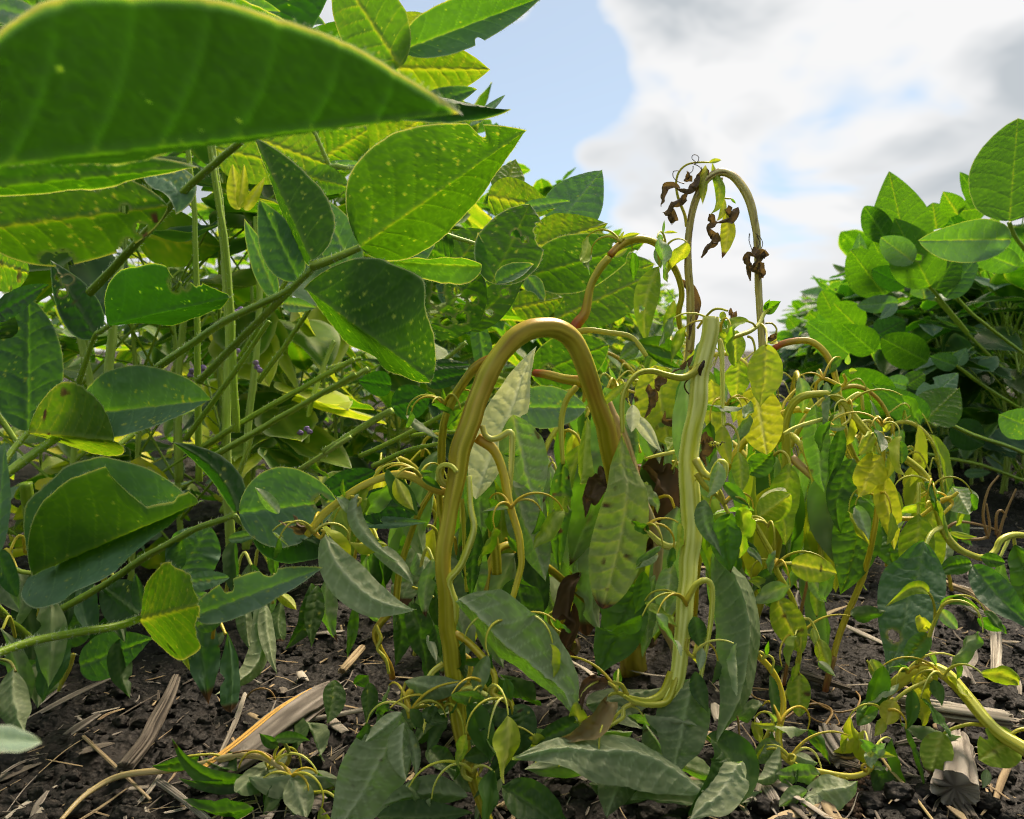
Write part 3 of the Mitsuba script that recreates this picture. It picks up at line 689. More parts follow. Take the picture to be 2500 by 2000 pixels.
Lf(p, 'leaflet', (-135,591,383), (-102,581,382), (-10,-26,-96), 1, 8, 205, tone='soyU3')
S(p, 'petiole', [(-140.2,591.3,382.6,1.6),(-124.8,586.8,381,1.4),(-105.3,581,378.6,1.3)], 'soypale', 206, hairs=120)
Lf(p, 'leaflet', (36,669,351), (76,693,402), (81,-11,-58), -1, 46, 207, tone='soyU2', specks=0.1, edge=0.2, label='dull green pointed leaf edged by sky')
Lf(p, 'leaflet', (-7,671,378), (3,694,411), (96,0,-28), -1, 28, 208, tone='soyL3')
Lf(p, 'leaflet', (14,627,329), (76,649,351), (33,3,-94), -1, 38, 209, tone='soyL3')
Lf(p, 'leaflet', (-18,610,365), (33,630,359), (-16,10,-98), -1, 33, 210, tone='soyL3')
Lf(p, 'leaflet', (8,589,353), (42,590,358), (16,-26,-95), 1, 10, 211, tone='soyU2')
Lf(p, 'leaflet', (-13,525,293), (12,549,348), (92,-7,-39), -1, 44, 212, kind='oval', tone='soyL2', specks=0.6, bites=[(1, 0.72, 0.14, 0.45)], holes=[(0.62, 0.0, 0.003), (0.6, 0.3, 0.0025)], hair=120, edge=0.6, label='upright rounded leaf with a torn yellow margin')
Lf(p, 'leaflet', (-15,535,296), (-23,537,328), (84,-49,24), 1, 10, 213, tone='soyU2', edge=0.5)
Lf(p, 'leaflet', (-10,504,292), (14,515,305), (57,-39,-72), 1, 15, 214, fold=0.5, tone='soyU', edge=0.5, specks=0.8)
Lf(p, 'leaflet', (14,606,306), (102,628,333), (29,0,-96), -1, 44, 215, tone='soyL2', specks=0.6, bites=[(1, 0.86, 0.06, 0.5)], holes=[(0.6, 0.4, 0.0022), (0.75, -0.2, 0.002)], hair=120, edge=0.5, label='long leaf with yellow dots behind the reddish arch')
Lf(p, 'leaflet', (-19,515,303), (-79,505,305), (14,-68,72), 1, 24, 216, fold=0.52, tone='soyU2', wave=0.06, hair=120, edge=0.7)
Lf(p, 'leaflet', (-84,566,309), (-50,568,336), (57,-42,-70), 1, 30, 217, tone='soyU2', edge=0.5)
Lf(p, 'leaflet', (-44,586,316), (-75,588,332), (46,-15,87), -1, 31, 218, tone='soyL')
Lf(p, 'leaflet', (-54,646,304), (-24,669,349), (83,4,-56), -1, 44, 219, kind='oval', tone='soyL2')
S(p, 'petiole', [(-50.2,587.8,334.8,1.6),(-44.2,587.6,332.4,1.5),(-26.3,587.2,327,1.3)], 'soypale', 220, hairs=80)
S(p, 'main_stem', [(-251.5,748.3,63.2,3.8),(-245.3,742.5,174.2,3.4),(-236.8,739.3,229.8,3.2),(-229.5,735.4,296.2,2.9),(-229.3,730.7,369.8,2.7)], 'soypale', 221, hairs=300, step=0.006)
S(p, 'main_stem', [(-330.8,792.6,119.3,4.3),(-329,790.3,202.2,3.8),(-322.2,788.4,267.4,3.5),(-312.9,786.9,315.5,3.2)], 'soypale', 222, hairs=300, step=0.006)
Lf(p, 'leaflet', (-335,795,460), (-278,828,468), (-9,39,-91), -1, 45, 223, fold=0.37, tone='soyL3', specks=0.5, nu=26, nv=13)
Lf(p, 'leaflet', (-482,952,375), (-447,928,454), (61,79,-4), 1, 49, 224, fold=0.28, tone='soyL3', specks=0.5, nu=26, nv=13)
Lf(p, 'leaflet', (-457,931,527), (-343,922,517), (-9,-6,-99), -1, 81, 225, fold=0.08, tone='soyL3', specks=0.5, nu=26, nv=13)
Lf(p, 'leaflet', (-462,867,477), (-516,839,519), (32,54,78), 1, 65, 226, fold=0.31, tone='soyL2', specks=0, nu=26, nv=13)
Lf(p, 'leaflet', (-363,787,363), (-280,789,350), (-15,16,-98), -1, 57, 227, fold=0.16, tone='soyL3', specks=0, nu=26, nv=13)
Lf(p, 'leaflet', (-482,959,451), (-546,935,511), (70,-7,71), -1, 70, 228, fold=0.23, tone='soyL3', specks=0, nu=26, nv=13)
Lf(p, 'leaflet', (-295,952,494), (-358,987,592), (84,4,53), 1, 72, 229, fold=0.31, tone='soyL3', specks=0.5, nu=26, nv=13)
Lf(p, 'leaflet', (-436,834,372), (-478,860,449), (89,11,45), -1, 59, 230, fold=0.13, tone='soyU2', specks=0, nu=26, nv=13)
Lf(p, 'leaflet', (-408,832,456), (-486,861,531), (72,30,63), -1, 54, 231, fold=0.22, tone='soyU2', specks=0.5, nu=26, nv=13)
Lf(p, 'leaflet', (-400,876,399), (-486,903,472), (67,31,68), 1, 58, 232, fold=0.34, tone='soyL3', specks=0, nu=26, nv=13)
Lf(p, 'leaflet', (-125,943,554), (-141,922,622), (90,-42,8), -1, 60, 233, fold=0.24, tone='soyL3', specks=0, nu=26, nv=13)
Lf(p, 'leaflet', (-240,850,516), (-156,825,579), (59,58,-56), 1, 66, 234, fold=0.38, tone='soyL', specks=0, nu=26, nv=13)
Lf(p, 'leaflet', (-257,910,481), (-164,885,501), (31,52,-80), 1, 66, 235, fold=0.24, tone='soyU2', specks=0.5, nu=26, nv=13)
Lf(p, 'leaflet', (-240,881,559), (-296,910,656), (79,-29,54), -1, 57, 236, fold=0.08, tone='soyU2', specks=0.5, nu=26, nv=13)
Lf(p, 'leaflet', (-119,782,430), (-65,752,490), (70,65,-30), 1, 51, 237, fold=0.4, tone='soyU2', specks=0.5, nu=26, nv=13)
Lf(p, 'leaflet', (-161,951,471), (-236,940,539), (63,23,74), 1, 71, 238, fold=0.05, tone='soyL3', specks=0.5, nu=26, nv=13)
Lf(p, 'leaflet', (-167,896,469), (-252,932,543), (67,6,74), -1, 64, 239, fold=0.39, tone='soyU2', specks=0, nu=26, nv=13)
Lf(p, 'leaflet', (-259,889,444), (-176,867,486), (47,7,-88), 1, 51, 240, fold=0.03, tone='soyL3', specks=0.5, nu=26, nv=13)
p = thing('soybean_plant', 'soybean plant behind the reddish arch with hole-riddled leaves', 'soybean plant', 'foreground soybean plants of the left row')
Lf(p, 'leaflet', (-64,563,264), (-21,576,305), (69,1,-72), -1, 49, 241, kind='oval', tone='soyL', specks=0.8, holes=[(0.3, 0.3, 0.004), (0.4, -0.3, 0.005), (0.55, 0.2, 0.004), (0.62, -0.1, 0.003), (0.45, 0.55, 0.004), (0.7, 0.4, 0.003), (0.25, -0.1, 0.003), (0.5, -0.55, 0.004)], label='leaf riddled with small holes')
Lf(p, 'leaflet', (-31,583,265), (11,606,312), (76,-11,-64), 1, 24, 242, tone='soyL2', specks=0.8, holes=[(0.6, 0.1, 0.003), (0.3, 0.2, 0.003)])
Lf(p, 'leaflet', (0,684,285), (44,705,296), (26,-3,-96), -1, 29, 243, kind='oval', tone='soyL3')
Lf(p, 'leaflet', (40,744,279), (137,788,324), (44,-7,-89), -1, 52, 244, kind='oval', tone='soyL3')
Lf(p, 'leaflet', (40,806,301), (148,849,340), (35,-4,-94), -1, 56, 245, kind='oval', tone='soyL3')
Lf(p, 'leaflet', (17,700,228), (84,702,255), (38,-13,-92), -1, 48, 246, kind='oval', tone='soyL2', specks=0.3, holes=[(0.22, 0, 0.004)], edge=0.4)
Lf(p, 'leaflet', (-1,618,206), (57,618,206), (0,-33,-95), 1, 35, 247, kind='oval', fold=0.12, tone='soyU3', specks=0.9, hair=60, edge=0.4, label='pale bluish leaf framed by the arch')
Lf(p, 'leaflet', (-26,623,271), (-19,620,224), (-92,-38,-11), 1, 17, 248, tone='soyU2')
Lf(p, 'leaflet', (-64,600,226), (-30,600,234), (20,-36,-91), 1, 15, 249, tone='soyD')
Lf(p, 'leaflet', (-66,631,238), (-32,631,239), (3,-65,-76), 1, 13, 250, tone='soyD')
Lf(p, 'leaflet', (-87,580,225), (-111,580,228), (14,-28,95), 1, 20, 251, tone='soyD')
Lf(p, 'leaflet', (-90,599,208), (-61,599,216), (28,-11,-95), -1, 27, 252, kind='oval', tone='soyD')
Lf(p, 'leaflet', (-48,657,183), (-31,660,224), (93,-6,-37), -1, 25, 253, tone='soyL2')
Lf(p, 'leaflet', (-143,594,142), (-102,595,160), (41,-15,-90), -1, 21, 254, kind='oval', tone='soyD')
Lf(p, 'leaflet', (-108,554,142), (-64,554,141), (-3,-28,-96), -1, 27, 255, kind='oval', tone='soyD', bites=[(-1, 0.5, 0.06, 0.3)], specks=0.3)
Lf(p, 'leaflet', (-105,553,130), (-58,543,133), (-6,-52,-85), 1, 9, 256, tone='soyU2')
Lf(p, 'leaflet', (-24,706,309), (10,704,280), (-64,-5,-77), -1, 29, 257, tone='soyL2')
Lf(p, 'leaflet', (11,585,303), (24,584,286), (-78,-28,-56), 1, 14, 258, tone='soyU2', edge=0.4, bites=[(1, 0.6, 0.2, 0.4)])
S(p, 'petiole', [(-140,596.1,174.8,2.7),(-109.6,581,194.4,2.5),(-84.7,568.4,207.4,2.4)], 'soypale', 259, hairs=140)
S(p, 'petiole', [(-117.8,615.7,168.5,1.9),(-78.4,600.3,187.5,1.8),(-28.7,579,215,1.6)], 'soy', 260, hairs=140)
S(p, 'petiole', [(-111,635,158,1.9),(-80.5,614.9,173.1,1.7),(-53.2,596.6,181,1.5)], 'soy', 261, hairs=140)
S(p, 'petiole', [(-154,659.3,215.6,2.2),(-132.8,649.4,225.5,2),(-115,640.7,235.8,1.9)], 'soypale', 262, hairs=140)
S(p, 'petiole', [(-160.5,700.7,233.7,2),(-131.5,701.4,243.8,1.7)], 'soy', 263, hairs=140)
S(p, 'petiole', [(-83.1,656.7,180.3,1.6),(-61.7,646.9,184,1.5),(-40.9,637,185,1.3)], 'soy', 264, hairs=140)
S(p, 'petiole', [(-65.9,680.7,234.2,2),(-45.2,667,251,1.7),(-38.1,662.3,256.4,1.6)], 'soypale', 265, hairs=140)
S(p, 'main_stem', [(-206.8,790.1,86.3,3.3),(-201.2,786.9,169.7,2.8),(-195.3,785.6,202.5,2.6),(-181.2,783.7,241.5,2.4),(-172.6,782.8,259.2,2.3)], 'soypale', 266, hairs=200, step=0.006)
S(p, 'main_stem', [(-248.8,634.1,145.7,2.9),(-246.8,633.6,299.8,2.4),(-246.5,633.3,354.1,2.2),(-250,633,404.6,2.1)], 'soy', 267, hairs=300, step=0.006)
S(p, 'main_stem', [(-212.8,617.1,187.3,2.8),(-215.2,614.8,311.4,2.5),(-221,613.7,363.2,2.3),(-225.2,612.8,402.1,2.2)], 'soy', 268, hairs=300, step=0.006)
p = thing('wilted_pigweed', 'large wilted weed with a thick reddish green stem bent over in an arch', 'weed', 'wilted weeds between the crop rows')
S(p, 'main_stem', [(99.4,637.4,-13.1,11.2),(85.9,578.5,89.8,9.1),(70,541.1,165.8,6.9),(59.1,525,206,6.1),(49.3,515.3,234.2,6.1),(40.1,507.8,253.9,6.1),(30.2,503.1,262.1,6.1),(19.6,498.8,263.5,6.1),(6.4,494,260.2,6.2),(-5.2,488.9,250.9,6.2),(-15.9,481.9,232.4,6.3),(-23.3,473.9,213.1,6.2),(-29.3,465,191.6,5.8),(-33.6,457.3,170.6,5.2),(-37.3,451.8,149.7,4.6),(-39.3,447.8,131.5,4.6),(-38,443.8,113.5,4.7),(-36.2,441,98.1,4.7),(-34,438.3,82.7,4.8),(-32,435.1,65,4.7),(-30.5,431.7,50.2,4.5),(-27.7,427.4,37.4,4.1),(-24.1,423.3,24.7,3.6),(-18.8,419.3,12.1,3.1),(-12.2,412.6,-2.5,2.8)], 'olive', 269, sides=24, ridge=0.06, blush=0.45)
S(p, 'branch', [(41.8,547.4,262.1,3.8),(44.1,548.3,267.7,3.5),(49.2,549.7,275.6,3.1),(53.3,552.5,292.6,2.7),(60.3,554.8,306.3,2.7),(66,556.2,313.8,2.6)], 'olive', 270, blush=1.0)
S(p, 'branch', [(66.8,556.3,315.2,2.6),(75.3,560,322.9,2.7),(86.5,563.5,327,2.8),(97.7,566.4,325.8,2.6),(107.4,569.2,319.2,2.5),(112.9,571.4,310.4,2.4),(118.2,573.9,299.8,2.2),(120.8,576.2,289.2,2.1),(119.5,578.7,277.5,2),(121,580.7,267.5,1.9),(125.3,582.3,260.7,1.9)], 'olive', 271, blush=0.5)
S(p, 'branch', [(-8.2,501.1,247.1,3.1),(-21.9,506.9,240.3,2.9),(-33.9,513.6,225.3,2.7),(-42.5,520,207.8,2.7),(-46,525.3,190.9,2.6),(-47.2,530.6,173.6,2.5),(-49.3,537.6,150,2.3),(-47.6,542.8,131.8,2)], 'olive', 272, blush=0.8)
S(p, 'branch', [(-35.5,467.1,166.1,2.6),(-45.6,466.1,169.2,2.7),(-57.1,464.9,176.3,2.6),(-67.6,463.8,177.9,2.5),(-79.9,462,174.8,2.4),(-92.1,459.7,168.4,2.4),(-106,456.8,157.8,2.4),(-114.2,454.6,149.1,2.1),(-117.8,453.5,144.5,1.9)], 'yellow', 273, blush=0.7)
S(p, 'branch', [(-20.2,475.5,198,3.4),(-10.7,472.5,190.9,3),(-4.8,468.5,177.7,2.8),(-0.9,463,159,2.6),(3.9,458.3,143.4,2.4),(5.3,455,132.5,2.2),(5.3,453.2,126.2,2.1),(2.5,450.2,116.4,1.9),(0.1,447.7,108.5,1.8),(-1.3,446.1,103.2,1.7),(2,443,93.7,1.5),(7.6,441.4,90.5,1.4),(13.1,439.1,84.6,1.2)], 'yellow', 274, blush=0.8)
S(p, 'branch', [(16.9,600.4,233.6,3),(26.9,589.9,232.1,3.1),(38.3,577.2,229.5,3.3),(49.2,564.9,228.1,4.2)], 'olive', 275, blush=1.0)
S(p, 'branch', [(-15.5,555.8,172.4,3.2),(-14.4,553.1,135.4,3.2),(-11.5,551.1,107.7,3.2),(-10.3,550.1,95,3.2)], 'olive', 276)
S(p, 'petiole', [(-17.5,472,205.8,1.7),(-16.1,471.7,200.9,1.7),(-12.2,471.6,197.9,1.7),(-6.8,471.8,198.9,1.8),(-2.4,472,201.8,1.8),(0.1,472,201.3,1.8),(0.3,471.7,196,1.8),(-0.4,470.9,182.2,1.6),(-1.1,470.2,170.5,1.4),(-1.9,469.4,156.7,1.3)], 'pale', 277, ridge=0.1)
S(p, 'petiole', [(-33.8,463.4,170.6,2.1),(-38.9,461,173,1.8),(-41.8,458.7,178.2,1.7),(-41.6,457,182.8,1.6),(-38.3,455.4,184.9,1.5),(-34.4,453.5,184.3,1.4),(-31.4,451.2,181.3,1.3)], 'pale', 278, ridge=0.1)
S(p, 'petiole', [(43.8,537.4,262.4,2.2),(50.9,536.7,263.5,2.1),(64,535.3,261.8,1.9),(77,533.9,259.8,1.9),(83.5,532.6,254.1,1.8),(88.8,531.2,246.4,1.6)], 'lime', 279)
S(p, 'petiole', [(45.2,559.7,224.9,2.3),(38.2,557.1,216.3,2.1),(34.3,553.5,202.7,1.9),(33.8,549.8,188.2,1.7),(34.8,545.8,172.6,1.4)], 'lime', 280)
S(p, 'petiole', [(64.7,529.1,218,1.3),(66.9,529.3,221.3,1.2),(72.4,529.6,224.6,1.1),(81.2,529.4,222.4,1)], 'yellow', 281)
S(p, 'petiole', [(-38.2,441.9,95.8,1.9),(-35.9,441.7,94.4,1.9),(-33.1,441.8,95.9,2),(-31.7,442.1,101.5,2.1),(-32.1,442.5,109,2.2),(-33.5,442.6,112.7,2.2),(-34.9,442.9,117.4,2.1),(-35.4,443.1,122.1,2.1),(-28.8,443.5,129.6,2),(-23.2,444.1,142.7,1.9),(-21.3,444.6,152,1.7),(-23.2,445.1,162.3,1.6),(-24.1,446.1,180,1.4)], 'pale', 282, ridge=0.1)
S(p, 'petiole', [(-30.9,494.6,158,1.3),(-29.9,493.1,137.4,1.3),(-29.4,492,123,1.3),(-27.8,490.4,100.3,1.3)], 'lime', 283)
S(p, 'branch', [(-36.8,441.6,92.1,2.5),(-32.5,440.4,92.1,2.3),(-25.9,438,89.1,2),(-16.5,433.6,81.3,2),(-10,429.6,73,1.8),(-9.5,427,66.7,1.6),(-10.8,425.6,63.5,1.6),(-7.1,424.2,61.8,1.5),(-2.2,422.7,62,1.4),(0.3,420.9,58.2,1.3),(1,418.6,52.8,1.1),(-2.6,416.4,48.4,0.9)], 'yellow', 284, blush=0.7)
S(p, 'petiole', [(-38.5,438.4,75.2,1.7),(-44.3,435.5,71.6,1.7),(-47,432.9,67,1.7),(-45.3,430.9,63.1,1.6),(-41,429.2,61.9,1.6),(-35.8,427.5,64.1,1.5)], 'pale', 285, ridge=0.1)
S(p, 'branch', [(-36,434.1,58.4,2),(-43.1,431.7,58,1.9),(-48.4,430,61.1,1.8),(-52.8,428.6,64.6,1.7),(-56.7,426.9,63,1.7),(-57.4,425.1,59.1,1.6),(-56.3,423.4,55.2,1.5),(-55.2,421.6,51.4,1.4)], 'yellow', 286, blush=0.9)
S(p, 'petiole', [(-17.7,426.6,51.4,1.5),(-23.9,424.5,57.5,1.4),(-27.1,423,63.3,1.4),(-26,422.1,67.4,1.4),(-20.5,420.4,68.1,1.3),(-13.3,417.6,65.7,1.2)], 'pale', 287)
S(p, 'petiole', [(-25.7,424,43.3,1.8),(-22.4,421.6,44,1.7),(-18.7,418.7,47.7,1.5),(-16.4,416.5,51,1.4)], 'lime', 288)
S(p, 'branch', [(-24.4,423.8,40.1,1.6),(-18.8,421.7,40.7,1.5),(-13.8,419.6,39.9,1.3),(-9.7,418,43.5,1.2),(-8.8,416.4,49.3,1)], 'yellow', 289)
S(p, 'petiole', [(-21.8,417,30.1,1.6),(-25.3,416,29.2,1.6),(-26.4,414.8,26.2,1.6),(-24.8,413.5,23.2,1.3),(-21.2,412.4,22,1.1)], 'pale', 290)
S(p, 'petiole', [(-21.3,414.5,22.7,0.9),(-19.4,413.6,25.9,0.8),(-19.8,412.8,29.5,0.8),(-17.6,412.1,30.8,0.8),(-15.8,411,29.1,0.7),(-17.5,409.8,27.1,0.6)], 'lime', 291)
S(p, 'branch', [(-32.5,458.6,78.1,1.6),(-29.9,456.7,73.8,1.5),(-25,454.8,71.6,1.5),(-23.9,451.9,64.9,1.5),(-26.6,448.8,58.3,1.3),(-30.3,446.9,55.2,1.1)], 'yellow', 292, blush=0.7)
S(p, 'petiole', [(-39,436.8,53.8,1.5),(-43.4,433.9,51.3,1.4),(-48.6,431.4,54.4,1.3),(-53.8,428.7,53.7,1.1),(-51.8,426.6,50.9,0.9)], 'lime', 293)
S(p, 'branch', [(-18.7,538.8,77.1,2.5),(-18.3,546.5,87.6,2.7),(-16.8,553.7,97.3,2.8),(-11.7,561.1,106.7,2.8),(-5.8,565.6,110.9,2.8),(3.7,570.8,110.9,2.7),(11,575.2,103.7,2.7),(29.7,585.8,87.2,2.7),(49.2,597,67.5,2.6),(68,607,50,2.6)], 'olive', 294, blush=0.3)
Lf(p, 'leaf', (-25,514,154), (17,527,252), (85,35,-40), -1, 32, 295, kind='hemp', fold=0.35, tone='hempW', specks=0, bites=[(1, 0.55, 0.05, 0.3), (1, 0.42, 0.1, 0.35)], nveins=11, wave=0.03, label='large whitish leaf hanging inside the arch')
Lf(p, 'leaf', (-27,537,186), (-23,532,119), (-97,-23,-3), -1, 22, 296, kind='hemp', tone='hempG', specks=0)
Lf(p, 'leaf', (2,508,209), (19,494,149), (-94,15,-30), -1, 31, 297, kind='hemp', fold=0.2, tone='hempP', specks=0.2, spots=0.15, wave=0.04, nveins=9, label='pale green drooping leaf beside the inner branch')
Lf(p, 'leaf', (0,486,171), (20,461,115), (-91,14,-38), -1, 25, 298, kind='hemp', fold=0.2, tone='hempG', spots=0.15, wave=0.04, nveins=9)
Lf(p, 'leaf', (2,491,109), (13,478,70), (-96,-15,-22), 1, 27, 299, kind='hemp', tone='hempD', specks=0.2)
Lf(p, 'leaf', (-26,522,127), (-23,519,83), (-98,-20,-6), -1, 19, 300, kind='hemp', tone='hempG', specks=0.1)
Lf(p, 'leaf', (-22,493,142), (-25,490,97), (-93,-37,9), 1, 16, 301, kind='hemp', tone='hempD')
Lf(p, 'leaf', (35,546,177), (31,530,101), (-99,-14,7), 1, 21, 302, kind='hemp', tone='hempU', spots=0.6, holes=[(0.42, 0.1, 0.006), (0.45, -0.2, 0.003)], bites=[(-1, 0.4, 0.05, 0.4)], wave=0.05, label='green leaf with a torn hole hanging in the middle of the arch')
Lf(p, 'leaf', (-30,443,111), (37,415,55), (-50,36,-79), -1, 51, 303, kind='hemp', fold=0.66, tone='hempP', specks=0, spots=0.2, nveins=10, hair=0, label='long pale leaf with a thick midrib slanting to the ground')
Lf(p, 'leaf', (-61,427,53), (-96,397,-4), (-86,0,52), -1, 35, 304, kind='hemp', fold=0.08, tone='hempP', specks=0, spots=0.08, nveins=12, wave=0.02, label='large grey-green leaf lying at the lower left')
Lf(p, 'leaf', (-58,428,69), (-24,423,72), (2,-46,-89), -1, 14, 305, kind='hemp', tone='hempG', specks=0, spots=0.12, nveins=6, wave=0.04)
S(p, 'petiole', [(-58.1,427.9,69.1,0.7),(-59.8,426.7,64,0.7),(-60.6,425.7,59.8,0.7),(-59.2,425,57.3,0.7)], 'lime', 306)
Lf(p, 'leaf', (-59,417,57), (-77,406,46), (-55,11,83), -1, 9, 307, kind='hemp', tone='hempP', specks=0)
Lf(p, 'leaf', (-58,417,51), (-55,400,28), (-89,-41,19), -1, 15, 308, kind='hemp', fold=0.5, tone='hempP', specks=0, wave=0.05)
Lf(p, 'leaf', (-57,421,47), (-50,405,28), (-81,-56,18), 1, 8, 309, kind='hemp', tone='hempG')
Lf(p, 'leaf', (-54,417,59), (-48,416,48), (-69,-62,-36), 1, 8, 310, kind='hemp', tone='hempD')
Lf(p, 'leaf', (-49,417,59), (-35,417,51), (-37,-70,-61), 1, 10, 311, kind='hemp', tone='hempD', crumple=0.3)
Lf(p, 'leaf', (2,417,62), (-20,399,19), (-90,1,45), 1, 17, 312, mid=(4,409,47), kind='hemp', fold=0.2, tone='hempD', spots=0.4, nveins=9, wave=0.03, label='narrow dark leaf curling down beside the stem foot')
Lf(p, 'leaf', (-8,417,63), (-13,406,49), (-95,3,31), 1, 18, 313, kind='hemp', tone='hempD', spots=0.7, crumple=0.2)
Lf(p, 'leaf', (-9,411,41), (-26,410,35), (-35,26,90), 1, 10, 314, kind='hemp', tone='hempD')
Lf(p, 'leaf', (-3,418,75), (0,417,63), (-87,-44,-20), 1, 7, 315, kind='hemp', tone='hempU')
Lf(p, 'leaf', (-10,428,74), (-11,429,85), (100,5,7), 1, 3, 316, kind='hemp', tone='hempU')
Lf(p, 'leaf', (-12,439,77), (-31,438,77), (-2,-15,99), 1, 6, 317, kind='hemp', tone='hempU')
Lf(p, 'leaf', (84,532,254), (71,531,244), (-57,-26,78), 1, 12, 318, kind='hemp', tone='hempG')
Lf(p, 'leaf', (84,542,256), (120,561,244), (-18,-24,-95), 1, 15, 319, mid=(105,552,254), kind='hemp', tone='hempU', spots=0.25, nveins=7)
Lf(p, 'leaf', (91,546,250), (118,561,238), (-19,-39,-90), 1, 10, 320, kind='hemp', tone='hempU')
Lf(p, 'leaf', (73,520,229), (53,519,212), (-64,-5,77), 1, 6, 321, kind='hemp', tone='lime')
Lf(p, 'leaf', (-54,461,180), (-45,456,181), (-21,-44,-87), 1, 3, 322, kind='hemp', tone='hempU')
Lf(p, 'leaf', (-52,461,177), (-40,455,171), (-57,-49,-66), 1, 6, 323, kind='hemp', tone='hempU')
Lf(p, 'leaf', (-42,519,216), (-45,520,226), (95,-8,29), 1, 3, 324, kind='hemp', tone='hempU')
Lf(p, 'leaf', (-42,519,217), (-36,520,225), (81,-15,-57), 1, 4, 325, kind='hemp', tone='hempU')
Lf(p, 'leaf', (-1,455,160), (-17,454,158), (-12,2,99), 1, 3, 326, kind='hemp', tone='hempP')
Lf(p, 'leaf', (4,463,132), (-3,463,142), (80,-3,60), 1, 5, 327, kind='hemp', tone='hempU')
Lf(p, 'leaf', (-5,487,187), (5,487,186), (-14,-30,-94), 1, 3, 328, kind='hemp', tone='hempU')
S(p, 'petiole', [(-92.3,455.1,166.3,1),(-86.5,454.3,165.5,0.9),(-88.3,453.5,161.8,0.9),(-92.9,452.6,159.1,0.9)], 'lime', 329)
Lf(p, 'leaf', (-88,455,168), (-64,447,130), (-78,-49,-39), -1, 10, 330, mid=(-83,451,151), kind='hemp', fold=0.3, tone='hempP', specks=0, nveins=9)
Lf(p, 'leaf', (-108,452,145), (-51,431,107), (-59,-58,-56), -1, 24, 331, mid=(-84,441,118), kind='hemp', fold=0.25, tone='hempP', specks=0, nveins=10, wave=0.05, label='grey-green drooping leaf left of the stem')
Lf(p, 'leaf', (-100,455,167), (-86,454,152), (-63,-59,-51), 1, 7, 332, kind='hemp', tone='hempP')
Lf(p, 'leaf', (-96,455,166), (-97,456,177), (98,-12,14), 1, 3, 333, kind='hemp', tone='hempU')
Lf(p, 'leaf', (-114,454,145), (-131,449,152), (39,-5,92), 1, 7, 334, kind='hemp', tone='brown', crumple=0.5, twist=2.5, dead=0.9)
Lf(p, 'leaf', (-114,454,145), (-124,449,158), (78,-1,63), 1, 5, 335, kind='hemp', tone='brown', crumple=0.5, twist=3, dead=0.9)
Lf(p, 'leaf', (-133,454,157), (-147,456,172), (73,-1,69), -1, 9, 336, kind='hemp', tone='hempP')
S(p, 'petiole', [(-112.3,453.6,145.4,1.5),(-109,451.4,143.1,1.2),(-106.6,449.7,147.3,0.9),(-108.2,448.8,148.5,0.8)], 'yellow', 337)
Lf(p, 'leaf', (75,557,327), (88,557,330), (24,-7,-97), 1, 4, 338, kind='hemp', tone='lime')
Lf(p, 'leaf', (74,557,326), (77,558,332), (86,-22,-47), 1, 2, 339, kind='hemp', tone='lime')
Lf(p, 'leaf', (69,546,313), (78,547,319), (54,-14,-83), 1, 4, 340, kind='hemp', tone='lime')
S(p, 'petiole', [(103.2,566.9,323,1),(102.3,566.5,318,0.9),(102.6,566.1,313.1,0.8),(102.7,565.8,308.2,0.7)], 'lime', 341)
Lf(p, 'leaf', (101,567,322), (104,566,307), (-98,2,-18), 1, 7, 342, kind='hemp', tone='hempP')
Lf(p, 'leaf', (103,567,331), (104,567,324), (-99,3,-17), 1, 4, 343, kind='hemp', tone='hempG')
Lf(p, 'leaf', (106,568,332), (116,568,332), (2,-4,-100), 1, 2, 344, kind='hemp', tone='lime')
Lf(p, 'leaf', (105,567,331), (106,568,341), (94,-34,-5), 1, 2, 345, kind='hemp', tone='hempG')
Lf(p, 'leaf', (102,561,308), (92,552,254), (-98,-5,20), -1, 18, 346, mid=(96,556,284), kind='hemp', tone='lime', spots=0.2, holes=[(0.62, 0.25, 0.0018)], fold=0.2, twist=0.5, label='hanging leaf with one tiny hole below the small arch')
Lf(p, 'leaf', (117,584,286), (112,582,254), (-99,1,17), -1, 10, 347, mid=(112,583,269), kind='hemp', tone='lime', bites=[(-1, 0.7, 0.1, 0.4)])
Lf(p, 'leaf', (116,574,286), (109,575,294), (72,-19,66), 1, 2, 348, kind='hemp', tone='hempP')
tuft(p, (-38,432,52), 349)
tuft(p, (-55,421,55), 350)
tuft(p, (-13,423,65), 351)
tuft(p, (-2,417,61), 352)
tuft(p, (-15,416,44), 353)
tuft(p, (-21,409,28), 354)
tuft(p, (-113,452,146), 355)
tuft(p, (74,557,324), 356)
tuft(p, (107,567,321), 357)
tuft(p, (-44,519,215), 358)
tuft(p, (-1,455,160), 359)
tuft(p, (0,440,97), 360)
tuft(p, (-53,461,177), 361)
S(p, 'petiole', [(-17.8,625.4,123.4,1.5),(-15,619.8,137.4,1.3),(-8.8,616.8,138.4,1.2),(-4.4,610.8,129.9,1.1)], 'pale', 362, step=0.004)
Lf(p, 'leaf', (-4,611,131), (-24,586,51), (-97,18,18), 1, 27, 363, mid=(-9,598,90), kind='hemp', tone='hempD', specks=0, spots=0.1, fold=0.05, curl=-0.05, twist=-0.38, wave=0.06, nveins=7, nu=30, nv=15, deadtip=0.09, bites=[(-1, 0.34, 0.06, 0.45)])
S(p, 'petiole', [(-25,617.1,124.9,1.4),(-22.2,611,138.9,1.3),(-21,609.1,143,1.2),(-16.5,602.7,134.7,1.1)], 'lime', 364, step=0.004)
Lf(p, 'leaf', (-16,603,136), (-27,577,61), (-97,23,5), 1, 27, 365, mid=(-16,590,98), kind='obhemp', tone='hempU', specks=0, spots=0.4, fold=0.03, curl=-0.17, twist=0.49, wave=0.06, nveins=9, nu=30, nv=15)
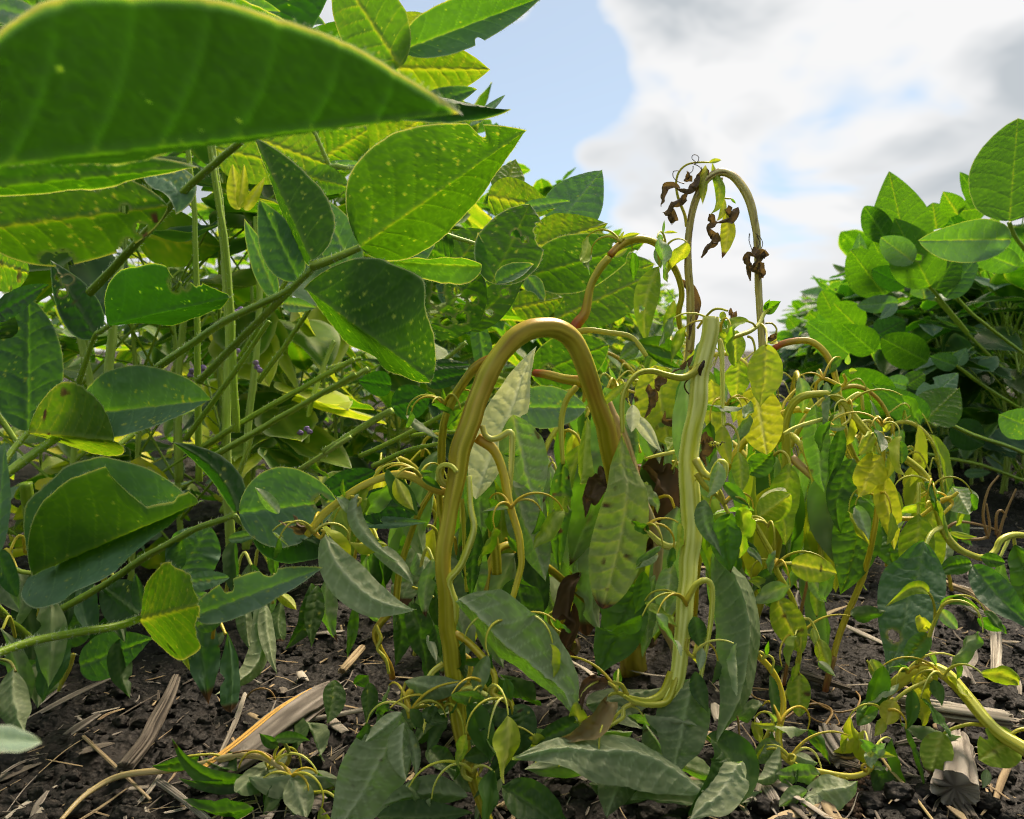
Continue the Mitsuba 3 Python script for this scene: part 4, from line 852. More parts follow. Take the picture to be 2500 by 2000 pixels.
S(p, 'petiole', [(12.8,656.4,79.5,1.5),(15.4,650.9,94.6,1.4),(20.1,648.2,99.5,1.3),(24.5,642.2,90.8,1.1)], 'pale', 366, step=0.004)
Lf(p, 'leaf', (25,642,92), (48,619,23), (-94,3,-33), -1, 35, 367, mid=(31,631,57), kind='obhemp', tone='hempG', specks=0, spots=0.2, fold=0.44, curl=0.66, twist=-0.1, wave=0.06, nveins=7, nu=30, nv=15)
Lf(p, 'leaf', (-21,589,163), (-12,577,90), (-93,-36,-5), -1, 25, 368, mid=(-11,583,127), kind='obhemp', tone='lime', specks=0, spots=0.4, fold=0.11, curl=0.2, twist=-0.23, wave=0.06, nveins=7, nu=30, nv=15)
S(p, 'petiole', [(-22,588.7,139.3,1.4),(-19.4,582.4,152.6,1.2),(-17.4,580.8,155.3,1.2),(-13.1,574.3,147.4,1)], 'yellow', 369, step=0.004)
Lf(p, 'leaf', (-13,574,149), (-27,560,58), (-85,-48,21), -1, 31, 370, mid=(-19,567,103), kind='hemp', tone='hempD', specks=0, spots=0.4, fold=0.19, curl=0.26, twist=0.52, wave=0.06, nveins=9, nu=30, nv=15)
S(p, 'petiole', [(22.7,600.2,104.1,1.4),(20,595.1,117.8,1.3),(13.4,590.8,114,1.2),(9,585.3,106.1,1)], 'lime', 371, step=0.004)
Lf(p, 'leaf', (9,585,107), (20,560,60), (-98,-8,-18), 1, 19, 372, mid=(20,572,83), kind='hemp', tone='hempD', specks=0, spots=0.2, fold=0.07, curl=0.09, twist=0.25, wave=0.06, nveins=7, nu=30, nv=15, deadtip=0.08)
S(p, 'petiole', [(-73.7,652.7,163.6,1.5),(-70.4,648.2,177.6,1.4),(-58.5,643.6,182.8,1.2),(-53.5,638.4,173.5,1.1)], 'yellow', 373, step=0.004)
Lf(p, 'leaf', (-53,638,175), (-70,621,89), (-83,-50,26), -1, 28, 374, mid=(-63,630,132), kind='obhemp', tone='hempG', specks=0, spots=0.4, fold=0.01, curl=0.22, twist=-0.63, wave=0.06, nveins=9, nu=30, nv=15)
S(p, 'petiole', [(-12.4,599.6,182.9,1.4),(-9.8,595.2,195.6,1.3),(-0.7,589.3,187.9,1.1),(3.5,584.3,179.4,1)], 'yellow', 375, step=0.004)
Lf(p, 'leaf', (3,584,181), (15,552,133), (-92,20,-35), -1, 21, 376, mid=(4,568,156), kind='hemp', tone='hempD', specks=0, spots=0.2, fold=0.34, curl=0.77, twist=-0.46, wave=0.06, nveins=7, nu=30, nv=15)
S(p, 'petiole', [(-20.6,624.4,185.9,1.4),(-22.9,618.9,199.2,1.3),(-25.7,616.1,205.1,1.2),(-29.8,610.2,196.2,1.1)], 'lime', 377, step=0.004)
Lf(p, 'leaf', (-30,610,197), (-6,591,110), (-88,-45,-14), 1, 33, 378, mid=(-14,601,153), kind='obhemp', tone='hempG', specks=0, spots=0.4, fold=0.42, curl=0.53, twist=0.59, wave=0.06, nveins=7, nu=30, nv=15, bites=[(1, 0.37, 0.06, 0.45)])
S(p, 'petiole', [(-24.5,628,132.7,1.5),(-21.7,623.6,146.5,1.3),(-9.5,618,142.7,1.2),(-5,613,134,1.1)], 'pale', 379, step=0.004)
Lf(p, 'leaf', (-5,613,135), (4,590,79), (-97,11,-21), -1, 22, 380, mid=(2,601,107), kind='hemp', tone='hempD', specks=0, spots=0, fold=0.1, curl=-0.48, twist=-0.05, wave=0.06, nveins=7, nu=30, nv=15, bites=[(-1, 0.39, 0.06, 0.45)])
Lf(p, 'leaf', (-28,614,82), (-36,605,35), (-98,-9,18), 1, 21, 381, mid=(-32,609,58), kind='hemp', tone='hempG', specks=0, spots=0.2, fold=0.28, curl=0.42, twist=-0.59, wave=0.06, nveins=9, nu=30, nv=15)
S(p, 'petiole', [(3.6,642.2,146.8,1.5),(6.2,635.8,161,1.3),(9,634.1,159.9,1.3),(13.4,627.4,151.1,1.1)], 'pale', 382, step=0.004)
Lf(p, 'leaf', (13,628,152), (14,601,58), (-95,30,-9), -1, 35, 383, mid=(12,614,105), kind='hemp', tone='hempP', specks=0, spots=0.4, fold=0.4, curl=0.19, twist=0.35, wave=0.06, nveins=7, nu=30, nv=15, deadtip=0.11)
S(p, 'petiole', [(-36.4,615.6,63.8,1.4),(-38.6,610.8,78.1,1.3),(-43.9,607.1,87.2,1.2),(-48,601.7,79.1,1.1)], 'pale', 384, step=0.004)
Lf(p, 'leaf', (-48,602,80), (-39,580,26), (-94,22,-25), 1, 22, 385, mid=(-42,591,53), kind='hemp', tone='lime', specks=0, spots=0.1, fold=0.49, curl=0.74, twist=0.67, wave=0.06, nveins=7, nu=30, nv=15, bites=[(-1, 0.56, 0.06, 0.45)])
Lf(p, 'leaf', (-25,653,161), (-23,628,104), (-87,44,-22), -1, 27, 386, mid=(-24,640,132), kind='hemp', tone='lime', specks=0, spots=0.2, fold=0.24, curl=0.35, twist=-0.04, wave=0.06, nveins=9, nu=30, nv=15)
S(p, 'petiole', [(-11.7,591.9,96.8,1.4),(-9.2,586.6,110.5,1.2),(-2,582.9,110.3,1.1),(2.2,577.3,102.6,1)], 'yellow', 387, step=0.004)
Lf(p, 'leaf', (2,577,104), (-5,554,26), (-94,-28,18), -1, 37, 388, mid=(-8,566,64), kind='hemp', tone='hempP', specks=0, spots=0.4, fold=0.27, curl=0.72, twist=0.11, wave=0.06, nveins=7, nu=30, nv=15)
Lf(p, 'leaf', (-53,611,88), (-42,604,17), (-87,-48,-9), -1, 28, 389, mid=(-55,607,53), kind='obhemp', tone='hempD', specks=0, spots=0.2, fold=0.17, curl=-0.39, twist=0.4, wave=0.06, nveins=9, nu=30, nv=15, bites=[(1, 0.45, 0.06, 0.45)])
Lf(p, 'leaf', (-22,639,139), (-33,608,70), (-96,27,3), 1, 23, 390, mid=(-30,623,104), kind='hemp', tone='lime', specks=0, spots=0, fold=0.24, curl=-0.12, twist=-0.63, wave=0.06, nveins=9, nu=30, nv=15, deadtip=0.18, bites=[(-1, 0.36, 0.06, 0.45)])
S(p, 'petiole', [(-25,663.1,92,1.5),(-27.5,657.6,107,1.4),(-33.9,654.6,109,1.3),(-38.3,648.7,100.1,1.1)], 'pale', 391, step=0.004)
Lf(p, 'leaf', (-38,649,101), (-35,619,29), (-100,6,-7), -1, 31, 392, mid=(-29,634,65), kind='hemp', tone='hempP', specks=0, spots=0.1, fold=0.38, curl=0.29, twist=-0.17, wave=0.06, nveins=8, nu=30, nv=15)
Lf(p, 'leaf', (-29,640,170), (-24,634,107), (-97,23,-9), 1, 24, 393, mid=(-31,637,139), kind='obhemp', tone='hempG', specks=0, spots=0.1, fold=0.34, curl=0.21, twist=0.21, wave=0.06, nveins=7, nu=30, nv=15, bites=[(1, 0.38, 0.06, 0.45)])
S(p, 'petiole', [(-3.7,610.5,180.7,1.4),(-1.2,605.3,193.7,1.3),(6.4,601.5,195.3,1.2),(10.7,595.9,186.6,1)], 'yellow', 394, step=0.004)
Lf(p, 'leaf', (11,596,188), (15,564,139), (-100,-6,-6), 1, 23, 395, mid=(15,580,163), kind='obhemp', tone='hempG', specks=0, spots=0.2, fold=0.29, curl=0.12, twist=-0.12, wave=0.06, nveins=8, nu=30, nv=15, deadtip=0.13, bites=[(1, 0.3, 0.06, 0.45)])
S(p, 'petiole', [(-39.7,572.8,103,1.3),(-41.6,566.8,116.4,1.2),(-44.3,564.1,113.7,1.1),(-47.9,558,106.4,1)], 'yellow', 396, step=0.004)
Lf(p, 'leaf', (-48,558,108), (-45,533,55), (-93,-35,12), 1, 25, 397, mid=(-42,545,81), kind='hemp', tone='hempG', specks=0, spots=0, fold=0.1, curl=0.49, twist=0.29, wave=0.06, nveins=9, nu=30, nv=15)
S(p, 'petiole', [(-67.4,539.4,40.9,1.3),(-64.4,534,54.4,1.1),(-62.3,531,61.6,1.1),(-57.9,525.4,55.2,0.9)], 'pale', 398, step=0.004)
Lf(p, 'leaf', (-58,525,56), (-51,515,25), (-93,25,-28), -1, 13, 399, mid=(-58,520,40), kind='obhemp', tone='hempD', specks=0, spots=0.1, fold=0.36, curl=0.36, twist=0.13, wave=0.06, nveins=7, nu=30, nv=15)
S(p, 'petiole', [(-56.5,567,38.9,1.3),(-53.4,560.8,53.1,1.2),(-50.6,558.8,52.1,1.1),(-46,552.4,45.5,1)], 'yellow', 400, step=0.004)
Lf(p, 'leaf', (-46,553,47), (-32,535,20), (-77,-64,3), -1, 16, 401, mid=(-38,543,33), kind='obhemp', tone='hempD', specks=0, spots=0.2, fold=0.35, curl=-0.33, twist=0.69, wave=0.06, nveins=9, nu=30, nv=15)
S(p, 'petiole', [(-40.9,552.5,82.9,1.3),(-42.7,547,96.1,1.2),(-44.9,544.1,102.6,1.1),(-48.4,538.4,95.6,0.9)], 'lime', 402, step=0.004)
Lf(p, 'leaf', (-48,538,97), (-46,532,57), (-100,-3,-5), -1, 13, 403, mid=(-50,535,77), kind='hemp', tone='hempD', specks=0, spots=0.4, fold=0.31, curl=0.37, twist=-0.51, wave=0.06, nveins=8, nu=30, nv=15, deadtip=0.1)
Lf(p, 'leaf', (-41,527,88), (-30,504,52), (-90,19,-39), -1, 20, 404, mid=(-33,516,70), kind='hemp', tone='hempG', specks=0, spots=0, fold=0.39, curl=0.09, twist=0.44, wave=0.06, nveins=9, nu=30, nv=15)
S(p, 'petiole', [(-61.6,528.4,101.8,1.2),(-58.7,523,114.4,1.1),(-55.5,519.9,120.7,1),(-51.3,514.3,114,0.9)], 'pale', 405, step=0.004)
Lf(p, 'leaf', (-51,514,115), (-55,501,80), (-99,10,7), -1, 13, 406, mid=(-53,508,97), kind='hemp', tone='hempG', specks=0, spots=0.4, fold=0.3, curl=0.7, twist=-0.29, wave=0.06, nveins=7, nu=30, nv=15, deadtip=0.13, bites=[(-1, 0.32, 0.06, 0.45)])
S(p, 'petiole', [(-37.1,578.4,44.2,1.4),(-39.1,573.1,58.3,1.2),(-41.7,570.2,65.2,1.1),(-45.4,564.4,58,1)], 'pale', 407, step=0.004)
Lf(p, 'leaf', (-45,565,59), (-30,534,30), (-87,-49,5), -1, 15, 408, mid=(-40,549,44), kind='obhemp', tone='hempD', specks=0, spots=0.4, fold=0.3, curl=-0.42, twist=-0.11, wave=0.06, nveins=9, nu=30, nv=15)
S(p, 'petiole', [(-39.4,577.1,65.8,1.4),(-41.4,572.1,79.5,1.2),(-47.9,568.4,85.3,1.1),(-51.6,562.9,78,1)], 'yellow', 409, step=0.004)
Lf(p, 'leaf', (-52,563,79), (-46,534,27), (-91,-39,13), 1, 19, 410, mid=(-53,548,52), kind='hemp', tone='hempG', specks=0, spots=0.4, fold=0.29, curl=0.21, twist=-0.45, wave=0.06, nveins=7, nu=30, nv=15, deadtip=0.07)
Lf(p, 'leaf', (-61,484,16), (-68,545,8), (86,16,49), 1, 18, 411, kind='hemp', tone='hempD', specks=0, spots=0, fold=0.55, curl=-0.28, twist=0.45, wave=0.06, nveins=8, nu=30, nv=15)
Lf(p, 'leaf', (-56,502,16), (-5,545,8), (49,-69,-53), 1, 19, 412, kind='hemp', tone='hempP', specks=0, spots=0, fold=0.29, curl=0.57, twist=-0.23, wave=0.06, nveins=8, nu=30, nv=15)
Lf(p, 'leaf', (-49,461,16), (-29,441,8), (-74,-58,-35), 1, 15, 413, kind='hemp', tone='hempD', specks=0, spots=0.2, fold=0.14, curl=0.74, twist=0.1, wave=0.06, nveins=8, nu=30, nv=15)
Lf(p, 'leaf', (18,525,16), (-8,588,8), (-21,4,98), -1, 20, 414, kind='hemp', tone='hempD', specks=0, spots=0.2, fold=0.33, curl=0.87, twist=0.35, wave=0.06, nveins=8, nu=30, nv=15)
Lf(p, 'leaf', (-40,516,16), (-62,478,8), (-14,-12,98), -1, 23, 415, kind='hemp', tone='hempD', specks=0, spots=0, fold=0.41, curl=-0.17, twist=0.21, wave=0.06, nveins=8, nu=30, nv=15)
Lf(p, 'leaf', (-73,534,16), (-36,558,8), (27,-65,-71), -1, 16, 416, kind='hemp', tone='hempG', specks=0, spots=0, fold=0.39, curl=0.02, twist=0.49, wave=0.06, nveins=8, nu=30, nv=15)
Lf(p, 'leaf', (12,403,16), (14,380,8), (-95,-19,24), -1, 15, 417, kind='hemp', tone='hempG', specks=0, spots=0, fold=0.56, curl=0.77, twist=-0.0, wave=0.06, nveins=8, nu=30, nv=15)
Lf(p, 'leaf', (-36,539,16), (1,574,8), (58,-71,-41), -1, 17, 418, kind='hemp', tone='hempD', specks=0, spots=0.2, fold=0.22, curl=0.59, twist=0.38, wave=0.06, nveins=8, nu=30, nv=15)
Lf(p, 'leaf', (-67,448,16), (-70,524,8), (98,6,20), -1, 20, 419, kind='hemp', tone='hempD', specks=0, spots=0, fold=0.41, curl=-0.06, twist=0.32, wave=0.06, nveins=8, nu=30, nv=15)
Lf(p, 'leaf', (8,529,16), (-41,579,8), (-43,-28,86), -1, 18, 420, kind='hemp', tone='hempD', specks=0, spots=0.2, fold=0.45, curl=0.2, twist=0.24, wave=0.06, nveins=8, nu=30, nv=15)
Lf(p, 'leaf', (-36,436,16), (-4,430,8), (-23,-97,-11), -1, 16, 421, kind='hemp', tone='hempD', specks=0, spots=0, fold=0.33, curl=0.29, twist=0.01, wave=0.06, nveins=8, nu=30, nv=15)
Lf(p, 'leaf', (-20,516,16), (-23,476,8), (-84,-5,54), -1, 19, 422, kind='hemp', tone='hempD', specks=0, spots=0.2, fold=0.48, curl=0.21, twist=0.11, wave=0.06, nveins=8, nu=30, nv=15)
p = thing('fallen_leaf', 'large grey-green leaf lying flat across the ground at the bottom centre', 'leaf', 'drooped leaves lying on the soil')
Lf(p, 'blade', (101,409,17), (1,386,48), (-2,84,53), -1, 33, 423, mid=(55,398,41), kind='hemp', fold=0.5, tone='hempP', specks=0, nveins=12, wave=0.015)
p = thing('fallen_leaf', 'dark green leaf under the shrivelled brown leaf at the bottom centre', 'leaf', 'drooped leaves lying on the soil')
Lf(p, 'blade', (39,417,57), (8,411,43), (-43,16,89), 1, 13, 424, kind='hemp', tone='hempD', specks=0, nveins=9)
p = thing('fallen_leaf', 'dull grey-green leaf at the bottom, right of the large leaf lying at the lower left', 'leaf', 'drooped leaves lying on the soil')
Lf(p, 'blade', (-24,409,16), (-68,404,12), (-8,-1,100), -1, 17, 425, kind='hemp', tone='hempG', specks=0)
p = thing('fallen_leaf', 'dark leaf at the bottom edge below the stem foot', 'leaf', 'drooped leaves lying on the soil')
Lf(p, 'blade', (-69,394,13), (-21,399,12), (8,-87,-49), 1, 16, 426, kind='hemp', tone='hempD', specks=0)
p = thing('fallen_leaf', 'dark green leaf curving along the bottom edge, right of the stem foot', 'leaf', 'drooped leaves lying on the soil')
Lf(p, 'blade', (-6,395,29), (31,384,13), (-47,-61,-64), 1, 22, 427, kind='hemp', tone='hempD', specks=0, nveins=9, wave=0.03)
p = thing('fallen_leaf', 'green leaf curled like a cup at the right end of the large ground leaf', 'leaf', 'drooped leaves lying on the soil')
Lf(p, 'blade', (108,431,37), (92,403,8), (-92,21,33), 1, 30, 428, mid=(118,417,24), kind='oval', curl=0.9, tone='hempD', specks=0, nveins=7, label='cupped dark upper side')
Lf(p, 'blade', (123,415,32), (89,394,11), (-63,72,31), -1, 21, 429, mid=(111,404,20), kind='hemp', fold=0.3, tone='hempP', specks=0, nveins=8)
p = thing('fallen_leaf', 'grey-green leaf at the bottom, half under the large ground leaf', 'leaf', 'drooped leaves lying on the soil')
Lf(p, 'blade', (73,420,26), (49,394,12), (-72,32,62), -1, 23, 430, kind='hemp', tone='hempG', specks=0)
p = thing('shrivelled_leaf', 'dry brown rolled leaf lying between the two thick stems', 'leaf', 'drooped leaves lying on the soil')
Lf(p, 'blade', (54,418,73), (36,412,62), (-54,23,81), 1, 13, 431, mid=(42,416,72), kind='hemp', curl=1.6, tone='brown', crumple=0.35, specks=0, dead=1)
Lf(p, 'blade', (53,418,64), (23,401,48), (-57,24,79), 1, 15, 432, mid=(41,409,54), kind='hemp', curl=1.3, tone='tan', crumple=0.4, specks=0, dead=0.8, spots=0.6)
p = thing('wilted_pigweed', 'wilted weed with a thick pale yellow-green stem broken off at its top', 'weed', 'wilted weeds between the crop rows')
S(p, 'main_stem', [(123.8,502.9,270.6,4.9),(122.9,502.2,261.2,5.1),(118.6,500.4,243.6,5.3),(114.4,495.5,217.3,5.6),(108.7,489.5,194.3,6),(106.4,482.5,172,6.1),(107.4,474.6,147.5,6.1),(102.9,462.7,121.9,5.7),(98.1,452.5,96.9,4.8),(96.7,446.1,78.4,4.6),(93.1,440.5,62.6,4.2),(85.6,436.8,53.8,3.7)], 'pale', 433, sides=24, ridge=0.08, blush=0.2)
S(p, 'branch', [(90.4,442.8,67.6,2.6),(84.7,437.1,59.4,2.2),(75.6,432.6,56.7,1.9),(65.8,428.5,59.4,1.5),(57,424.8,64.3,1),(52.2,422.5,63.5,0.7)], 'lime', 434, blush=0.3)
S(p, 'branch', [(92.6,439.7,66,2.1),(86.8,433.4,56.3,1.8),(76.9,429.2,55.4,1.6),(67.1,425.3,58.5,1.3),(60.3,422.5,63.5,1.1)], 'lime', 435, blush=0.3)
S(p, 'petiole', [(62.8,427.4,61.8,1.3),(59.3,422.4,69.6,1.1),(54.3,418.2,73.2,0.9)], 'lime', 436)
S(p, 'petiole', [(67.4,427,57.3,1.3),(60.6,423.7,56,1.1),(60.3,421.3,52.5,1.1),(55.4,418.4,50.2,0.9),(51.6,416.4,49.3,0.7)], 'pale', 437)
S(p, 'branch', [(117.4,495.7,241.6,2.5),(113.7,494.7,238.7,2.3),(109.4,493.5,235.6,2.2),(103.4,492.2,233.8,2.1),(94.3,490.7,235.3,1.9),(85.4,489.2,237.4,1.7),(77.6,487.8,236.6,1.6),(71.4,485.9,231.5,1.5),(67.1,483.5,223,1.4),(65.7,481,213.4,1.4),(66,477.7,201.2,1.2)], 'lime', 438, blush=0.3)
S(p, 'wound', [(116.2,486.9,244.1,0.5),(115.2,487.3,241.2,1.3),(113.9,487.7,238.3,1.3),(114.3,488.2,234.8,0.5)], 'dark', 439)
S(p, 'petiole', [(108.1,471.6,186.1,2.4),(112.5,468.8,178.1,2),(117,467.4,175.9,1.8),(118.4,466.6,180.9,1.6),(121,465.7,185.4,1.5),(124.2,464.7,184.1,1.5),(123.9,463,178.5,1.4),(119.9,460.5,171.1,1.2)], 'pale', 440, ridge=0.1)
S(p, 'branch', [(109.1,470.9,177.3,1.7),(113.7,467.3,170,1.5),(119.4,464.5,166.1,1.4),(123.2,461.8,161.2,1.2),(125.3,459.3,155.8,1.1)], 'lime', 441)
Lf(p, 'leaf', (120,462,186), (112,455,166), (-90,-14,41), 1, 10, 442, kind='hemp', fold=0.4, tone='hempP', specks=0)
Lf(p, 'leaf', (126,459,157), (126,452,122), (-99,12,-4), 1, 18, 443, kind='hemp', tone='hempU', specks=0, nveins=8, deadtip=0.05, label='bright green spade-shaped leaf')
Lf(p, 'leaf', (112,460,164), (121,453,133), (-95,-17,-25), 1, 12, 444, mid=(111,456,150), kind='hemp', tone='hempG', specks=0, nveins=8, twist=0.6)
Lf(p, 'leaf', (122,461,174), (136,455,161), (-73,-18,-65), 1, 8, 445, kind='hemp', tone='hempU')
S(p, 'petiole', [(98.5,448.7,107,1.9),(101.7,448.6,112.8,1.8),(105.4,448.4,117.7,1.7),(110.4,448,119.6,1.7),(113.4,447.3,116.1,1.6),(113.2,445.4,105.2,1.5),(111.1,442.8,89.8,1.3),(106.9,439.6,70.9,1.2),(103.3,436.9,55.7,1.2)], 'pale', 446)
Lf(p, 'leaf', (66,483,201), (52,450,104), (-99,6,12), -1, 32, 447, mid=(66,467,155), kind='obhemp', fold=0.1, tone='dull', spots=0.55, specks=0, nveins=11, wave=0.02, deadtip=0.06, label='large yellow-green leaf hanging left of the thick pale stem')
Lf(p, 'leaf', (81,491,103), (51,467,55), (-87,19,45), -1, 33, 448, kind='hemp', tone='hempU', specks=0, bites=[(1, 0.5, 0.1, 0.3)], nveins=9)
Lf(p, 'leaf', (88,491,111), (80,478,63), (-98,-5,17), -1, 15, 449, kind='hemp', tone='hempG')
Lf(p, 'leaf', (120,468,133), (111,426,36), (-95,-23,19), -1, 41, 450, mid=(123,447,90), kind='hemp', fold=0.6, tone='hempG', specks=0, nveins=11, label='huge grey-green leaf folded along its midrib behind the pale stem')
Lf(p, 'leaf', (102,438,65), (86,414,22), (-95,15,27), -1, 30, 451, kind='hemp', tone='hempG', specks=0, nveins=10)
Lf(p, 'leaf', (103,445,100), (106,439,83), (-98,-18,-10), 1, 11, 452, kind='hemp', tone='hempD')
Lf(p, 'leaf', (103,438,71), (108,427,52), (-97,-20,-14), 1, 10, 453, kind='hemp', tone='hempD')
Lf(p, 'leaf', (107,439,84), (104,433,73), (-96,-3,28), 1, 6, 454, kind='hemp', tone='hempP')
S(p, 'petiole', [(99.3,444.3,87.3,1.1),(98,442.5,82.2,1),(101.5,440.6,78.1,1),(105.8,439.5,79.5,0.9),(103.8,438.9,82.6,0.8)], 'lime', 455)
S(p, 'branch', [(86.1,435.9,41.8,1.9),(96.9,434,40.8,1.6),(104.9,432.3,37.8,1.3),(112.8,430.2,32.2,1)], 'lime', 456)
Lf(p, 'leaf', (93,462,126), (87,455,94), (-98,3,20), -1, 14, 457, kind='hemp', tone='hempP', specks=0, nveins=8)
Lf(p, 'leaf', (86,463,131), (72,457,124), (-50,11,86), 1, 8, 458, kind='hemp', tone='hempP')
Lf(p, 'leaf', (78,467,120), (72,460,96), (-98,1,22), 1, 10, 459, kind='hemp', tone='hempU', specks=0)
S(p, 'petiole', [(101.2,468,137.1,2.2),(92.8,464.9,134.9,2),(85.5,462.5,138.5,1.7),(79.2,460.1,144.9,1.3),(75.1,458.7,147.2,1)], 'pale', 460)
Lf(p, 'leaf', (79,458,144), (69,454,152), (64,-11,76), 1, 6, 461, kind='hemp', tone='hempU', crumple=0.3)
Lf(p, 'leaf', (74,489,217), (73,488,200), (-100,-2,6), 1, 9, 462, kind='hemp', tone='hempW', specks=0)
tuft(p, (141,547,263), 463)
tuft(p, (57,425,65), 464)
tuft(p, (53,421,47), 465)
tuft(p, (123,459,162), 466)
tuft(p, (99,446,106), 467)
tuft(p, (102,439,80), 468)
tuft(p, (76,459,146), 469)
tuft(p, (148,554,211), 470)
S(p, 'petiole', [(59.2,662.1,208.3,1.5),(61.4,657.7,222,1.4),(70.9,651.8,213.4,1.2),(75.1,646.7,203.7,1.1)], 'yellow', 471, step=0.004)
Lf(p, 'leaf', (75,647,205), (71,627,114), (-91,-39,12), -1, 39, 472, mid=(77,637,159), kind='obhemp', tone='lime', specks=0, spots=0.1, fold=0.04, curl=0.76, twist=-0.64, wave=0.06, nveins=8, nu=30, nv=15)
S(p, 'petiole', [(114.8,628.2,81.5,1.5),(111.2,623.7,95.8,1.3),(101,618.2,89.9,1.2),(95.8,613.1,81.5,1.1)], 'yellow', 473, step=0.004)
Lf(p, 'leaf', (96,613,83), (108,604,18), (-88,-46,-10), -1, 28, 474, mid=(103,609,50), kind='obhemp', tone='brown', specks=0, spots=0.4, fold=0.02, curl=1.3, twist=0.56, wave=0.06, nveins=7, nu=30, nv=15, bites=[(1, 0.7, 0.06, 0.45)], crumple=0.6, dead=1)
S(p, 'petiole', [(89,641.7,156.2,1.5),(90.8,637,170,1.3),(97.3,632.9,178.9,1.2),(101.1,627.6,169.8,1.1)], 'yellow', 475, step=0.004)
Lf(p, 'leaf', (101,628,171), (92,594,82), (-92,38,-5), 1, 35, 476, mid=(100,611,125), kind='hemp', tone='brown', specks=0, spots=0.1, fold=0.17, curl=1.3, twist=-0.65, wave=0.06, nveins=9, nu=30, nv=15, crumple=0.6, dead=1)
Lf(p, 'leaf', (124,568,242), (142,545,150), (-98,-6,-17), -1, 29, 477, mid=(131,557,195), kind='obhemp', tone='hempP', specks=0, spots=0, fold=0.24, curl=0.08, twist=-0.09, wave=0.06, nveins=8, nu=30, nv=15)
S(p, 'petiole', [(103.4,589.9,126.5,1.4),(104.9,585.3,139.6,1.2),(114.6,580.6,143.8,1.1),(117.8,575.5,135.8,1)], 'yellow', 478, step=0.004)
Lf(p, 'leaf', (118,576,137), (97,556,46), (-94,30,15), 1, 34, 479, mid=(113,566,91), kind='hemp', tone='hempP', specks=0, spots=0.2, fold=0.44, curl=-0.48, twist=0.1, wave=0.06, nveins=7, nu=30, nv=15)
S(p, 'petiole', [(135.8,616.2,154.6,1.4),(131.8,610.3,168.2,1.3),(126.4,607.7,168.7,1.2),(120.9,601.5,160.2,1.1)], 'lime', 480, step=0.004)
Lf(p, 'leaf', (121,602,161), (130,585,105), (-99,-4,-16), -1, 24, 481, mid=(132,593,133), kind='obhemp', tone='hempG', specks=0, spots=0.2, fold=0.43, curl=0.03, twist=0.18, wave=0.06, nveins=9, nu=30, nv=15)
Lf(p, 'leaf', (57,620,100), (55,589,36), (-99,15,-3), 1, 22, 482, mid=(59,605,67), kind='obhemp', tone='hempG', specks=0, spots=0.2, fold=0.01, curl=-0.07, twist=-0.53, wave=0.06, nveins=9, nu=30, nv=15, deadtip=0.17, bites=[(-1, 0.63, 0.06, 0.45)])
S(p, 'petiole', [(121.4,638.6,162.1,1.5),(117.6,633.5,175.9,1.3),(108.6,629.3,173.4,1.2),(103.3,623.7,164.4,1.1)], 'lime', 483, step=0.004)
Lf(p, 'leaf', (103,624,166), (116,597,72), (-99,-3,-12), 1, 40, 484, mid=(120,610,118), kind='hemp', tone='hempU', specks=0, spots=0.4, fold=0.09, curl=-0.17, twist=-0.39, wave=0.06, nveins=7, nu=30, nv=15)
Lf(p, 'leaf', (118,612,110), (108,605,22), (-94,32,8), 1, 36, 485, mid=(117,608,66), kind='hemp', tone='lime', specks=0, spots=0, fold=0.2, curl=-0.11, twist=0.16, wave=0.06, nveins=7, nu=30, nv=15)
S(p, 'petiole', [(40.7,648.8,171.4,1.5),(42.9,643.8,185.3,1.4),(51.3,639.5,182.9,1.2),(55.5,633.9,173.7,1.1)], 'yellow', 486, step=0.004)
Lf(p, 'leaf', (55,634,175), (36,602,110), (-97,11,23), -1, 27, 487, mid=(44,618,142), kind='hemp', tone='lime', specks=0, spots=0.2, fold=0.37, curl=0.15, twist=0.29, wave=0.06, nveins=8, nu=30, nv=15, bites=[(-1, 0.64, 0.06, 0.45)])
S(p, 'petiole', [(92.2,646.4,212.4,1.5),(94,641.8,225.8,1.4),(104.8,636.7,223.7,1.2),(108.5,631.5,214.2,1.1)], 'lime', 488, step=0.004)
Lf(p, 'leaf', (109,632,215), (110,598,165), (-87,41,-29), -1, 19, 489, mid=(110,615,190), kind='hemp', tone='hempP', specks=0, spots=0, fold=0.02, curl=-0.46, twist=-0.12, wave=0.06, nveins=7, nu=30, nv=15, bites=[(-1, 0.75, 0.06, 0.45)])
S(p, 'petiole', [(44.4,639.5,150.6,1.5),(46.6,635,164.4,1.3),(57.4,629.5,159.3,1.2),(61.5,624.4,150.4,1.1)], 'pale', 490, step=0.004)
Lf(p, 'leaf', (62,624,152), (54,596,74), (-92,38,-5), -1, 38, 491, mid=(49,610,112), kind='hemp', tone='hempP', specks=0, spots=0, fold=0.14, curl=0.59, twist=-0.63, wave=0.06, nveins=7, nu=30, nv=15)
S(p, 'petiole', [(113.9,659.7,204.7,1.5),(110.3,655.1,218.5,1.4),(102.2,649.6,209.8,1.2),(96.9,644.4,200.2,1.1)], 'lime', 492, step=0.004)
Lf(p, 'leaf', (97,644,202), (90,620,145), (-90,43,-7), 1, 19, 493, mid=(87,632,173), kind='hemp', tone='hempP', specks=0, spots=0.4, fold=0.18, curl=0.44, twist=-0.25, wave=0.06, nveins=7, nu=30, nv=15, deadtip=0.2)
S(p, 'petiole', [(121.7,646.2,145.5,1.5),(123.2,641.4,159.5,1.4),(132.3,637.1,160.2,1.2),(135.8,631.6,151.1,1.1)], 'yellow', 494, step=0.004)
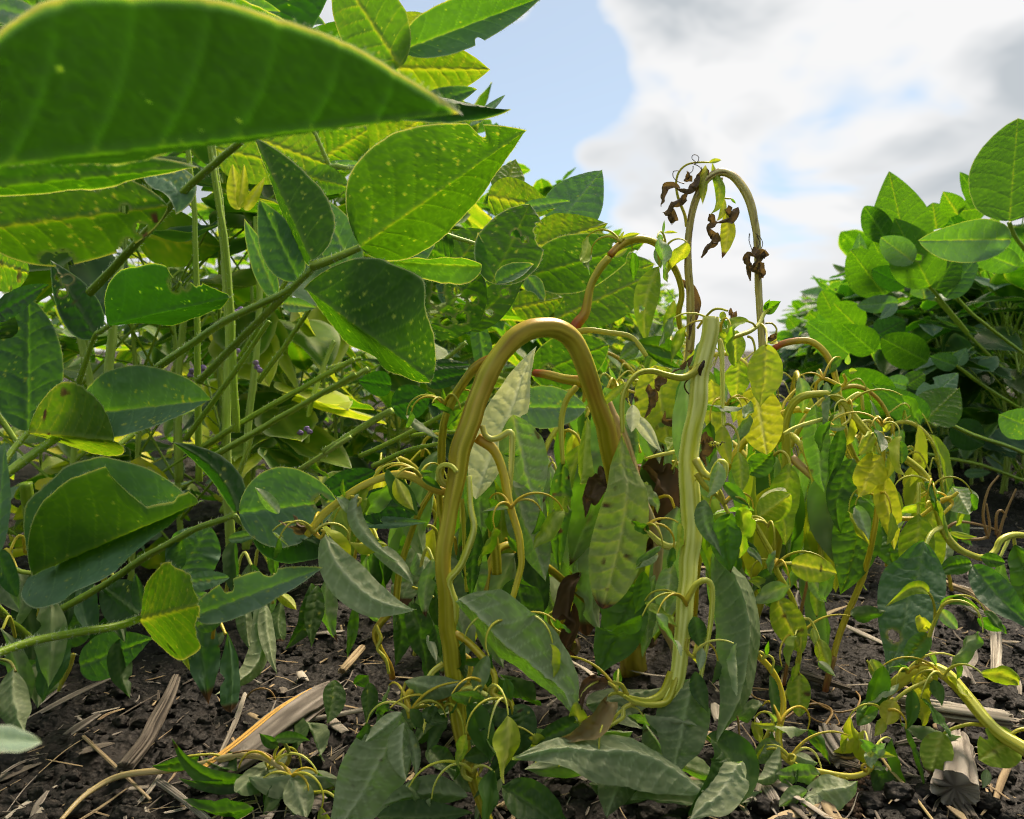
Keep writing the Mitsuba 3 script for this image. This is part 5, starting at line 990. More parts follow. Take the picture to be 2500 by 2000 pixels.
Lf(p, 'leaf', (136,632,152), (153,613,67), (-98,7,-21), -1, 29, 495, mid=(152,622,109), kind='hemp', tone='lime', specks=0, spots=0.4, fold=0.49, curl=0.52, twist=0.07, wave=0.06, nveins=9, nu=30, nv=15)
S(p, 'petiole', [(59.8,651.2,75,1.5),(61.8,644.9,90.2,1.3),(63.8,643.5,92.4,1.3),(67.8,636.8,84,1.1)], 'pale', 496, step=0.004)
Lf(p, 'leaf', (68,637,85), (61,628,23), (-95,-27,15), -1, 27, 497, mid=(70,632,54), kind='obhemp', tone='lime', specks=0, spots=0.4, fold=0.35, curl=0.58, twist=-0.45, wave=0.06, nveins=7, nu=30, nv=15)
Lf(p, 'leaf', (54,592,85), (42,564,27), (-92,40,0), 1, 23, 498, mid=(42,578,55), kind='hemp', tone='brown', specks=0, spots=0.4, fold=0.34, curl=1.3, twist=-0.06, wave=0.06, nveins=8, nu=30, nv=15, deadtip=0.15, bites=[(-1, 0.36, 0.06, 0.45)], crumple=0.6, dead=1)
S(p, 'petiole', [(63.2,617.2,102.6,1.4),(65.2,612.8,116.5,1.3),(75.7,608.1,123,1.2),(79.5,603,114.6,1.1)], 'yellow', 499, step=0.004)
Lf(p, 'leaf', (80,603,116), (66,581,43), (-98,1,18), -1, 35, 500, mid=(64,592,79), kind='hemp', tone='hempP', specks=0, spots=0, fold=0.49, curl=-0.19, twist=-0.32, wave=0.06, nveins=8, nu=30, nv=15, bites=[(1, 0.73, 0.06, 0.45)])
Lf(p, 'leaf', (118,610,171), (100,588,98), (-97,4,22), 1, 32, 501, mid=(104,599,134), kind='hemp', tone='brown', specks=0, spots=0.2, fold=0.36, curl=1.3, twist=-0.49, wave=0.06, nveins=7, nu=30, nv=15, crumple=0.6, dead=1)
S(p, 'petiole', [(70.2,612.4,199.4,1.4),(67,606.9,212.3,1.3),(60.6,603.3,209.8,1.2),(55.8,597.5,201,1)], 'yellow', 502, step=0.004)
Lf(p, 'leaf', (56,598,202), (48,565,155), (-87,47,-17), -1, 23, 503, mid=(54,581,178), kind='obhemp', tone='lime', specks=0, spots=0.2, fold=0.37, curl=0.62, twist=0.51, wave=0.06, nveins=8, nu=30, nv=15)
S(p, 'petiole', [(150,637.9,228.2,1.5),(145.8,631.9,241.3,1.3),(143.3,629.7,245.7,1.2),(137.6,623.4,236.3,1.1)], 'yellow', 504, step=0.004)
Lf(p, 'leaf', (138,624,238), (125,612,147), (-98,-14,16), -1, 38, 505, mid=(122,618,192), kind='hemp', tone='hempP', specks=0, spots=0.4, fold=0.36, curl=-0.22, twist=-0.24, wave=0.06, nveins=8, nu=30, nv=15, deadtip=0.13)
Lf(p, 'leaf', (85,589,162), (92,558,79), (-97,17,-15), -1, 37, 506, mid=(82,573,119), kind='hemp', tone='lime', specks=0, spots=0.1, fold=0.15, curl=0.2, twist=0.01, wave=0.06, nveins=9, nu=30, nv=15, bites=[(1, 0.69, 0.06, 0.45)])
Lf(p, 'leaf', (63,605,186), (44,597,88), (-98,-9,19), 1, 40, 507, mid=(59,601,136), kind='hemp', tone='hempG', specks=0, spots=0.1, fold=0.24, curl=0.07, twist=-0.32, wave=0.06, nveins=8, nu=30, nv=15, deadtip=0.09)
S(p, 'petiole', [(77.5,583.5,213.3,1.3),(74.3,577.6,225.4,1.2),(71.7,575.2,229.9,1.1),(66.9,569,221.4,1)], 'yellow', 508, step=0.004)
Lf(p, 'leaf', (67,569,223), (60,552,148), (-95,31,2), -1, 34, 509, mid=(70,561,185), kind='hemp', tone='hempG', specks=0, spots=0.4, fold=0.17, curl=-0.14, twist=-0.19, wave=0.06, nveins=7, nu=30, nv=15)
S(p, 'petiole', [(110.6,670.5,181.1,1.5),(107,666.2,195.2,1.4),(94.7,660.3,187.9,1.3),(89.3,655.3,178.2,1.1)], 'yellow', 510, step=0.004)
Lf(p, 'leaf', (89,655,180), (101,647,119), (-91,34,-21), -1, 19, 511, mid=(93,651,149), kind='obhemp', tone='brown', specks=0, spots=0.4, fold=0.21, curl=1.3, twist=-0.6, wave=0.06, nveins=7, nu=30, nv=15, bites=[(-1, 0.48, 0.06, 0.45)], crumple=0.6, dead=1)
Lf(p, 'leaf', (83,427,16), (137,425,8), (-8,-98,-18), -1, 24, 512, kind='hemp', tone='hempG', specks=0, spots=0.2, fold=0.54, curl=0.16, twist=0.2, wave=0.06, nveins=8, nu=30, nv=15)
Lf(p, 'leaf', (86,488,16), (122,485,8), (-12,-98,-14), -1, 17, 513, kind='hemp', tone='hempD', specks=0, spots=0, fold=0.58, curl=0.71, twist=0.5, wave=0.06, nveins=8, nu=30, nv=15)
Lf(p, 'leaf', (62,405,16), (107,412,8), (13,-98,-17), 1, 14, 514, kind='hemp', tone='hempG', specks=0, spots=0.2, fold=0.22, curl=0.55, twist=-0.33, wave=0.06, nveins=8, nu=30, nv=15)
Lf(p, 'leaf', (111,428,16), (87,469,8), (-2,18,98), -1, 14, 515, kind='hemp', tone='hempP', specks=0, spots=0.2, fold=0.4, curl=0.61, twist=0.03, wave=0.06, nveins=8, nu=30, nv=15)
Lf(p, 'leaf', (63,523,16), (85,496,8), (-77,-64,1), -1, 18, 516, kind='hemp', tone='hempG', specks=0, spots=0.2, fold=0.15, curl=-0.11, twist=-0.17, wave=0.06, nveins=8, nu=30, nv=15)
Lf(p, 'leaf', (42,417,16), (85,426,8), (6,-80,-60), -1, 17, 517, kind='hemp', tone='hempD', specks=0, spots=0.2, fold=0.19, curl=-0.0, twist=0.21, wave=0.06, nveins=8, nu=30, nv=15)
Lf(p, 'leaf', (101,493,16), (67,517,8), (-46,-40,79), -1, 12, 518, kind='hemp', tone='hempP', specks=0, spots=0.2, fold=0.15, curl=-0.19, twist=-0.08, wave=0.06, nveins=8, nu=30, nv=15)
Lf(p, 'leaf', (65,445,16), (8,448,8), (-13,6,99), -1, 24, 519, kind='hemp', tone='hempP', specks=0, spots=0, fold=0.38, curl=0.55, twist=0.47, wave=0.06, nveins=8, nu=30, nv=15)
Lf(p, 'leaf', (35,460,16), (-11,466,8), (-21,-40,89), -1, 20, 520, kind='hemp', tone='hempG', specks=0, spots=0, fold=0.51, curl=0.12, twist=0.41, wave=0.06, nveins=8, nu=30, nv=15)
Lf(p, 'leaf', (89,445,16), (84,504,8), (26,16,95), 1, 20, 521, kind='hemp', tone='hempG', specks=0, spots=0.2, fold=0.54, curl=0.58, twist=0.13, wave=0.06, nveins=8, nu=30, nv=15)
Lf(p, 'leaf', (48,517,16), (110,564,8), (41,-65,-64), -1, 25, 522, kind='hemp', tone='hempG', specks=0, spots=0.2, fold=0.35, curl=0.46, twist=-0.45, wave=0.06, nveins=8, nu=30, nv=15)
Lf(p, 'leaf', (74,477,16), (43,497,8), (-38,-24,89), 1, 13, 523, kind='hemp', tone='hempP', specks=0, spots=0.2, fold=0.42, curl=0.64, twist=0.18, wave=0.06, nveins=8, nu=30, nv=15)
p = thing('wilted_pigweed', 'tallest wilted weed, its speckled stem hooked at the top against the sky', 'weed', 'wilted weeds between the crop rows')
S(p, 'main_stem', [(141.4,684,5.9,7),(136.4,632.3,151.6,4.2),(138.5,628.4,249.3,3.7),(138.4,627.9,293.3,3.1),(136.5,627.4,315.1,3),(136,627.4,340.5,2.9),(140.1,627.5,362.1,2.9),(146.3,627,376.3,3),(151.6,626.7,382.7,3.1),(160.5,626.2,386.2,3.1),(170.4,625.2,381.3,3),(178.9,623.3,368.5,3),(184.5,621.4,350.3,2.8),(186.4,618.8,328.6,2.7),(187,615.3,299.6,2.5),(188.8,613.2,270.9,2.5),(190.3,611.1,242.1,2.7)], 'speckled', 524, sides=18, blush=0.3)
S(p, 'branch', [(137,638.8,347,1.4),(135,638.1,356,1.2),(131,637.4,365,1.1),(128.6,636.8,372.2,1),(127.6,636.2,380.2,0.9),(129.6,635.5,388.2,0.9),(135.4,634.8,393.5,0.8),(143.3,633.6,395,0.8),(152.2,632.3,394.9,0.7)], 'lime', 525)
S(p, 'tendril', [(142.1,632.3,394.7,0.4),(138.9,632.5,397.5,0.3),(139.4,632.7,400.2,0.3),(142.1,632.7,400.4,0.3),(144.1,632.6,398.4,0.3),(143,632.3,394.7,0.3),(140.3,632.2,393.4,0.3)], 'dark', 526)
S(p, 'tendril', [(138.5,632.3,394.3,0.4),(144.9,632,391.1,0.3),(147.6,631.6,385.6,0.3)], 'dark', 527)
S(p, 'tendril', [(133,631.1,378.3,0.4),(127.5,631.2,380.1,0.3),(124.3,631.5,383.8,0.3),(124.7,631.8,387.9,0.3),(129.3,631.8,388.3,0.3)], 'dark', 528)
S(p, 'tendril', [(139.8,632.1,392,0.4),(139.4,631.8,388.3,0.3),(136.2,631.6,385.6,0.3)], 'dark', 529)
Lf(p, 'leaf', (152,632,395), (162,632,397), (13,-24,-96), 1, 4, 530, kind='hemp', tone='lime')
Lf(p, 'leaf', (153,627,392), (151,619,352), (-99,15,1), -1, 9, 531, mid=(154,623,371), kind='hemp', twist=1.2, wave=0.08, tone='lime', spots=0.3)
Lf(p, 'leaf', (148,627,391), (145,620,360), (-99,13,7), -1, 7, 532, kind='hemp', tone='ylime', wave=0.06)
Lf(p, 'withered_leaf', (147,632,391), (123,621,371), (-56,-19,80), 1, 12, 533, mid=(142,626,378), twist=4, kind='hemp', tone='brown', specks=0, dead=0.95, crumple=0.5, curl=1.4)
Lf(p, 'withered_leaf', (129,626,374), (116,620,360), (-70,-14,70), 1, 9, 534, mid=(118,623,370), twist=1.5, kind='hemp', tone='brown', specks=0, dead=0.95, crumple=0.5, curl=1.4)
Lf(p, 'withered_leaf', (134,626,371), (112,619,355), (-55,-20,81), 1, 10, 535, mid=(125,622,361), twist=5, kind='hemp', tone='brown', specks=0, dead=0.95, crumple=0.5, curl=1.4)
Lf(p, 'withered_leaf', (119,624,356), (123,619,345), (-93,9,-35), 1, 10, 536, twist=1, kind='hemp', tone='brown', specks=0, dead=0.95, crumple=0.5, curl=1.4)
Lf(p, 'withered_leaf', (135,631,379), (133,621,384), (95,-28,-14), 1, 7, 537, twist=1, kind='hemp', tone='brown', specks=0, dead=0.95, crumple=0.5, curl=1.4)
S(p, 'petiole', [(162.5,633.5,383.3,0.8),(161,632.1,374.9,0.7),(160.7,631.4,370.2,0.7),(164.2,630.7,367.2,0.6),(169.1,630.3,366.9,0.5)], 'lime', 538)
S(p, 'tendril', [(161.4,631.4,382.9,0.3),(159.5,631.1,378.3,0.2),(156.8,631,376.5,0.2)], 'dark', 539)
Lf(p, 'leaf', (169,630,367), (173,630,363), (-74,14,-66), 1, 2, 540, kind='hemp', tone='hempU')
Lf(p, 'leaf', (162,625,365), (155,619,347), (-94,2,35), -1, 5, 541, kind='hemp', twist=0.8, tone='ylime', spots=0.3)
Lf(p, 'leaf', (163,624,356), (158,612,319), (-99,12,8), -1, 12, 542, kind='hemp', tone='yel', spots=0.2, deadtip=0.14, specks=0, label='yellow leaf with a brown tip hanging from the hooked stem')
Lf(p, 'withered_leaf', (161,622,359), (152,613,342), (-89,1,46), 1, 11, 543, mid=(166,618,351), twist=2, kind='hemp', tone='brown', specks=0, dead=0.95, crumple=0.5, curl=1.4)
Lf(p, 'withered_leaf', (152,621,354), (149,613,341), (-98,8,19), 1, 9, 544, twist=2, kind='hemp', tone='brown', specks=0, dead=0.95, crumple=0.5, curl=1.4)
Lf(p, 'withered_leaf', (150,620,341), (145,612,319), (-98,6,17), 1, 12, 545, mid=(152,616,333), twist=3, kind='hemp', tone='brown', specks=0, dead=0.95, crumple=0.5, curl=1.4)
Lf(p, 'withered_leaf', (186,612,328), (181,606,312), (-95,10,30), 1, 13, 546, twist=2.5, kind='hemp', tone='brown', specks=0, dead=0.95, crumple=0.5, curl=1.4)
Lf(p, 'withered_leaf', (182,609,322), (177,606,304), (-97,9,21), 1, 9, 547, mid=(175,607,314), twist=2, kind='hemp', tone='brown', specks=0, dead=0.95, crumple=0.5, curl=1.4)
Lf(p, 'withered_leaf', (178,608,313), (188,606,306), (-51,6,-86), 1, 10, 548, twist=3, kind='hemp', tone='brown', specks=0, dead=0.95, crumple=0.5, curl=1.4)
Lf(p, 'withered_leaf', (185,608,315), (187,606,303), (-97,14,-20), 1, 7, 549, twist=2, kind='hemp', tone='brown', specks=0, dead=0.95, crumple=0.5, curl=1.4)
S(p, 'tendril', [(183.4,613.1,337.8,0.4),(187.1,612,334.1,0.3),(188.3,611,329.6,0.3),(186.8,610.2,325.9,0.3)], 'dark', 550)
S(p, 'tendril', [(178.9,613.1,337.8,0.4),(178.2,611.8,332.3,0.3),(180.1,610.1,325.1,0.3)], 'dark', 551)
S(p, 'tendril', [(184.3,612.9,336,0.4),(186.2,611.6,331.4,0.3),(184.5,610.3,326.8,0.3)], 'dark', 552)
Lf(p, 'withered_leaf', (132,631,310), (134,622,260), (-100,4,-5), 1, 13, 553, mid=(135,627,283), twist=1.5, kind='hemp', tone='brown', specks=0, dead=0.95, crumple=0.5, curl=1.4)
Lf(p, 'withered_leaf', (135,612,249), (120,600,233), (-73,2,69), 1, 8, 554, mid=(130,606,243), twist=2, kind='hemp', tone='brown', specks=0, dead=0.95, crumple=0.5, curl=1.4)
Lf(p, 'withered_leaf', (129,598,207), (125,587,184), (-99,6,12), 1, 12, 555, twist=1.5, kind='hemp', tone='brown', specks=0, dead=0.95, crumple=0.5, curl=1.4)
Lf(p, 'withered_leaf', (100,590,228), (101,583,202), (-100,-1,-7), 1, 11, 556, twist=2, kind='hemp', tone='brown', specks=0, dead=0.95, crumple=0.5, curl=1.4)
Lf(p, 'withered_leaf', (125,599,209), (111,588,204), (-36,1,93), 1, 10, 557, mid=(118,593,199), twist=2, kind='hemp', tone='brown', specks=0, dead=0.95, crumple=0.5, curl=1.4)
Lf(p, 'withered_leaf', (110,600,230), (107,589,221), (-98,7,20), 1, 11, 558, twist=2, kind='hemp', tone='brown', specks=0, dead=0.95, crumple=0.5, curl=1.4)
Lf(p, 'withered_leaf', (125,517,196), (124,511,178), (-100,7,1), 1, 13, 559, twist=1.2, kind='hemp', tone='brown', specks=0, dead=0.95, crumple=0.5, curl=1.4)
S(p, 'tendril', [(116.8,500.5,238,0.6),(113.6,504.2,234.3,0.5),(109.6,508.9,229.4,0.5),(110.6,511.7,225,0.5),(115.2,515.7,220,0.4),(115.4,518.8,214.9,0.4)], 'dark', 560)
S(p, 'branch', [(155.5,572.2,258.8,1.5),(164.4,578.5,261.5,1.6),(172.9,584.5,264.2,1.6),(180.8,591.1,269.5,1.6),(186.9,598.5,277.6,1.4),(194.2,603.9,281.4,1.2)], 'lime', 561)
Lf(p, 'leaf', (188,604,278), (197,594,286), (46,-27,-84), 1, 10, 562, kind='hemp', tone='hempU', fold=0.3)
Lf(p, 'leaf', (189,604,280), (189,594,287), (81,-34,-47), 1, 4, 563, kind='hemp', tone='hempU')
S(p, 'petiole', [(174.4,577.8,267,0.9),(171.8,575.9,269.3,0.8),(166.9,573,270.6,0.7)], 'lime', 564)
Lf(p, 'leaf', (169,573,271), (145,561,243), (-75,51,42), 1, 10, 565, mid=(154,568,264), kind='hemp', fold=0.3, tone='lime', specks=0, nveins=8)
S(p, 'petiole', [(179.7,582.9,268.9,1),(181.2,577.7,266,1),(180.1,570.6,260.5,0.8),(177.4,561.8,253.7,0.7)], 'lime', 566)
Lf(p, 'leaf', (177,562,254), (170,549,212), (-96,25,8), 1, 24, 567, kind='hemp', tone='ylime', fold=0.12, specks=0.1, nveins=8, deadtip=0.05, label='broad yellow-green leaf with a dark tip')
Lf(p, 'leaf', (174,575,225), (179,561,177), (-94,28,-18), -1, 32, 568, kind='oval', tone='yel', specks=0.1, nveins=7, bites=[(-1, 0.45, 0.06, 0.12)], label='bright yellow-green leaf behind another yellow-green leaf')
Lf(p, 'leaf', (149,600,228), (145,587,184), (-98,18,5), -1, 20, 569, kind='hemp', tone='ylime', specks=0, nveins=7)
Lf(p, 'leaf', (110,621,238), (117,596,180), (-98,10,-16), -1, 40, 570, kind='oval', tone='ylime', spots=0.9, specks=0.3, holes=[(0.75, 0.12, 0.0022)], nveins=7, label='yellow leaf blotched with black spots')
Lf(p, 'leaf', (118,577,188), (110,566,179), (-84,18,52), -1, 14, 571, kind='hemp', tone='lime')
Lf(p, 'leaf', (133,585,232), (118,579,213), (-77,-5,64), 1, 8, 572, kind='hemp', tone='hempB', specks=0)
Lf(p, 'leaf', (168,603,265), (168,601,240), (-98,20,-1), -1, 18, 573, kind='hemp', tone='lime', specks=0)
Lf(p, 'leaf', (169,601,243), (167,599,212), (-98,20,3), -1, 20, 574, kind='hemp', tone='lime', specks=0, nveins=7)
Lf(p, 'leaf', (171,599,219), (165,598,196), (-94,21,25), -1, 11, 575, kind='hemp', tone='lime', specks=0)
S(p, 'petiole', [(148.4,558.5,209.5,0.8),(151.3,553.7,213.1,0.7),(154.5,549,216.1,0.6)], 'lime', 576)
Lf(p, 'leaf', (149,554,211), (156,549,217), (57,-28,-77), 1, 7, 577, kind='hemp', tone='hempU', crumple=0.25)
Lf(p, 'leaf', (147,563,271), (143,552,263), (-96,9,27), 1, 5, 578, kind='hemp', tone='lime', crumple=0.2)
Lf(p, 'leaf', (151,563,268), (142,553,265), (-27,-9,96), 1, 3, 579, kind='hemp', tone='hempP', crumple=0.2)
Lf(p, 'leaf', (145,563,272), (147,553,265), (-90,9,-43), 1, 4, 580, kind='hemp', tone='hempU', crumple=0.2)
Lf(p, 'leaf', (149,562,258), (141,553,265), (83,-39,40), 1, 4, 581, kind='hemp', tone='lime', crumple=0.2)
S(p, 'petiole', [(148,643,267.8,1.1),(150.4,631.4,274.9,1),(153.9,619.2,280.9,0.9),(157.7,611.2,281.2,0.8),(160.8,603.8,279.4,0.8)], 'lime', 582)
Lf(p, 'leaf', (159,604,279), (157,603,272), (-96,-2,29), 1, 6, 583, kind='hemp', tone='lime')
Lf(p, 'withered_leaf', (163,604,281), (164,603,270), (-99,9,-7), 1, 7, 584, twist=1.5, kind='hemp', tone='brown', specks=0, dead=0.95, crumple=0.5, curl=1.4)
S(p, 'petiole', [(141.5,552,257.5,1.6),(143.2,550.8,252.4,1.6),(142.8,545,227.9,1.6),(141.9,539.7,205.8,1.1),(142.1,537.6,197,0.9)], 'pale', 585)
Lf(p, 'leaf', (142,538,200), (146,531,174), (-98,10,-17), -1, 11, 586, kind='hemp', tone='ylime', spots=0.25, specks=0, fold=0.2)
Lf(p, 'leaf', (145,542,193), (149,537,184), (-94,-12,-32), 1, 5, 587, kind='hemp', tone='hempP')
S(p, 'petiole', [(144.8,547.7,198.9,0.9),(147.7,546.5,200,0.9),(151.6,544.1,197,0.9),(153.3,540.3,189.6,0.8),(151.7,536.4,181.7,0.7)], 'lime', 588)
Lf(p, 'leaf', (152,536,182), (151,525,156), (-99,14,-2), -1, 12, 589, kind='hemp', tone='lime', specks=0)
S(p, 'petiole', [(169.8,582.3,260,0.8),(173.2,582.2,258.6,0.8),(175.3,581.7,251.8,0.7),(174.9,581.2,245,0.7)], 'lime', 590)
S(p, 'petiole', [(189.1,603.1,270.2,0.7),(194.1,603.1,270.2,0.7),(197.6,602.8,266,0.7),(196.2,602.4,261.1,0.6)], 'lime', 591)
Lf(p, 'withered_leaf', (196,602,262), (191,602,259), (-49,-3,87), 1, 7, 592, twist=1.5, kind='hemp', tone='brown', specks=0, dead=0.95, crumple=0.5, curl=1.4)
Lf(p, 'leaf', (202,612,258), (193,602,255), (-29,0,96), 1, 5, 593, kind='hemp', tone='yel')
p = thing('wilted_pigweed', 'wilted weed with a yellow-green stem looping to the right down onto the soil', 'weed', 'wilted weeds between the crop rows')
S(p, 'main_stem', [(196.2,682.1,-18.8,5.2),(198.7,654.8,23.3,5.5),(205.6,639.9,62.8,4.8),(210,623.8,104.9,3.9),(209.1,611.7,136.2,3.6),(207.6,604.7,175.7,3.2),(205.5,603.5,193.5,3.1),(209,601.8,207.4,2.9),(216.5,599.1,215.7,2.9),(227.7,599.2,217.8,2.9),(238.8,599.2,216.9,2.9),(247.5,598.7,210.7,2.9),(255,598,201.4,2.9),(266.1,597.1,187.8,2.8),(278.5,596.3,177.3,2.7),(294.6,595.6,168.7,2.7),(307,594.9,158.1,2.8),(314.5,593.9,144.5,2.9),(318.2,592.8,129.7,2.9),(323.5,593.5,114.4,2.9),(333.7,596.5,103,2.8),(348.6,600.1,95,2.5),(361.9,603.2,92.3,2.5),(371.2,606.3,97.3,2.5),(376.4,609.2,104.4,2.6),(387.7,613.2,107.3,2.5),(407,621,104.9,2.3)], 'lime', 594, sides=18, blush=0.3)
S(p, 'branch', [(205.2,631.8,251.6,2.6),(211.4,631,254.8,2.6),(221.2,629.6,257.2,2.6),(231,628.1,257.1,2.6),(239.5,626.2,252.2,2.5),(246.5,623.4,241.3,2.5),(250.1,620.3,227.9,2.3),(251.4,618,217.8,2.2),(253.5,614,200.1,2),(255.1,610.9,186.4,1.9),(259.8,607.3,171.5,1.7),(264.2,605.3,163.5,1.5)], 'olive', 595, blush=0.9)
S(p, 'branch', [(223,635.5,165.2,3.2),(229.3,630.4,158,3),(238.7,623.2,148.5,2.8),(251.9,613.3,136.6,2.3)], 'tan', 596)
S(p, 'petiole', [(230.2,609.3,218.2,1.1),(230.7,607.9,225.9,1.2),(235.2,606.6,229,1.3),(241.8,604.3,226,1.3),(247.4,602.3,223.6,1.3),(250,601.3,227.4,1.2),(247.5,600.3,232.4,1.1)], 'yellow', 597)
S(p, 'petiole', [(245,598.6,208.9,1.7),(246.1,596.2,204.1,1.7),(239.5,593.4,200.6,1.7),(224,588,198.6,1.6),(205.8,581.3,194.3,1.4),(196.1,577.1,189.9,1.3)], 'pale', 598)
S(p, 'petiole', [(248.8,598.4,206.4,1.2),(250.6,595.1,202.9,1.2),(248.7,591.7,198.3,1.1),(242.2,587.5,194.9,1)], 'lime', 599)
Lf(p, 'leaf', (235,600,227), (233,594,212), (-99,13,11), 1, 6, 600, kind='hemp', tone='hempG')
Lf(p, 'leaf', (246,600,224), (236,594,218), (-54,4,84), 1, 6, 601, kind='hemp', tone='hempU')
Lf(p, 'leaf', (250,601,239), (249,596,247), (80,-58,-16), 1, 5, 602, kind='hemp', tone='hempP')
Lf(p, 'leaf', (251,600,234), (255,595,235), (-1,-27,-96), 1, 5, 603, kind='hemp', tone='lime')
Lf(p, 'leaf', (246,587,194), (228,583,196), (18,-20,96), 1, 5, 604, kind='hemp', tone='hempP')
Lf(p, 'leaf', (250,599,209), (257,594,210), (-2,-33,-94), 1, 6, 605, kind='hemp', tone='hempP', crumple=0.3)
Lf(p, 'leaf', (229,604,210), (233,594,143), (-95,28,-9), -1, 21, 606, kind='hemp', tone='hempG', spots=0.2, specks=0, nveins=9, label='dull grey-green leaf under the loop')
Lf(p, 'leaf', (246,597,193), (236,594,152), (-96,14,22), 1, 12, 607, kind='hemp', tone='hempD', specks=0, fold=0.3)
S(p, 'petiole', [(195.4,595.9,171.8,1.2),(199.4,593.1,175.2,1.2),(203.3,589.9,172.5,1.2),(204.4,585.4,165.8,1.1)], 'lime', 608)
Lf(p, 'leaf', (204,585,167), (197,571,110), (-96,27,6), -1, 24, 609, kind='hemp', tone='lime', specks=0, nveins=9, label='pointed light green leaf left of the loop')
Lf(p, 'leaf', (169,543,136), (189,539,153), (56,-33,-76), -1, 23, 610, kind='oval', fold=0.5, tone='lime', specks=0, label='cupped bright green leaf')
Lf(p, 'leaf', (172,548,134), (187,545,156), (73,-35,-58), -1, 18, 611, kind='oval', tone='hempW', specks=0)
Lf(p, 'leaf', (171,575,161), (188,576,177), (64,-38,-66), 1, 18, 612, kind='hemp', tone='hempU', specks=0)
Lf(p, 'leaf', (256,596,169), (241,582,115), (-95,22,21), 1, 21, 613, mid=(245,589,144), kind='hemp', tone='hempD', specks=0, fold=0.3, nveins=9, label='dark drooping leaf below the loop')
Lf(p, 'leaf', (254,594,146), (238,569,73), (-93,36,8), 1, 34, 614, kind='hemp', tone='hempU', specks=0.1, nveins=9)
Lf(p, 'leaf', (268,603,139), (257,591,102), (-95,27,18), 1, 19, 615, kind='hemp', tone='hempG', specks=0)
Lf(p, 'leaf', (249,632,119), (236,618,69), (-93,34,15), -1, 25, 616, kind='hemp', tone='lime', specks=0)
Lf(p, 'leaf', (287,612,115), (286,590,85), (-92,33,-22), 1, 21, 617, kind='hemp', tone='hempU', specks=0)
S(p, 'petiole', [(313.2,593.9,144.5,1.6),(307.5,592.5,147.3,1.5),(302.3,591.1,151.3,1.4),(300.1,587.1,140.8,1.3),(298.5,582.7,129.3,1.2)], 'pale', 618)
Lf(p, 'leaf', (299,583,130), (289,564,84), (-92,40,2), -1, 28, 619, kind='hemp', tone='lime', specks=0, nveins=9)
Lf(p, 'leaf', (329,622,124), (326,609,72), (-92,39,-6), -1, 22, 620, kind='hemp', tone='lime', specks=0)
Lf(p, 'leaf', (306,585,155), (310,584,146), (-85,17,-50), 1, 7, 621, kind='hemp', tone='hempU', crumple=0.3)
Lf(p, 'leaf', (310,584,148), (310,583,134), (-95,30,-2), 1, 7, 622, kind='hemp', tone='hempU', crumple=0.3)
S(p, 'petiole', [(320.1,592,118.6,1.9),(308.1,580.8,117.4,1.7),(297,567.2,113.2,1.5),(286.6,551.1,107.7,1.3)], 'pale', 623)
Lf(p, 'leaf', (288,552,117), (243,506,40), (-88,38,29), 1, 41, 624, kind='hemp', fold=0.12, tone='hempB', specks=0.1, nveins=11, bites=[(-1, 0.62, 0.04, 0.4)], holes=[(0.72, 0.2, 0.004)], label='large bluish green leaf touching the soil')
Lf(p, 'leaf', (351,634,141), (353,612,123), (-84,30,-45), -1, 25, 625, kind='hemp', tone='hempP', specks=0)
Lf(p, 'leaf', (344,590,92), (308,575,87), (-24,28,93), 1, 15, 626, kind='hemp', tone='hempU', specks=0, nveins=8)
Lf(p, 'leaf', (345,590,91), (356,537,58), (-81,18,-56), 1, 25, 627, kind='hemp', tone='hempB', specks=0, nveins=9, label='dark green leaf hanging to the right')
Lf(p, 'leaf', (388,611,100), (380,587,55), (-91,40,-6), 1, 23, 628, kind='hemp', tone='hempU', specks=0)
Lf(p, 'leaf', (350,590,96), (369,590,92), (-19,-27,-94), 1, 11, 629, kind='hemp', tone='hempD', specks=0)
Lf(p, 'leaf', (326,592,115), (335,572,116), (-30,-18,-94), 1, 6, 630, kind='hemp', tone='lime')
S(p, 'petiole', [(307.7,631.9,116.4,2.1),(320.4,628.4,117.8,1.7),(328.2,626.2,124.2,1.5),(331.4,625.1,128.4,1.4),(326.9,624.2,131.3,1.3),(323.7,622.7,127.6,1.2)], 'yellow', 631)
S(p, 'petiole', [(342.1,632.9,129.6,2.1),(346,630.7,132.7,1.9),(348.8,628.2,129.2,1.6),(343.6,625.6,125.7,1.4),(336.7,622.2,121.1,1.2)], 'yellow', 632)
S(p, 'petiole', [(336.8,632.8,128.3,2.1),(342.4,628.9,133,1.7),(346.3,626.4,134.8,1.4),(349.7,623.6,139.3,1.2)], 'yellow', 633)
tuft(p, (251,599,209), 634)
tuft(p, (311,589,149), 635)
tuft(p, (349,633,131), 636)
tuft(p, (234,605,228), 637)
S(p, 'petiole', [(253.5,746.9,109.2,1.7),(248.4,742.2,125.5,1.6),(235.4,737.6,123.7,1.4),(228.6,732.1,113.3,1.3)], 'lime', 638, step=0.004)
Lf(p, 'leaf', (229,732,115), (232,717,15), (-80,59,-11), -1, 46, 639, mid=(223,724,64), kind='hemp', tone='hempG', specks=0, spots=0.4, fold=0.17, curl=-0.22, twist=0.03, wave=0.06, nveins=9, nu=30, nv=15, bites=[(1, 0.79, 0.06, 0.45)])
S(p, 'petiole', [(351.6,761.7,152.3,1.8),(345.7,756.9,168.5,1.6),(332.7,752.8,170.4,1.5),(325.2,747.2,159.4,1.3)], 'yellow', 640, step=0.004)
Lf(p, 'leaf', (325,747,161), (316,734,86), (-94,34,6), -1, 25, 641, mid=(327,741,123), kind='obhemp', tone='lime', specks=0, spots=0, fold=0.5, curl=-0.09, twist=-0.27, wave=0.06, nveins=9, nu=30, nv=15)
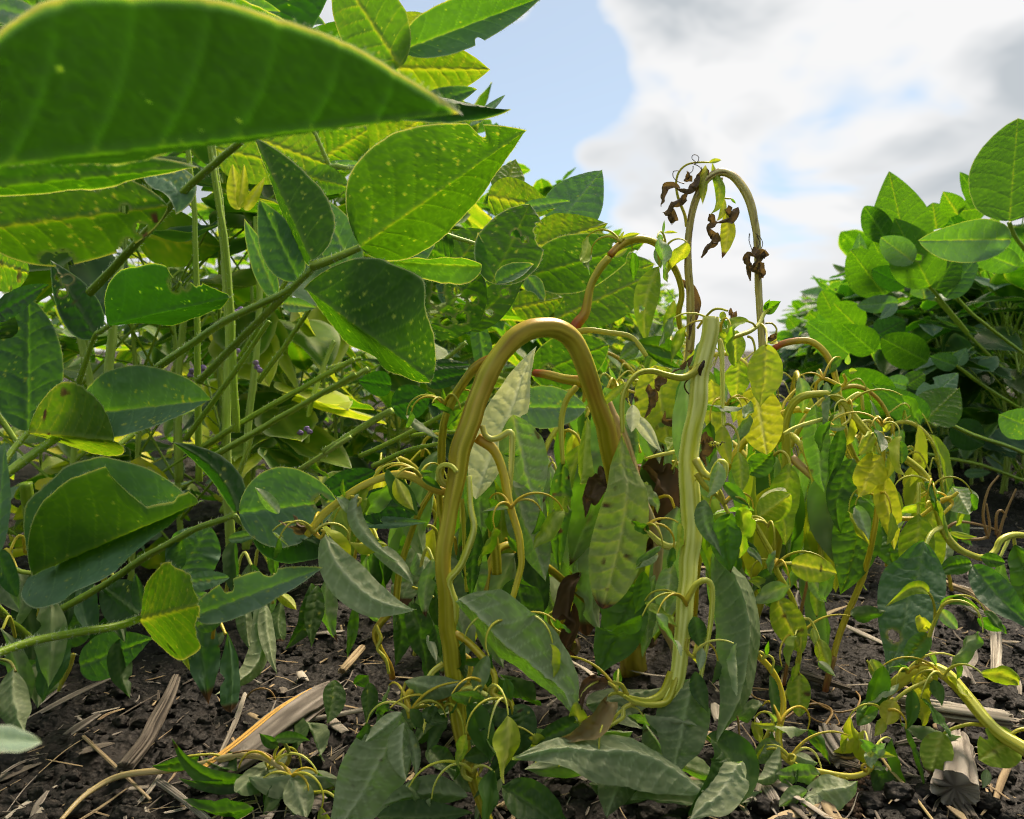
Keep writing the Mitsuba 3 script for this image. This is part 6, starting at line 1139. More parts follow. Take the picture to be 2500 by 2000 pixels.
S(p, 'petiole', [(271.1,725,154.2,1.7),(271.9,720.2,169.7,1.5),(277.5,716.5,178.5,1.4),(280.8,711,168.1,1.2)], 'lime', 642, step=0.004)
Lf(p, 'leaf', (281,711,170), (265,693,91), (-92,38,10), -1, 30, 643, mid=(278,702,130), kind='hemp', tone='hempU', specks=0, spots=0.1, fold=0.3, curl=0.7, twist=0.62, wave=0.06, nveins=7, nu=30, nv=15, bites=[(1, 0.45, 0.06, 0.45)])
S(p, 'petiole', [(239.3,741.8,151.6,1.7),(240,735.8,167.5,1.5),(243.6,733.8,167.2,1.5),(246.9,727.2,156.7,1.3)], 'pale', 644, step=0.004)
Lf(p, 'leaf', (247,727,158), (242,716,55), (-68,73,-5), 1, 45, 645, mid=(239,722,106), kind='hemp', tone='lime', specks=0, spots=0.2, fold=0.31, curl=-0.36, twist=-0.64, wave=0.06, nveins=7, nu=30, nv=15)
Lf(p, 'leaf', (178,762,102), (186,737,45), (-65,66,-38), 1, 26, 646, mid=(183,749,73), kind='hemp', tone='hempB', specks=0, spots=0.1, fold=0.36, curl=-0.03, twist=-0.45, wave=0.06, nveins=8, nu=30, nv=15, bites=[(-1, 0.56, 0.06, 0.45)])
S(p, 'petiole', [(302.3,690.4,198.9,1.6),(297.2,686.2,213.2,1.5),(282,680.2,206.4,1.3),(275.4,675.2,196.3,1.2)], 'pale', 647, step=0.004)
Lf(p, 'leaf', (275,675,198), (289,654,104), (-56,79,-26), -1, 40, 648, mid=(273,665,150), kind='hemp', tone='hempG', specks=0, spots=0, fold=0.18, curl=-0.2, twist=-0.4, wave=0.06, nveins=9, nu=30, nv=15)
S(p, 'petiole', [(357.5,787.2,163.6,1.8),(351.8,782.7,180.2,1.6),(336.5,777.9,179.3,1.5),(328.9,772.4,167.9,1.3)], 'lime', 649, step=0.004)
Lf(p, 'leaf', (329,773,169), (321,748,70), (-76,64,-9), 1, 31, 650, mid=(337,760,119), kind='hemp', tone='hempG', specks=0, spots=0.4, fold=0.48, curl=0.02, twist=0.03, wave=0.06, nveins=7, nu=30, nv=15)
Lf(p, 'leaf', (260,680,173), (243,667,108), (-97,8,23), 1, 22, 651, mid=(248,674,140), kind='obhemp', tone='hempP', specks=0, spots=0.4, fold=0.31, curl=0.38, twist=0.58, wave=0.06, nveins=9, nu=30, nv=15)
S(p, 'petiole', [(165.6,675.9,90.7,1.6),(166.9,670.9,105.9,1.4),(175.2,667,107.5,1.3),(178.7,661.4,98.3,1.2)], 'yellow', 652, step=0.004)
Lf(p, 'leaf', (179,662,100), (195,641,25), (-95,19,-25), -1, 38, 653, mid=(178,651,62), kind='obhemp', tone='hempG', specks=0, spots=0.4, fold=0.48, curl=0.36, twist=0.34, wave=0.06, nveins=9, nu=30, nv=15)
Lf(p, 'leaf', (236,758,162), (249,731,57), (-64,72,-27), 1, 45, 654, mid=(255,744,109), kind='obhemp', tone='hempP', specks=0, spots=0.1, fold=0.44, curl=0.21, twist=-0.45, wave=0.06, nveins=8, nu=30, nv=15)
S(p, 'petiole', [(263.4,704.4,91.9,1.6),(264.2,699.9,107.5,1.5),(274.6,695.4,111.8,1.3),(277.8,690.1,102.1,1.2)], 'pale', 655, step=0.004)
Lf(p, 'leaf', (278,690,103), (277,681,52), (-94,33,-4), -1, 23, 656, mid=(278,686,77), kind='obhemp', tone='hempG', specks=0, spots=0.1, fold=0.01, curl=0.64, twist=-0.17, wave=0.06, nveins=7, nu=30, nv=15, deadtip=0.19)
S(p, 'petiole', [(279.9,721.8,136,1.7),(274.5,716.4,151.7,1.5),(271,712.8,145.4,1.4),(263.9,706.8,135.3,1.2)], 'yellow', 657, step=0.004)
Lf(p, 'leaf', (264,707,137), (243,689,63), (-95,-7,29), 1, 25, 658, mid=(260,698,100), kind='obhemp', tone='hempU', specks=0, spots=0.1, fold=0.42, curl=0.37, twist=-0.1, wave=0.06, nveins=7, nu=30, nv=15)
S(p, 'petiole', [(328.8,736.3,92.5,1.7),(323.1,731.3,108.8,1.5),(315.3,727,102.6,1.4),(308,721.3,92.4,1.3)], 'lime', 659, step=0.004)
Lf(p, 'leaf', (308,721,94), (308,689,41), (-56,71,-44), 1, 25, 660, mid=(305,705,67), kind='hemp', tone='lime', specks=0, spots=0.2, fold=0.44, curl=-0.45, twist=-0.49, wave=0.06, nveins=8, nu=30, nv=15)
S(p, 'petiole', [(258.5,713.9,201.4,1.6),(253.7,709.6,216.2,1.5),(241.2,703.7,207.1,1.3),(234.7,698.5,196.7,1.2)], 'yellow', 661, step=0.004)
Lf(p, 'leaf', (235,699,198), (231,666,88), (-83,54,-13), 1, 52, 662, mid=(230,682,142), kind='obhemp', tone='hempU', specks=0, spots=0, fold=0.38, curl=0.28, twist=-0.08, wave=0.06, nveins=8, nu=30, nv=15, bites=[(-1, 0.46, 0.06, 0.45)])
S(p, 'petiole', [(236,737.6,112.6,1.7),(237.4,733.4,128.7,1.6),(247.9,727.6,121.1,1.4),(251.6,722.4,110.7,1.3)], 'pale', 663, step=0.004)
Lf(p, 'leaf', (252,723,112), (257,705,53), (-90,39,-20), -1, 19, 664, mid=(253,714,82), kind='hemp', tone='hempP', specks=0, spots=0, fold=0.26, curl=0.31, twist=0.67, wave=0.06, nveins=9, nu=30, nv=15, bites=[(-1, 0.53, 0.06, 0.45)])
S(p, 'petiole', [(177.1,683.2,145,1.6),(172.8,678.3,159.8,1.4),(163.6,674.6,165.1,1.3),(157.6,669,155.5,1.2)], 'pale', 665, step=0.004)
Lf(p, 'leaf', (158,669,157), (169,639,56), (-99,-2,-10), 1, 33, 666, mid=(163,654,105), kind='hemp', tone='hempP', specks=0, spots=0.1, fold=0.35, curl=-0.22, twist=-0.49, wave=0.06, nveins=9, nu=30, nv=15, deadtip=0.17, bites=[(-1, 0.36, 0.06, 0.45)])
S(p, 'petiole', [(394.3,734.1,44.1,1.7),(388.5,730,60.7,1.6),(373,724.1,53.1,1.4),(365.6,719,43.1,1.3)], 'yellow', 667, step=0.004)
Lf(p, 'leaf', (366,719,45), (349,715,13), (-83,43,37), -1, 14, 668, mid=(360,717,29), kind='obhemp', tone='hempG', specks=0, spots=0.2, fold=0.36, curl=0.47, twist=-0.07, wave=0.06, nveins=9, nu=30, nv=15)
S(p, 'petiole', [(398.1,714.4,33.4,1.7),(392.1,709.9,49.8,1.5),(380.8,705.9,59.8,1.4),(373.3,700.6,50.2,1.2)], 'yellow', 669, step=0.004)
Lf(p, 'leaf', (373,701,52), (367,693,14), (-96,25,10), -1, 16, 670, mid=(374,697,33), kind='hemp', tone='hempU', specks=0, spots=0.2, fold=0.43, curl=0.21, twist=0.61, wave=0.06, nveins=7, nu=30, nv=15)
Lf(p, 'leaf', (360,651,101), (341,621,71), (-90,39,18), -1, 13, 671, mid=(350,636,86), kind='hemp', tone='hempG', specks=0, spots=0.4, fold=0.23, curl=0.2, twist=-0.46, wave=0.06, nveins=8, nu=30, nv=15, bites=[(-1, 0.66, 0.06, 0.45)])
S(p, 'petiole', [(322.7,680.7,64.7,1.6),(323,676.4,80.1,1.4),(331.7,670.6,73.2,1.3),(334.4,665.6,64,1.2)], 'yellow', 672, step=0.004)
Lf(p, 'leaf', (334,666,65), (321,634,36), (-93,38,0), -1, 16, 673, mid=(326,650,50), kind='hemp', tone='hempG', specks=0, spots=0, fold=0.44, curl=0.47, twist=-0.55, wave=0.06, nveins=9, nu=30, nv=15, bites=[(1, 0.78, 0.06, 0.45)])
S(p, 'petiole', [(365.6,721.7,37.3,1.7),(365.2,716.1,54.1,1.5),(368.7,713.7,58.3,1.4),(371,707.5,48.8,1.2)], 'yellow', 674, step=0.004)
Lf(p, 'leaf', (371,708,50), (359,683,23), (-93,34,11), 1, 13, 675, mid=(369,695,36), kind='hemp', tone='hempG', specks=0, spots=0.4, fold=0.35, curl=-0.31, twist=0.58, wave=0.06, nveins=9, nu=30, nv=15)
S(p, 'petiole', [(352.7,727.7,50.8,1.7),(352.6,722.5,67.4,1.5),(358.4,719,65.5,1.4),(361,713,55.8,1.3)], 'pale', 676, step=0.004)
Lf(p, 'leaf', (361,713,57), (360,691,21), (-100,-1,2), 1, 16, 677, mid=(361,702,39), kind='hemp', tone='lime', specks=0, spots=0.2, fold=0.25, curl=-0.18, twist=0.28, wave=0.06, nveins=7, nu=30, nv=15)
S(p, 'petiole', [(451.3,709.3,72,1.7),(444.8,704.6,87.9,1.5),(436.5,699.4,78.8,1.4),(428.6,694,69.2,1.2)], 'pale', 678, step=0.004)
Lf(p, 'leaf', (429,694,71), (429,690,27), (-77,64,-6), -1, 14, 679, mid=(432,692,49), kind='obhemp', tone='hempG', specks=0, spots=0.4, fold=0.23, curl=0.31, twist=0.48, wave=0.06, nveins=7, nu=30, nv=15)
Lf(p, 'leaf', (333,671,92), (336,655,60), (-90,34,-25), -1, 15, 680, mid=(332,663,76), kind='hemp', tone='lime', specks=0, spots=0.1, fold=0.49, curl=-0.36, twist=-0.35, wave=0.06, nveins=9, nu=30, nv=15, deadtip=0.12)
p = thing('wilted_weed', 'slender weed with a red stem foot and two bright yellow leaves at its tip', 'weed', 'wilted weeds between the crop rows')
S(p, 'main_stem', [(232.6,582.3,-12.5,2.1),(234.5,583.3,1.1,2.1),(238.8,584.5,17.2,2.1),(242.1,583.1,35.5,2.2),(247.1,579.1,57,2.2),(254.4,573.9,83.4,2.2),(257.6,569.2,107.9,2),(258.9,565.6,126.8,1.9),(258.7,562,145.5,1.6),(259.4,558.9,161.4,1.4),(258.8,556.2,178.1,1.3),(258,557.3,193.1,1.2)], 'yellow', 681, blush=0.3)
S(p, 'stem_foot', [(230.6,580.2,-13.8,2.3),(233.1,579.8,1.1,2.3),(235.1,579.4,12.6,2.3),(237.7,579,24.1,2.1)], 'red', 682, blush=1.2)
Lf(p, 'leaf', (258,557,193), (263,553,201), (52,-58,-62), 1, 6, 683, kind='hemp', tone='ylime', crumple=0.3)
S(p, 'petiole', [(258.2,557.2,192,1),(254.7,556,193.3,1),(249.2,554,192.3,1),(246.2,552,189.1,0.9)], 'lime', 684)
S(p, 'petiole', [(258.2,556.8,186.2,1),(254.6,555.3,185.2,1),(253.3,553.3,182,1),(254.2,551.3,178.8,0.9)], 'lime', 685)
S(p, 'petiole', [(258.8,557.1,189.7,1),(262.6,555.3,188.7,1),(263.6,553.3,184.3,1),(262.2,551.3,179.9,0.9)], 'lime', 686)
S(p, 'petiole', [(258.8,556.9,186.8,1),(262.6,555.1,186.4,1),(264.2,553.3,183.1,1),(264.5,551.9,187.9,0.9)], 'lime', 687)
Lf(p, 'leaf', (254,551,179), (237,544,150), (-84,35,43), 1, 21, 688, kind='hemp', tone='yel', specks=0.3, nveins=7, label='bright yellow leaf')
Lf(p, 'leaf', (256,550,166), (258,532,116), (-94,32,-15), 1, 17, 689, mid=(255,541,142), kind='hemp', tone='yel', specks=0.1, wave=0.04, bites=[(-1, 0.7, 0.04, 0.4)], nveins=8, label='long ragged yellow leaf')
Lf(p, 'leaf', (262,551,181), (257,545,162), (-94,28,17), 1, 7, 690, kind='hemp', tone='ylime')
Lf(p, 'leaf', (268,552,188), (267,546,173), (-96,27,-6), 1, 9, 691, kind='oval', tone='hempU')
Lf(p, 'leaf', (250,552,193), (237,546,178), (-77,16,62), 1, 9, 692, kind='hemp', tone='ylime', spots=0.3, deadtip=0.1)
Lf(p, 'leaf', (255,552,191), (250,547,191), (-15,5,99), 1, 5, 693, kind='hemp', tone='hempU')
tuft(p, (256,553,198), 694)
tuft(p, (252,549,148), 695)
p = thing('wilted_pigweed', 'bent weed at the lower right whose thick ribbed stem runs out of the right border', 'weed', 'wilted weeds between the crop rows')
S(p, 'main_stem', [(229.6,504.6,21.2,2.8),(235.5,499.2,28.5,3.2),(242.7,491,41.9,3.7),(249.7,484.8,50.8,3.9),(257.4,480.1,55.4,3.9),(264,475.2,53.2,3.8),(268.8,465.3,46.7,3.4),(271.9,449.6,39.2,3.3),(275.8,438.4,33.8,3.5),(283.4,425,30.1,3.8)], 'lime', 696, sides=22, ridge=0.08, blush=0.4)
S(p, 'shoot', [(246.7,477.2,57.1,1.6),(251,476.5,69.3,1.5),(254.6,475.8,83,1.3),(257.6,475.3,91.4,1.2),(259.7,475,96.1,1.1)], 'lime', 697)
S(p, 'shoot', [(252.1,468.9,53.8,1.4),(241.7,466.7,50.1,1.3),(233,464.7,46.4,1.2),(224.1,462.4,40.3,1),(219.5,460.4,34.1,0.9)], 'lime', 698)
S(p, 'petiole', [(256.1,476.4,87.9,0.8),(255.2,474.7,93.6,0.8),(252.1,472.3,101.5,0.7),(248.6,470.7,106.1,0.7)], 'lime', 699)
Lf(p, 'leaf', (250,471,104), (218,460,100), (-19,24,95), 1, 8, 700, mid=(236,466,110), kind='hemp', tone='lime', spots=0.1, bend=0.1)
Lf(p, 'leaf', (258,475,97), (281,470,95), (-15,-40,-90), 1, 6, 701, mid=(268,473,101), kind='hemp', tone='hempU')
Lf(p, 'leaf', (258,475,94), (266,469,84), (-75,9,-66), 1, 8, 702, kind='oval', tone='hempP', specks=0)
Lf(p, 'leaf', (253,476,79), (235,468,65), (-68,47,56), 1, 12, 703, kind='oval', tone='hempU', specks=0)
Lf(p, 'leaf', (253,479,79), (249,480,90), (84,-42,34), 1, 9, 704, kind='hemp', tone='ylime', crumple=0.3)
S(p, 'petiole', [(248.7,478.6,76.8,0.9),(246.7,477.1,69.1,0.9),(245.7,475.4,60.4,0.8)], 'pale', 705)
Lf(p, 'leaf', (228,497,55), (233,486,41), (-93,9,-36), 1, 10, 706, kind='hemp', tone='lime', spots=0.3)
S(p, 'petiole', [(227.3,495.4,31.9,0.8),(230.9,494.4,37.7,0.8),(229.1,493.5,45.6,0.7),(222.9,492.1,55.9,0.6)], 'lime', 707)
Lf(p, 'leaf', (242,477,56), (228,472,59), (21,2,98), 1, 5, 708, kind='hemp', tone='hempG')
Lf(p, 'leaf', (242,477,55), (234,472,61), (70,-30,64), 1, 4, 709, kind='hemp', tone='hempG')
Lf(p, 'leaf', (226,485,34), (211,475,22), (-74,47,49), 1, 11, 710, kind='oval', tone='hempU', specks=1, spots=0.3)
Lf(p, 'leaf', (225,461,44), (219,455,32), (-87,43,25), 1, 12, 711, kind='oval', tone='yel', spots=0.5)
Lf(p, 'leaf', (219,460,34), (212,455,25), (-83,45,32), 1, 6, 712, kind='hemp', tone='ylime', spots=0.4)
Lf(p, 'leaf', (237,465,50), (231,455,29), (-91,40,8), 1, 8, 713, kind='hemp', tone='hempU', spots=0.3)
Lf(p, 'leaf', (251,465,55), (252,456,43), (-97,14,-19), 1, 8, 714, kind='hemp', tone='hempD', twist=0.6)
Lf(p, 'leaf', (250,477,53), (246,474,43), (-86,45,25), 1, 10, 715, kind='hemp', tone='yel')
Lf(p, 'leaf', (255,478,67), (258,475,59), (-92,4,-39), 1, 4, 716, kind='hemp', tone='hempG')
S(p, 'petiole', [(275.4,450.3,33.4,1.2),(263.8,448.7,35.2,1.1),(252.3,446.6,33.2,1),(244.9,445.1,30,0.9)], 'lime', 717)
Lf(p, 'leaf', (246,445,32), (234,434,13), (-83,49,26), -1, 17, 718, kind='oval', tone='lime', specks=0, spots=0.15, deadtip=0.12, wave=0.04, label='pale yellow-green leaf with a browned tip')
Lf(p, 'leaf', (286,440,32), (259,430,24), (-42,55,72), 1, 22, 719, kind='oval', tone='lime', spots=0.4, bites=[(1, 0.6, 0.08, 0.4)], wave=0.05, label='yellow-green leaf with black flecks')
Lf(p, 'leaf', (263,429,19), (258,424,11), (-85,50,15), 1, 5, 720, kind='hemp', tone='hempG')
S(p, 'petiole', [(287.9,435.7,39,1.1),(283.3,435.6,38.1,1),(277.7,435.4,34.4,0.8)], 'lime', 721)
tuft(p, (241,477,54), 722)
tuft(p, (257,467,55), 723)
tuft(p, (259,475,96), 724)
tuft(p, (220,461,36), 725)
p = thing('wilted_weed', 'thin weed stem drooping in an s-curve from the folded grey leaf down to the soil', 'weed', 'wilted weeds between the crop rows')
S(p, 'main_stem', [(137,489,81.5,1.4),(141.2,484.9,72.4,1.6),(146.6,481.7,66.3,1.8),(152.9,478.7,61.7,1.9),(157.6,475.7,56.1,2),(161.2,472.1,48.3,2.1),(162.3,468,40.9,2.1),(160.9,464.3,34.4,2.1),(157.9,460.1,27.2,2.1),(156.7,455.9,20.2,2),(158.3,452.3,14.5,1.9),(163.9,448.6,10.9,1.8),(171,446.8,9.4,1.8),(179.7,444.7,8.6,1.7),(188.4,442.6,8,1.7),(195.3,441,8.6,1.7),(201.3,439.7,11.7,1.6),(203.7,439,16,1.6)], 'yellow', 726, blush=0.5)
S(p, 'petiole', [(200.9,438.8,12.3,0.8),(198,438.9,14.1,0.8),(199.5,439.1,16.5,0.8),(201.8,439,15.1,0.8)], 'yellow', 727)
S(p, 'petiole', [(158.4,444.1,16.3,0.9),(158.8,442.8,19.9,0.8),(161.1,441.2,19.8,0.7),(159,439.1,17.4,0.7)], 'lime', 728)
S(p, 'petiole', [(184.9,438.6,9.9,0.8),(183.8,436.8,7.5,0.7),(187.1,434.8,7.6,0.7),(187.5,433.7,11.2,0.7)], 'lime', 729)
S(p, 'petiole', [(147.8,462.9,67.9,0.9),(145.7,462.5,70.6,0.9),(146.6,462.3,72.7,0.9),(148.8,461.6,70.9,0.9),(147.2,460.9,68.7,0.8),(150.9,460.3,71.4,0.8),(153.5,459.2,67.9,0.8),(151.1,457.4,61.6,0.8)], 'lime', 730)
Lf(p, 'leaf', (150,463,70), (150,459,80), (84,-50,-21), 1, 3, 731, kind='hemp', tone='hempU')
Lf(p, 'leaf', (153,462,59), (153,450,33), (-92,-36,15), 1, 8, 732, kind='hemp', tone='hempD', specks=0)
Lf(p, 'leaf', (152,447,35), (138,441,39), (8,29,95), 1, 4, 733, kind='hemp', tone='lime')
Lf(p, 'leaf', (152,448,36), (145,441,45), (77,-6,64), 1, 3, 734, kind='hemp', tone='hempP')
Lf(p, 'leaf', (152,443,25), (132,424,15), (-63,27,73), -1, 12, 735, mid=(147,433,14), kind='hemp', curl=1.0, tone='hempG', specks=0)
Lf(p, 'leaf', (160,439,18), (159,433,8), (-98,17,3), 1, 3, 736, kind='hemp', tone='hempD')
Lf(p, 'leaf', (174,439,12), (147,434,14), (9,-18,98), -1, 17, 737, kind='hemp', tone='hempG', specks=0)
Lf(p, 'leaf', (161,428,2), (188,419,16), (6,-79,-61), -1, 20, 738, kind='hemp', fold=0.25, tone='hempP', specks=0, nveins=7, wave=0.04, label='grey-green leaf on the soil at the stem end')
Lf(p, 'leaf', (161,423,6), (166,418,-1), (-82,-21,-53), -1, 18, 739, kind='hemp', tone='hempP', specks=0)
Lf(p, 'leaf', (161,424,10), (144,418,4), (-39,10,92), -1, 10, 740, kind='hemp', tone='hempG', specks=0)
Lf(p, 'leaf', (205,441,22), (195,435,33), (81,-28,51), 1, 7, 741, kind='hemp', tone='hempG', crumple=0.2, specks=0)
Lf(p, 'leaf', (204,441,21), (209,435,31), (31,-72,-62), 1, 7, 742, kind='hemp', tone='hempP', crumple=0.2, specks=0)
Lf(p, 'leaf', (203,442,23), (202,434,17), (-99,12,-8), 1, 7, 743, kind='hemp', tone='hempP', crumple=0.2, specks=0)
Lf(p, 'leaf', (205,441,15), (209,434,17), (-44,-47,-77), 1, 6, 744, kind='hemp', tone='hempG', crumple=0.2, specks=0)
Lf(p, 'leaf', (206,441,20), (215,435,23), (-17,-62,-77), 1, 4, 745, kind='hemp', tone='lime', crumple=0.2, specks=0)
Lf(p, 'leaf', (206,441,15), (215,433,-5), (-93,-7,-37), 1, 14, 746, kind='hemp', tone='hempD', crumple=0.2, specks=0)
Lf(p, 'leaf', (156,454,21), (136,444,16), (-26,9,96), -1, 14, 747, kind='hemp', tone='hempG', specks=0)
Lf(p, 'leaf', (162,454,15), (175,444,14), (-53,-66,-53), -1, 12, 748, kind='hemp', tone='hempG', specks=0)
tuft(p, (202,439,16), 749)
tuft(p, (159,444,17), 750)
tuft(p, (155,450,35), 751)
p = thing('wilted_weed', 'upright weed with small two-toned oval leaves behind the s-curved stem', 'weed', 'wilted weeds between the crop rows')
S(p, 'main_stem', [(162.9,502.8,-3.5,1.5),(168.5,505.7,6.2,1.6),(177.8,510.5,21.9,1.7),(183.9,513.2,30.8,1.7),(189.5,517.2,47.1,1.6),(190.3,519.3,59.8,1.6),(189.9,521.5,72.6,1.6),(186.2,523.7,85.4,1.7),(180.8,524.7,95.2,1.8),(174.9,524.4,105.4,1.9),(171.8,524.2,115.5,1.9),(166.6,523.9,124.5,1.8),(160.8,523.6,134.6,1.6),(156.2,523.4,140.2,1.5)], 'lime', 752, blush=0.3)
S(p, 'petiole', [(174.3,521,108,1.2),(177.5,519.2,110.2,1.1),(182.9,516.2,111.5,1)], 'pale', 753)
Lf(p, 'leaf', (182,516,111), (206,501,109), (-23,-25,-94), 1, 18, 754, kind='oval', tone='ylime', spots=0.15, bites=[(1, 0.93, 0.05, 0.3)], nveins=7, label='yellow-green oval leaf')
S(p, 'petiole', [(178.1,520.1,95.4,0.9),(173.8,518.7,95.8,0.8),(172.2,516.8,92,0.8),(173.2,514.5,87.2,0.8)], 'lime', 755)
Lf(p, 'leaf', (173,515,89), (188,507,55), (-90,9,-43), -1, 21, 756, kind='oval', fold=0.15, tone='lime', spots=0.15, specks=0, nveins=7, label='two-toned oval leaf')
Lf(p, 'leaf', (187,511,40), (184,499,16), (-96,26,-3), -1, 15, 757, kind='oval', tone='lime', spots=0.25, specks=0)
S(p, 'petiole', [(187.3,511,39.5,0.9),(186.6,514.1,45,0.8),(189.1,516.7,49.6,0.8)], 'lime', 758)
S(p, 'petiole', [(190.2,518.4,73,1),(195.2,517.2,74,1),(198.8,515,68.1,0.9),(200.8,512.5,61.2,0.9)], 'pale', 759)
Lf(p, 'leaf', (201,513,62), (206,506,44), (-95,7,-29), -1, 11, 760, kind='hemp', tone='lime', spots=0.1, deadtip=0.1)
Lf(p, 'leaf', (196,513,69), (195,507,60), (-98,18,-2), -1, 5, 761, kind='hemp', tone='lime')
Lf(p, 'leaf', (197,521,103), (204,514,86), (-90,3,-43), -1, 10, 762, kind='oval', tone='hempP', specks=0)
Lf(p, 'leaf', (201,525,95), (201,519,74), (-98,18,-2), -1, 8, 763, kind='hemp', tone='lime', spots=0.1, deadtip=0.1)
S(p, 'branch', [(196.1,563.9,9.1,1.2),(199.7,562.5,36.7,1.2),(204.9,561.5,54.1,1.1),(206.6,560.8,67.7,1.1),(210.4,559.7,88.5,1.1)], 'red', 764)
tuft(p, (174,521,108), 765)
tuft(p, (190,519,60), 766)
tuft(p, (169,523,134), 767)
p = thing('wilted_weed', 'weed stem fallen over on the ground at the lower left, pinkish at its foot', 'weed', 'wilted weeds between the crop rows')
S(p, 'main_stem', [(-239,407.9,1.7,1.2),(-237.4,426.5,3.7,1.5),(-230.5,440.2,5.6,1.7),(-216.9,443.5,8.7,1.8),(-199.5,447.3,8.6,2),(-182.7,453.5,8.3,2.2),(-162.6,452.1,14.1,2.1),(-146.1,445.8,17.9,1.9),(-134.5,438.9,17.1,1.8),(-127.1,435.6,13,1.7),(-122.9,433.6,10.2,1.7)], 'tan', 768, blush=0.4)
Lf(p, 'leaf', (-136,439,9), (-187,426,38), (38,38,84), 1, 11, 769, mid=(-165,431,13), kind='hemp', tone='hempU', spots=0.3, specks=0, nveins=9)
Lf(p, 'leaf', (-141,434,10), (-183,424,16), (16,0,99), 1, 8, 770, kind='hemp', tone='hempD', specks=0)
Lf(p, 'leaf', (-181,449,15), (-204,439,15), (9,-22,97), 1, 10, 771, kind='hemp', tone='hempU', spots=0.4)
S(p, 'petiole', [(-170.1,453.9,13.2,0.7),(-174.2,452,15.6,0.7),(-184.7,447,17.2,0.6),(-190.2,444.1,17.2,0.6)], 'lime', 772)
S(p, 'petiole', [(-129.9,438.8,13.2,1.2),(-125.7,438,19.5,1.2),(-126.3,437.2,26.7,1.1),(-130.6,436.3,32,1),(-135.9,435.2,31.6,0.8)], 'green', 773)
S(p, 'petiole', [(-140.8,444,15.3,0.9),(-138.6,442.7,12.1,0.8),(-134.4,441.8,14.6,0.8),(-135,440.7,21,0.8),(-132.7,439.8,26.3,0.8)], 'lime', 774)
Lf(p, 'leaf', (-131,435,28), (-140,431,38), (67,20,71), 1, 7, 775, kind='hemp', tone='hempD')
Lf(p, 'leaf', (-134,435,33), (-112,430,35), (-12,-72,-68), 1, 7, 776, kind='hemp', tone='hempD')
Lf(p, 'leaf', (-123,429,13), (-109,408,1), (-85,-50,-15), -1, 17, 777, kind='hemp', tone='hempG', spots=0.4, nveins=7, wave=0.05)
Lf(p, 'leaf', (-128,429,12), (-133,413,1), (-83,-15,53), 1, 9, 778, kind='hemp', tone='hempD', spots=0.3)
Lf(p, 'leaf', (-133,429,10), (-136,423,2), (-86,-21,47), 1, 5, 779, kind='hemp', tone='hempU')
S(p, 'petiole', [(-122,430.8,12.8,0.9),(-112,427.4,7,0.8),(-102.3,425.1,8.3,0.8),(-96.5,423.2,5.6,0.7)], 'lime', 780)
S(p, 'tendril', [(-160.5,446.3,19.1,0.5),(-150.4,444.7,21.4,0.5),(-140.3,442.9,20.8,0.4),(-125.3,439.2,13,0.4),(-110.4,435.8,7.1,0.4),(-96.8,433.3,5.6,0.4)], 'dry', 781)
tuft(p, (-135,439,16), 782)
tuft(p, (-123,431,13), 783)
p = thing('wilted_weed', 'drooping grey-green weed leaves hanging below the leaf canopy at the lower left', 'weed', 'wilted weeds between the crop rows')
S(p, 'main_stem', [(-208.8,640.8,-35,1.6),(-201.4,624.4,6.4,1.5),(-193.5,603.1,56.5,1.3),(-177.4,589.4,83.7,1.2)], 'green', 784)
Lf(p, 'leaf', (-190,588,65), (-204,534,15), (-76,-33,56), -1, 19, 785, mid=(-180,560,29), kind='hemp', fold=0.5, tone='hempP', specks=0, nveins=7)
Lf(p, 'leaf', (-185,588,64), (-167,555,21), (-77,-62,16), -1, 13, 786, kind='hemp', tone='hempG', specks=0)
Lf(p, 'leaf', (-202,598,63), (-196,585,28), (-79,-61,9), -1, 13, 787, kind='hemp', tone='hempG')
Lf(p, 'leaf', (-149,589,76), (-163,566,35), (-76,-41,50), 1, 16, 788, kind='hemp', tone='hempD')
Lf(p, 'leaf', (-145,589,75), (-144,566,37), (-84,-48,26), 1, 15, 789, kind='hemp', tone='hempD')
Lf(p, 'leaf', (-189,628,58), (-169,617,47), (-62,-53,-58), -1, 10, 790, kind='hemp', tone='ylime')
Lf(p, 'leaf', (-237,645,19), (-247,634,7), (-68,-19,70), 1, 9, 791, kind='hemp', tone='hempG')
Lf(p, 'leaf', (-110,486,46), (-110,465,28), (-73,-45,50), 1, 16, 792, kind='hemp', tone='hempD')
Lf(p, 'leaf', (-93,506,40), (-103,506,34), (-52,-28,80), 1, 11, 793, kind='hemp', tone='hempD')
Lf(p, 'leaf', (-91,496,40), (-91,484,19), (-77,-56,31), 1, 13, 794, kind='hemp', tone='hempD')
Lf(p, 'leaf', (-346,607,94), (-341,600,54), (-99,1,-12), 1, 19, 795, mid=(-348,603,74), kind='hemp', tone='soyU', specks=0, spots=0, fold=0.48, curl=-0.03, twist=-0.58, wave=0.06, nveins=8, nu=30, nv=15)
S(p, 'petiole', [(-211.3,509.2,73.2,1.2),(-206.8,504.2,85.7,1.1),(-201.9,500.6,93.7,1),(-196.4,495.2,87.5,0.9)], 'yellow', 796, step=0.004)
Lf(p, 'leaf', (-196,495,88), (-185,477,34), (-80,-60,3), 1, 22, 797, mid=(-196,486,61), kind='hemp', tone='soyU', specks=0, spots=0.2, fold=0.27, curl=-0.1, twist=-0.24, wave=0.06, nveins=9, nu=30, nv=15, deadtip=0.17)
S(p, 'petiole', [(-319.6,504.7,66,1.2),(-317.4,498.5,78.9,1),(-318.1,496.5,82.2,1),(-318.1,490.4,76.5,0.9)], 'lime', 798, step=0.004)
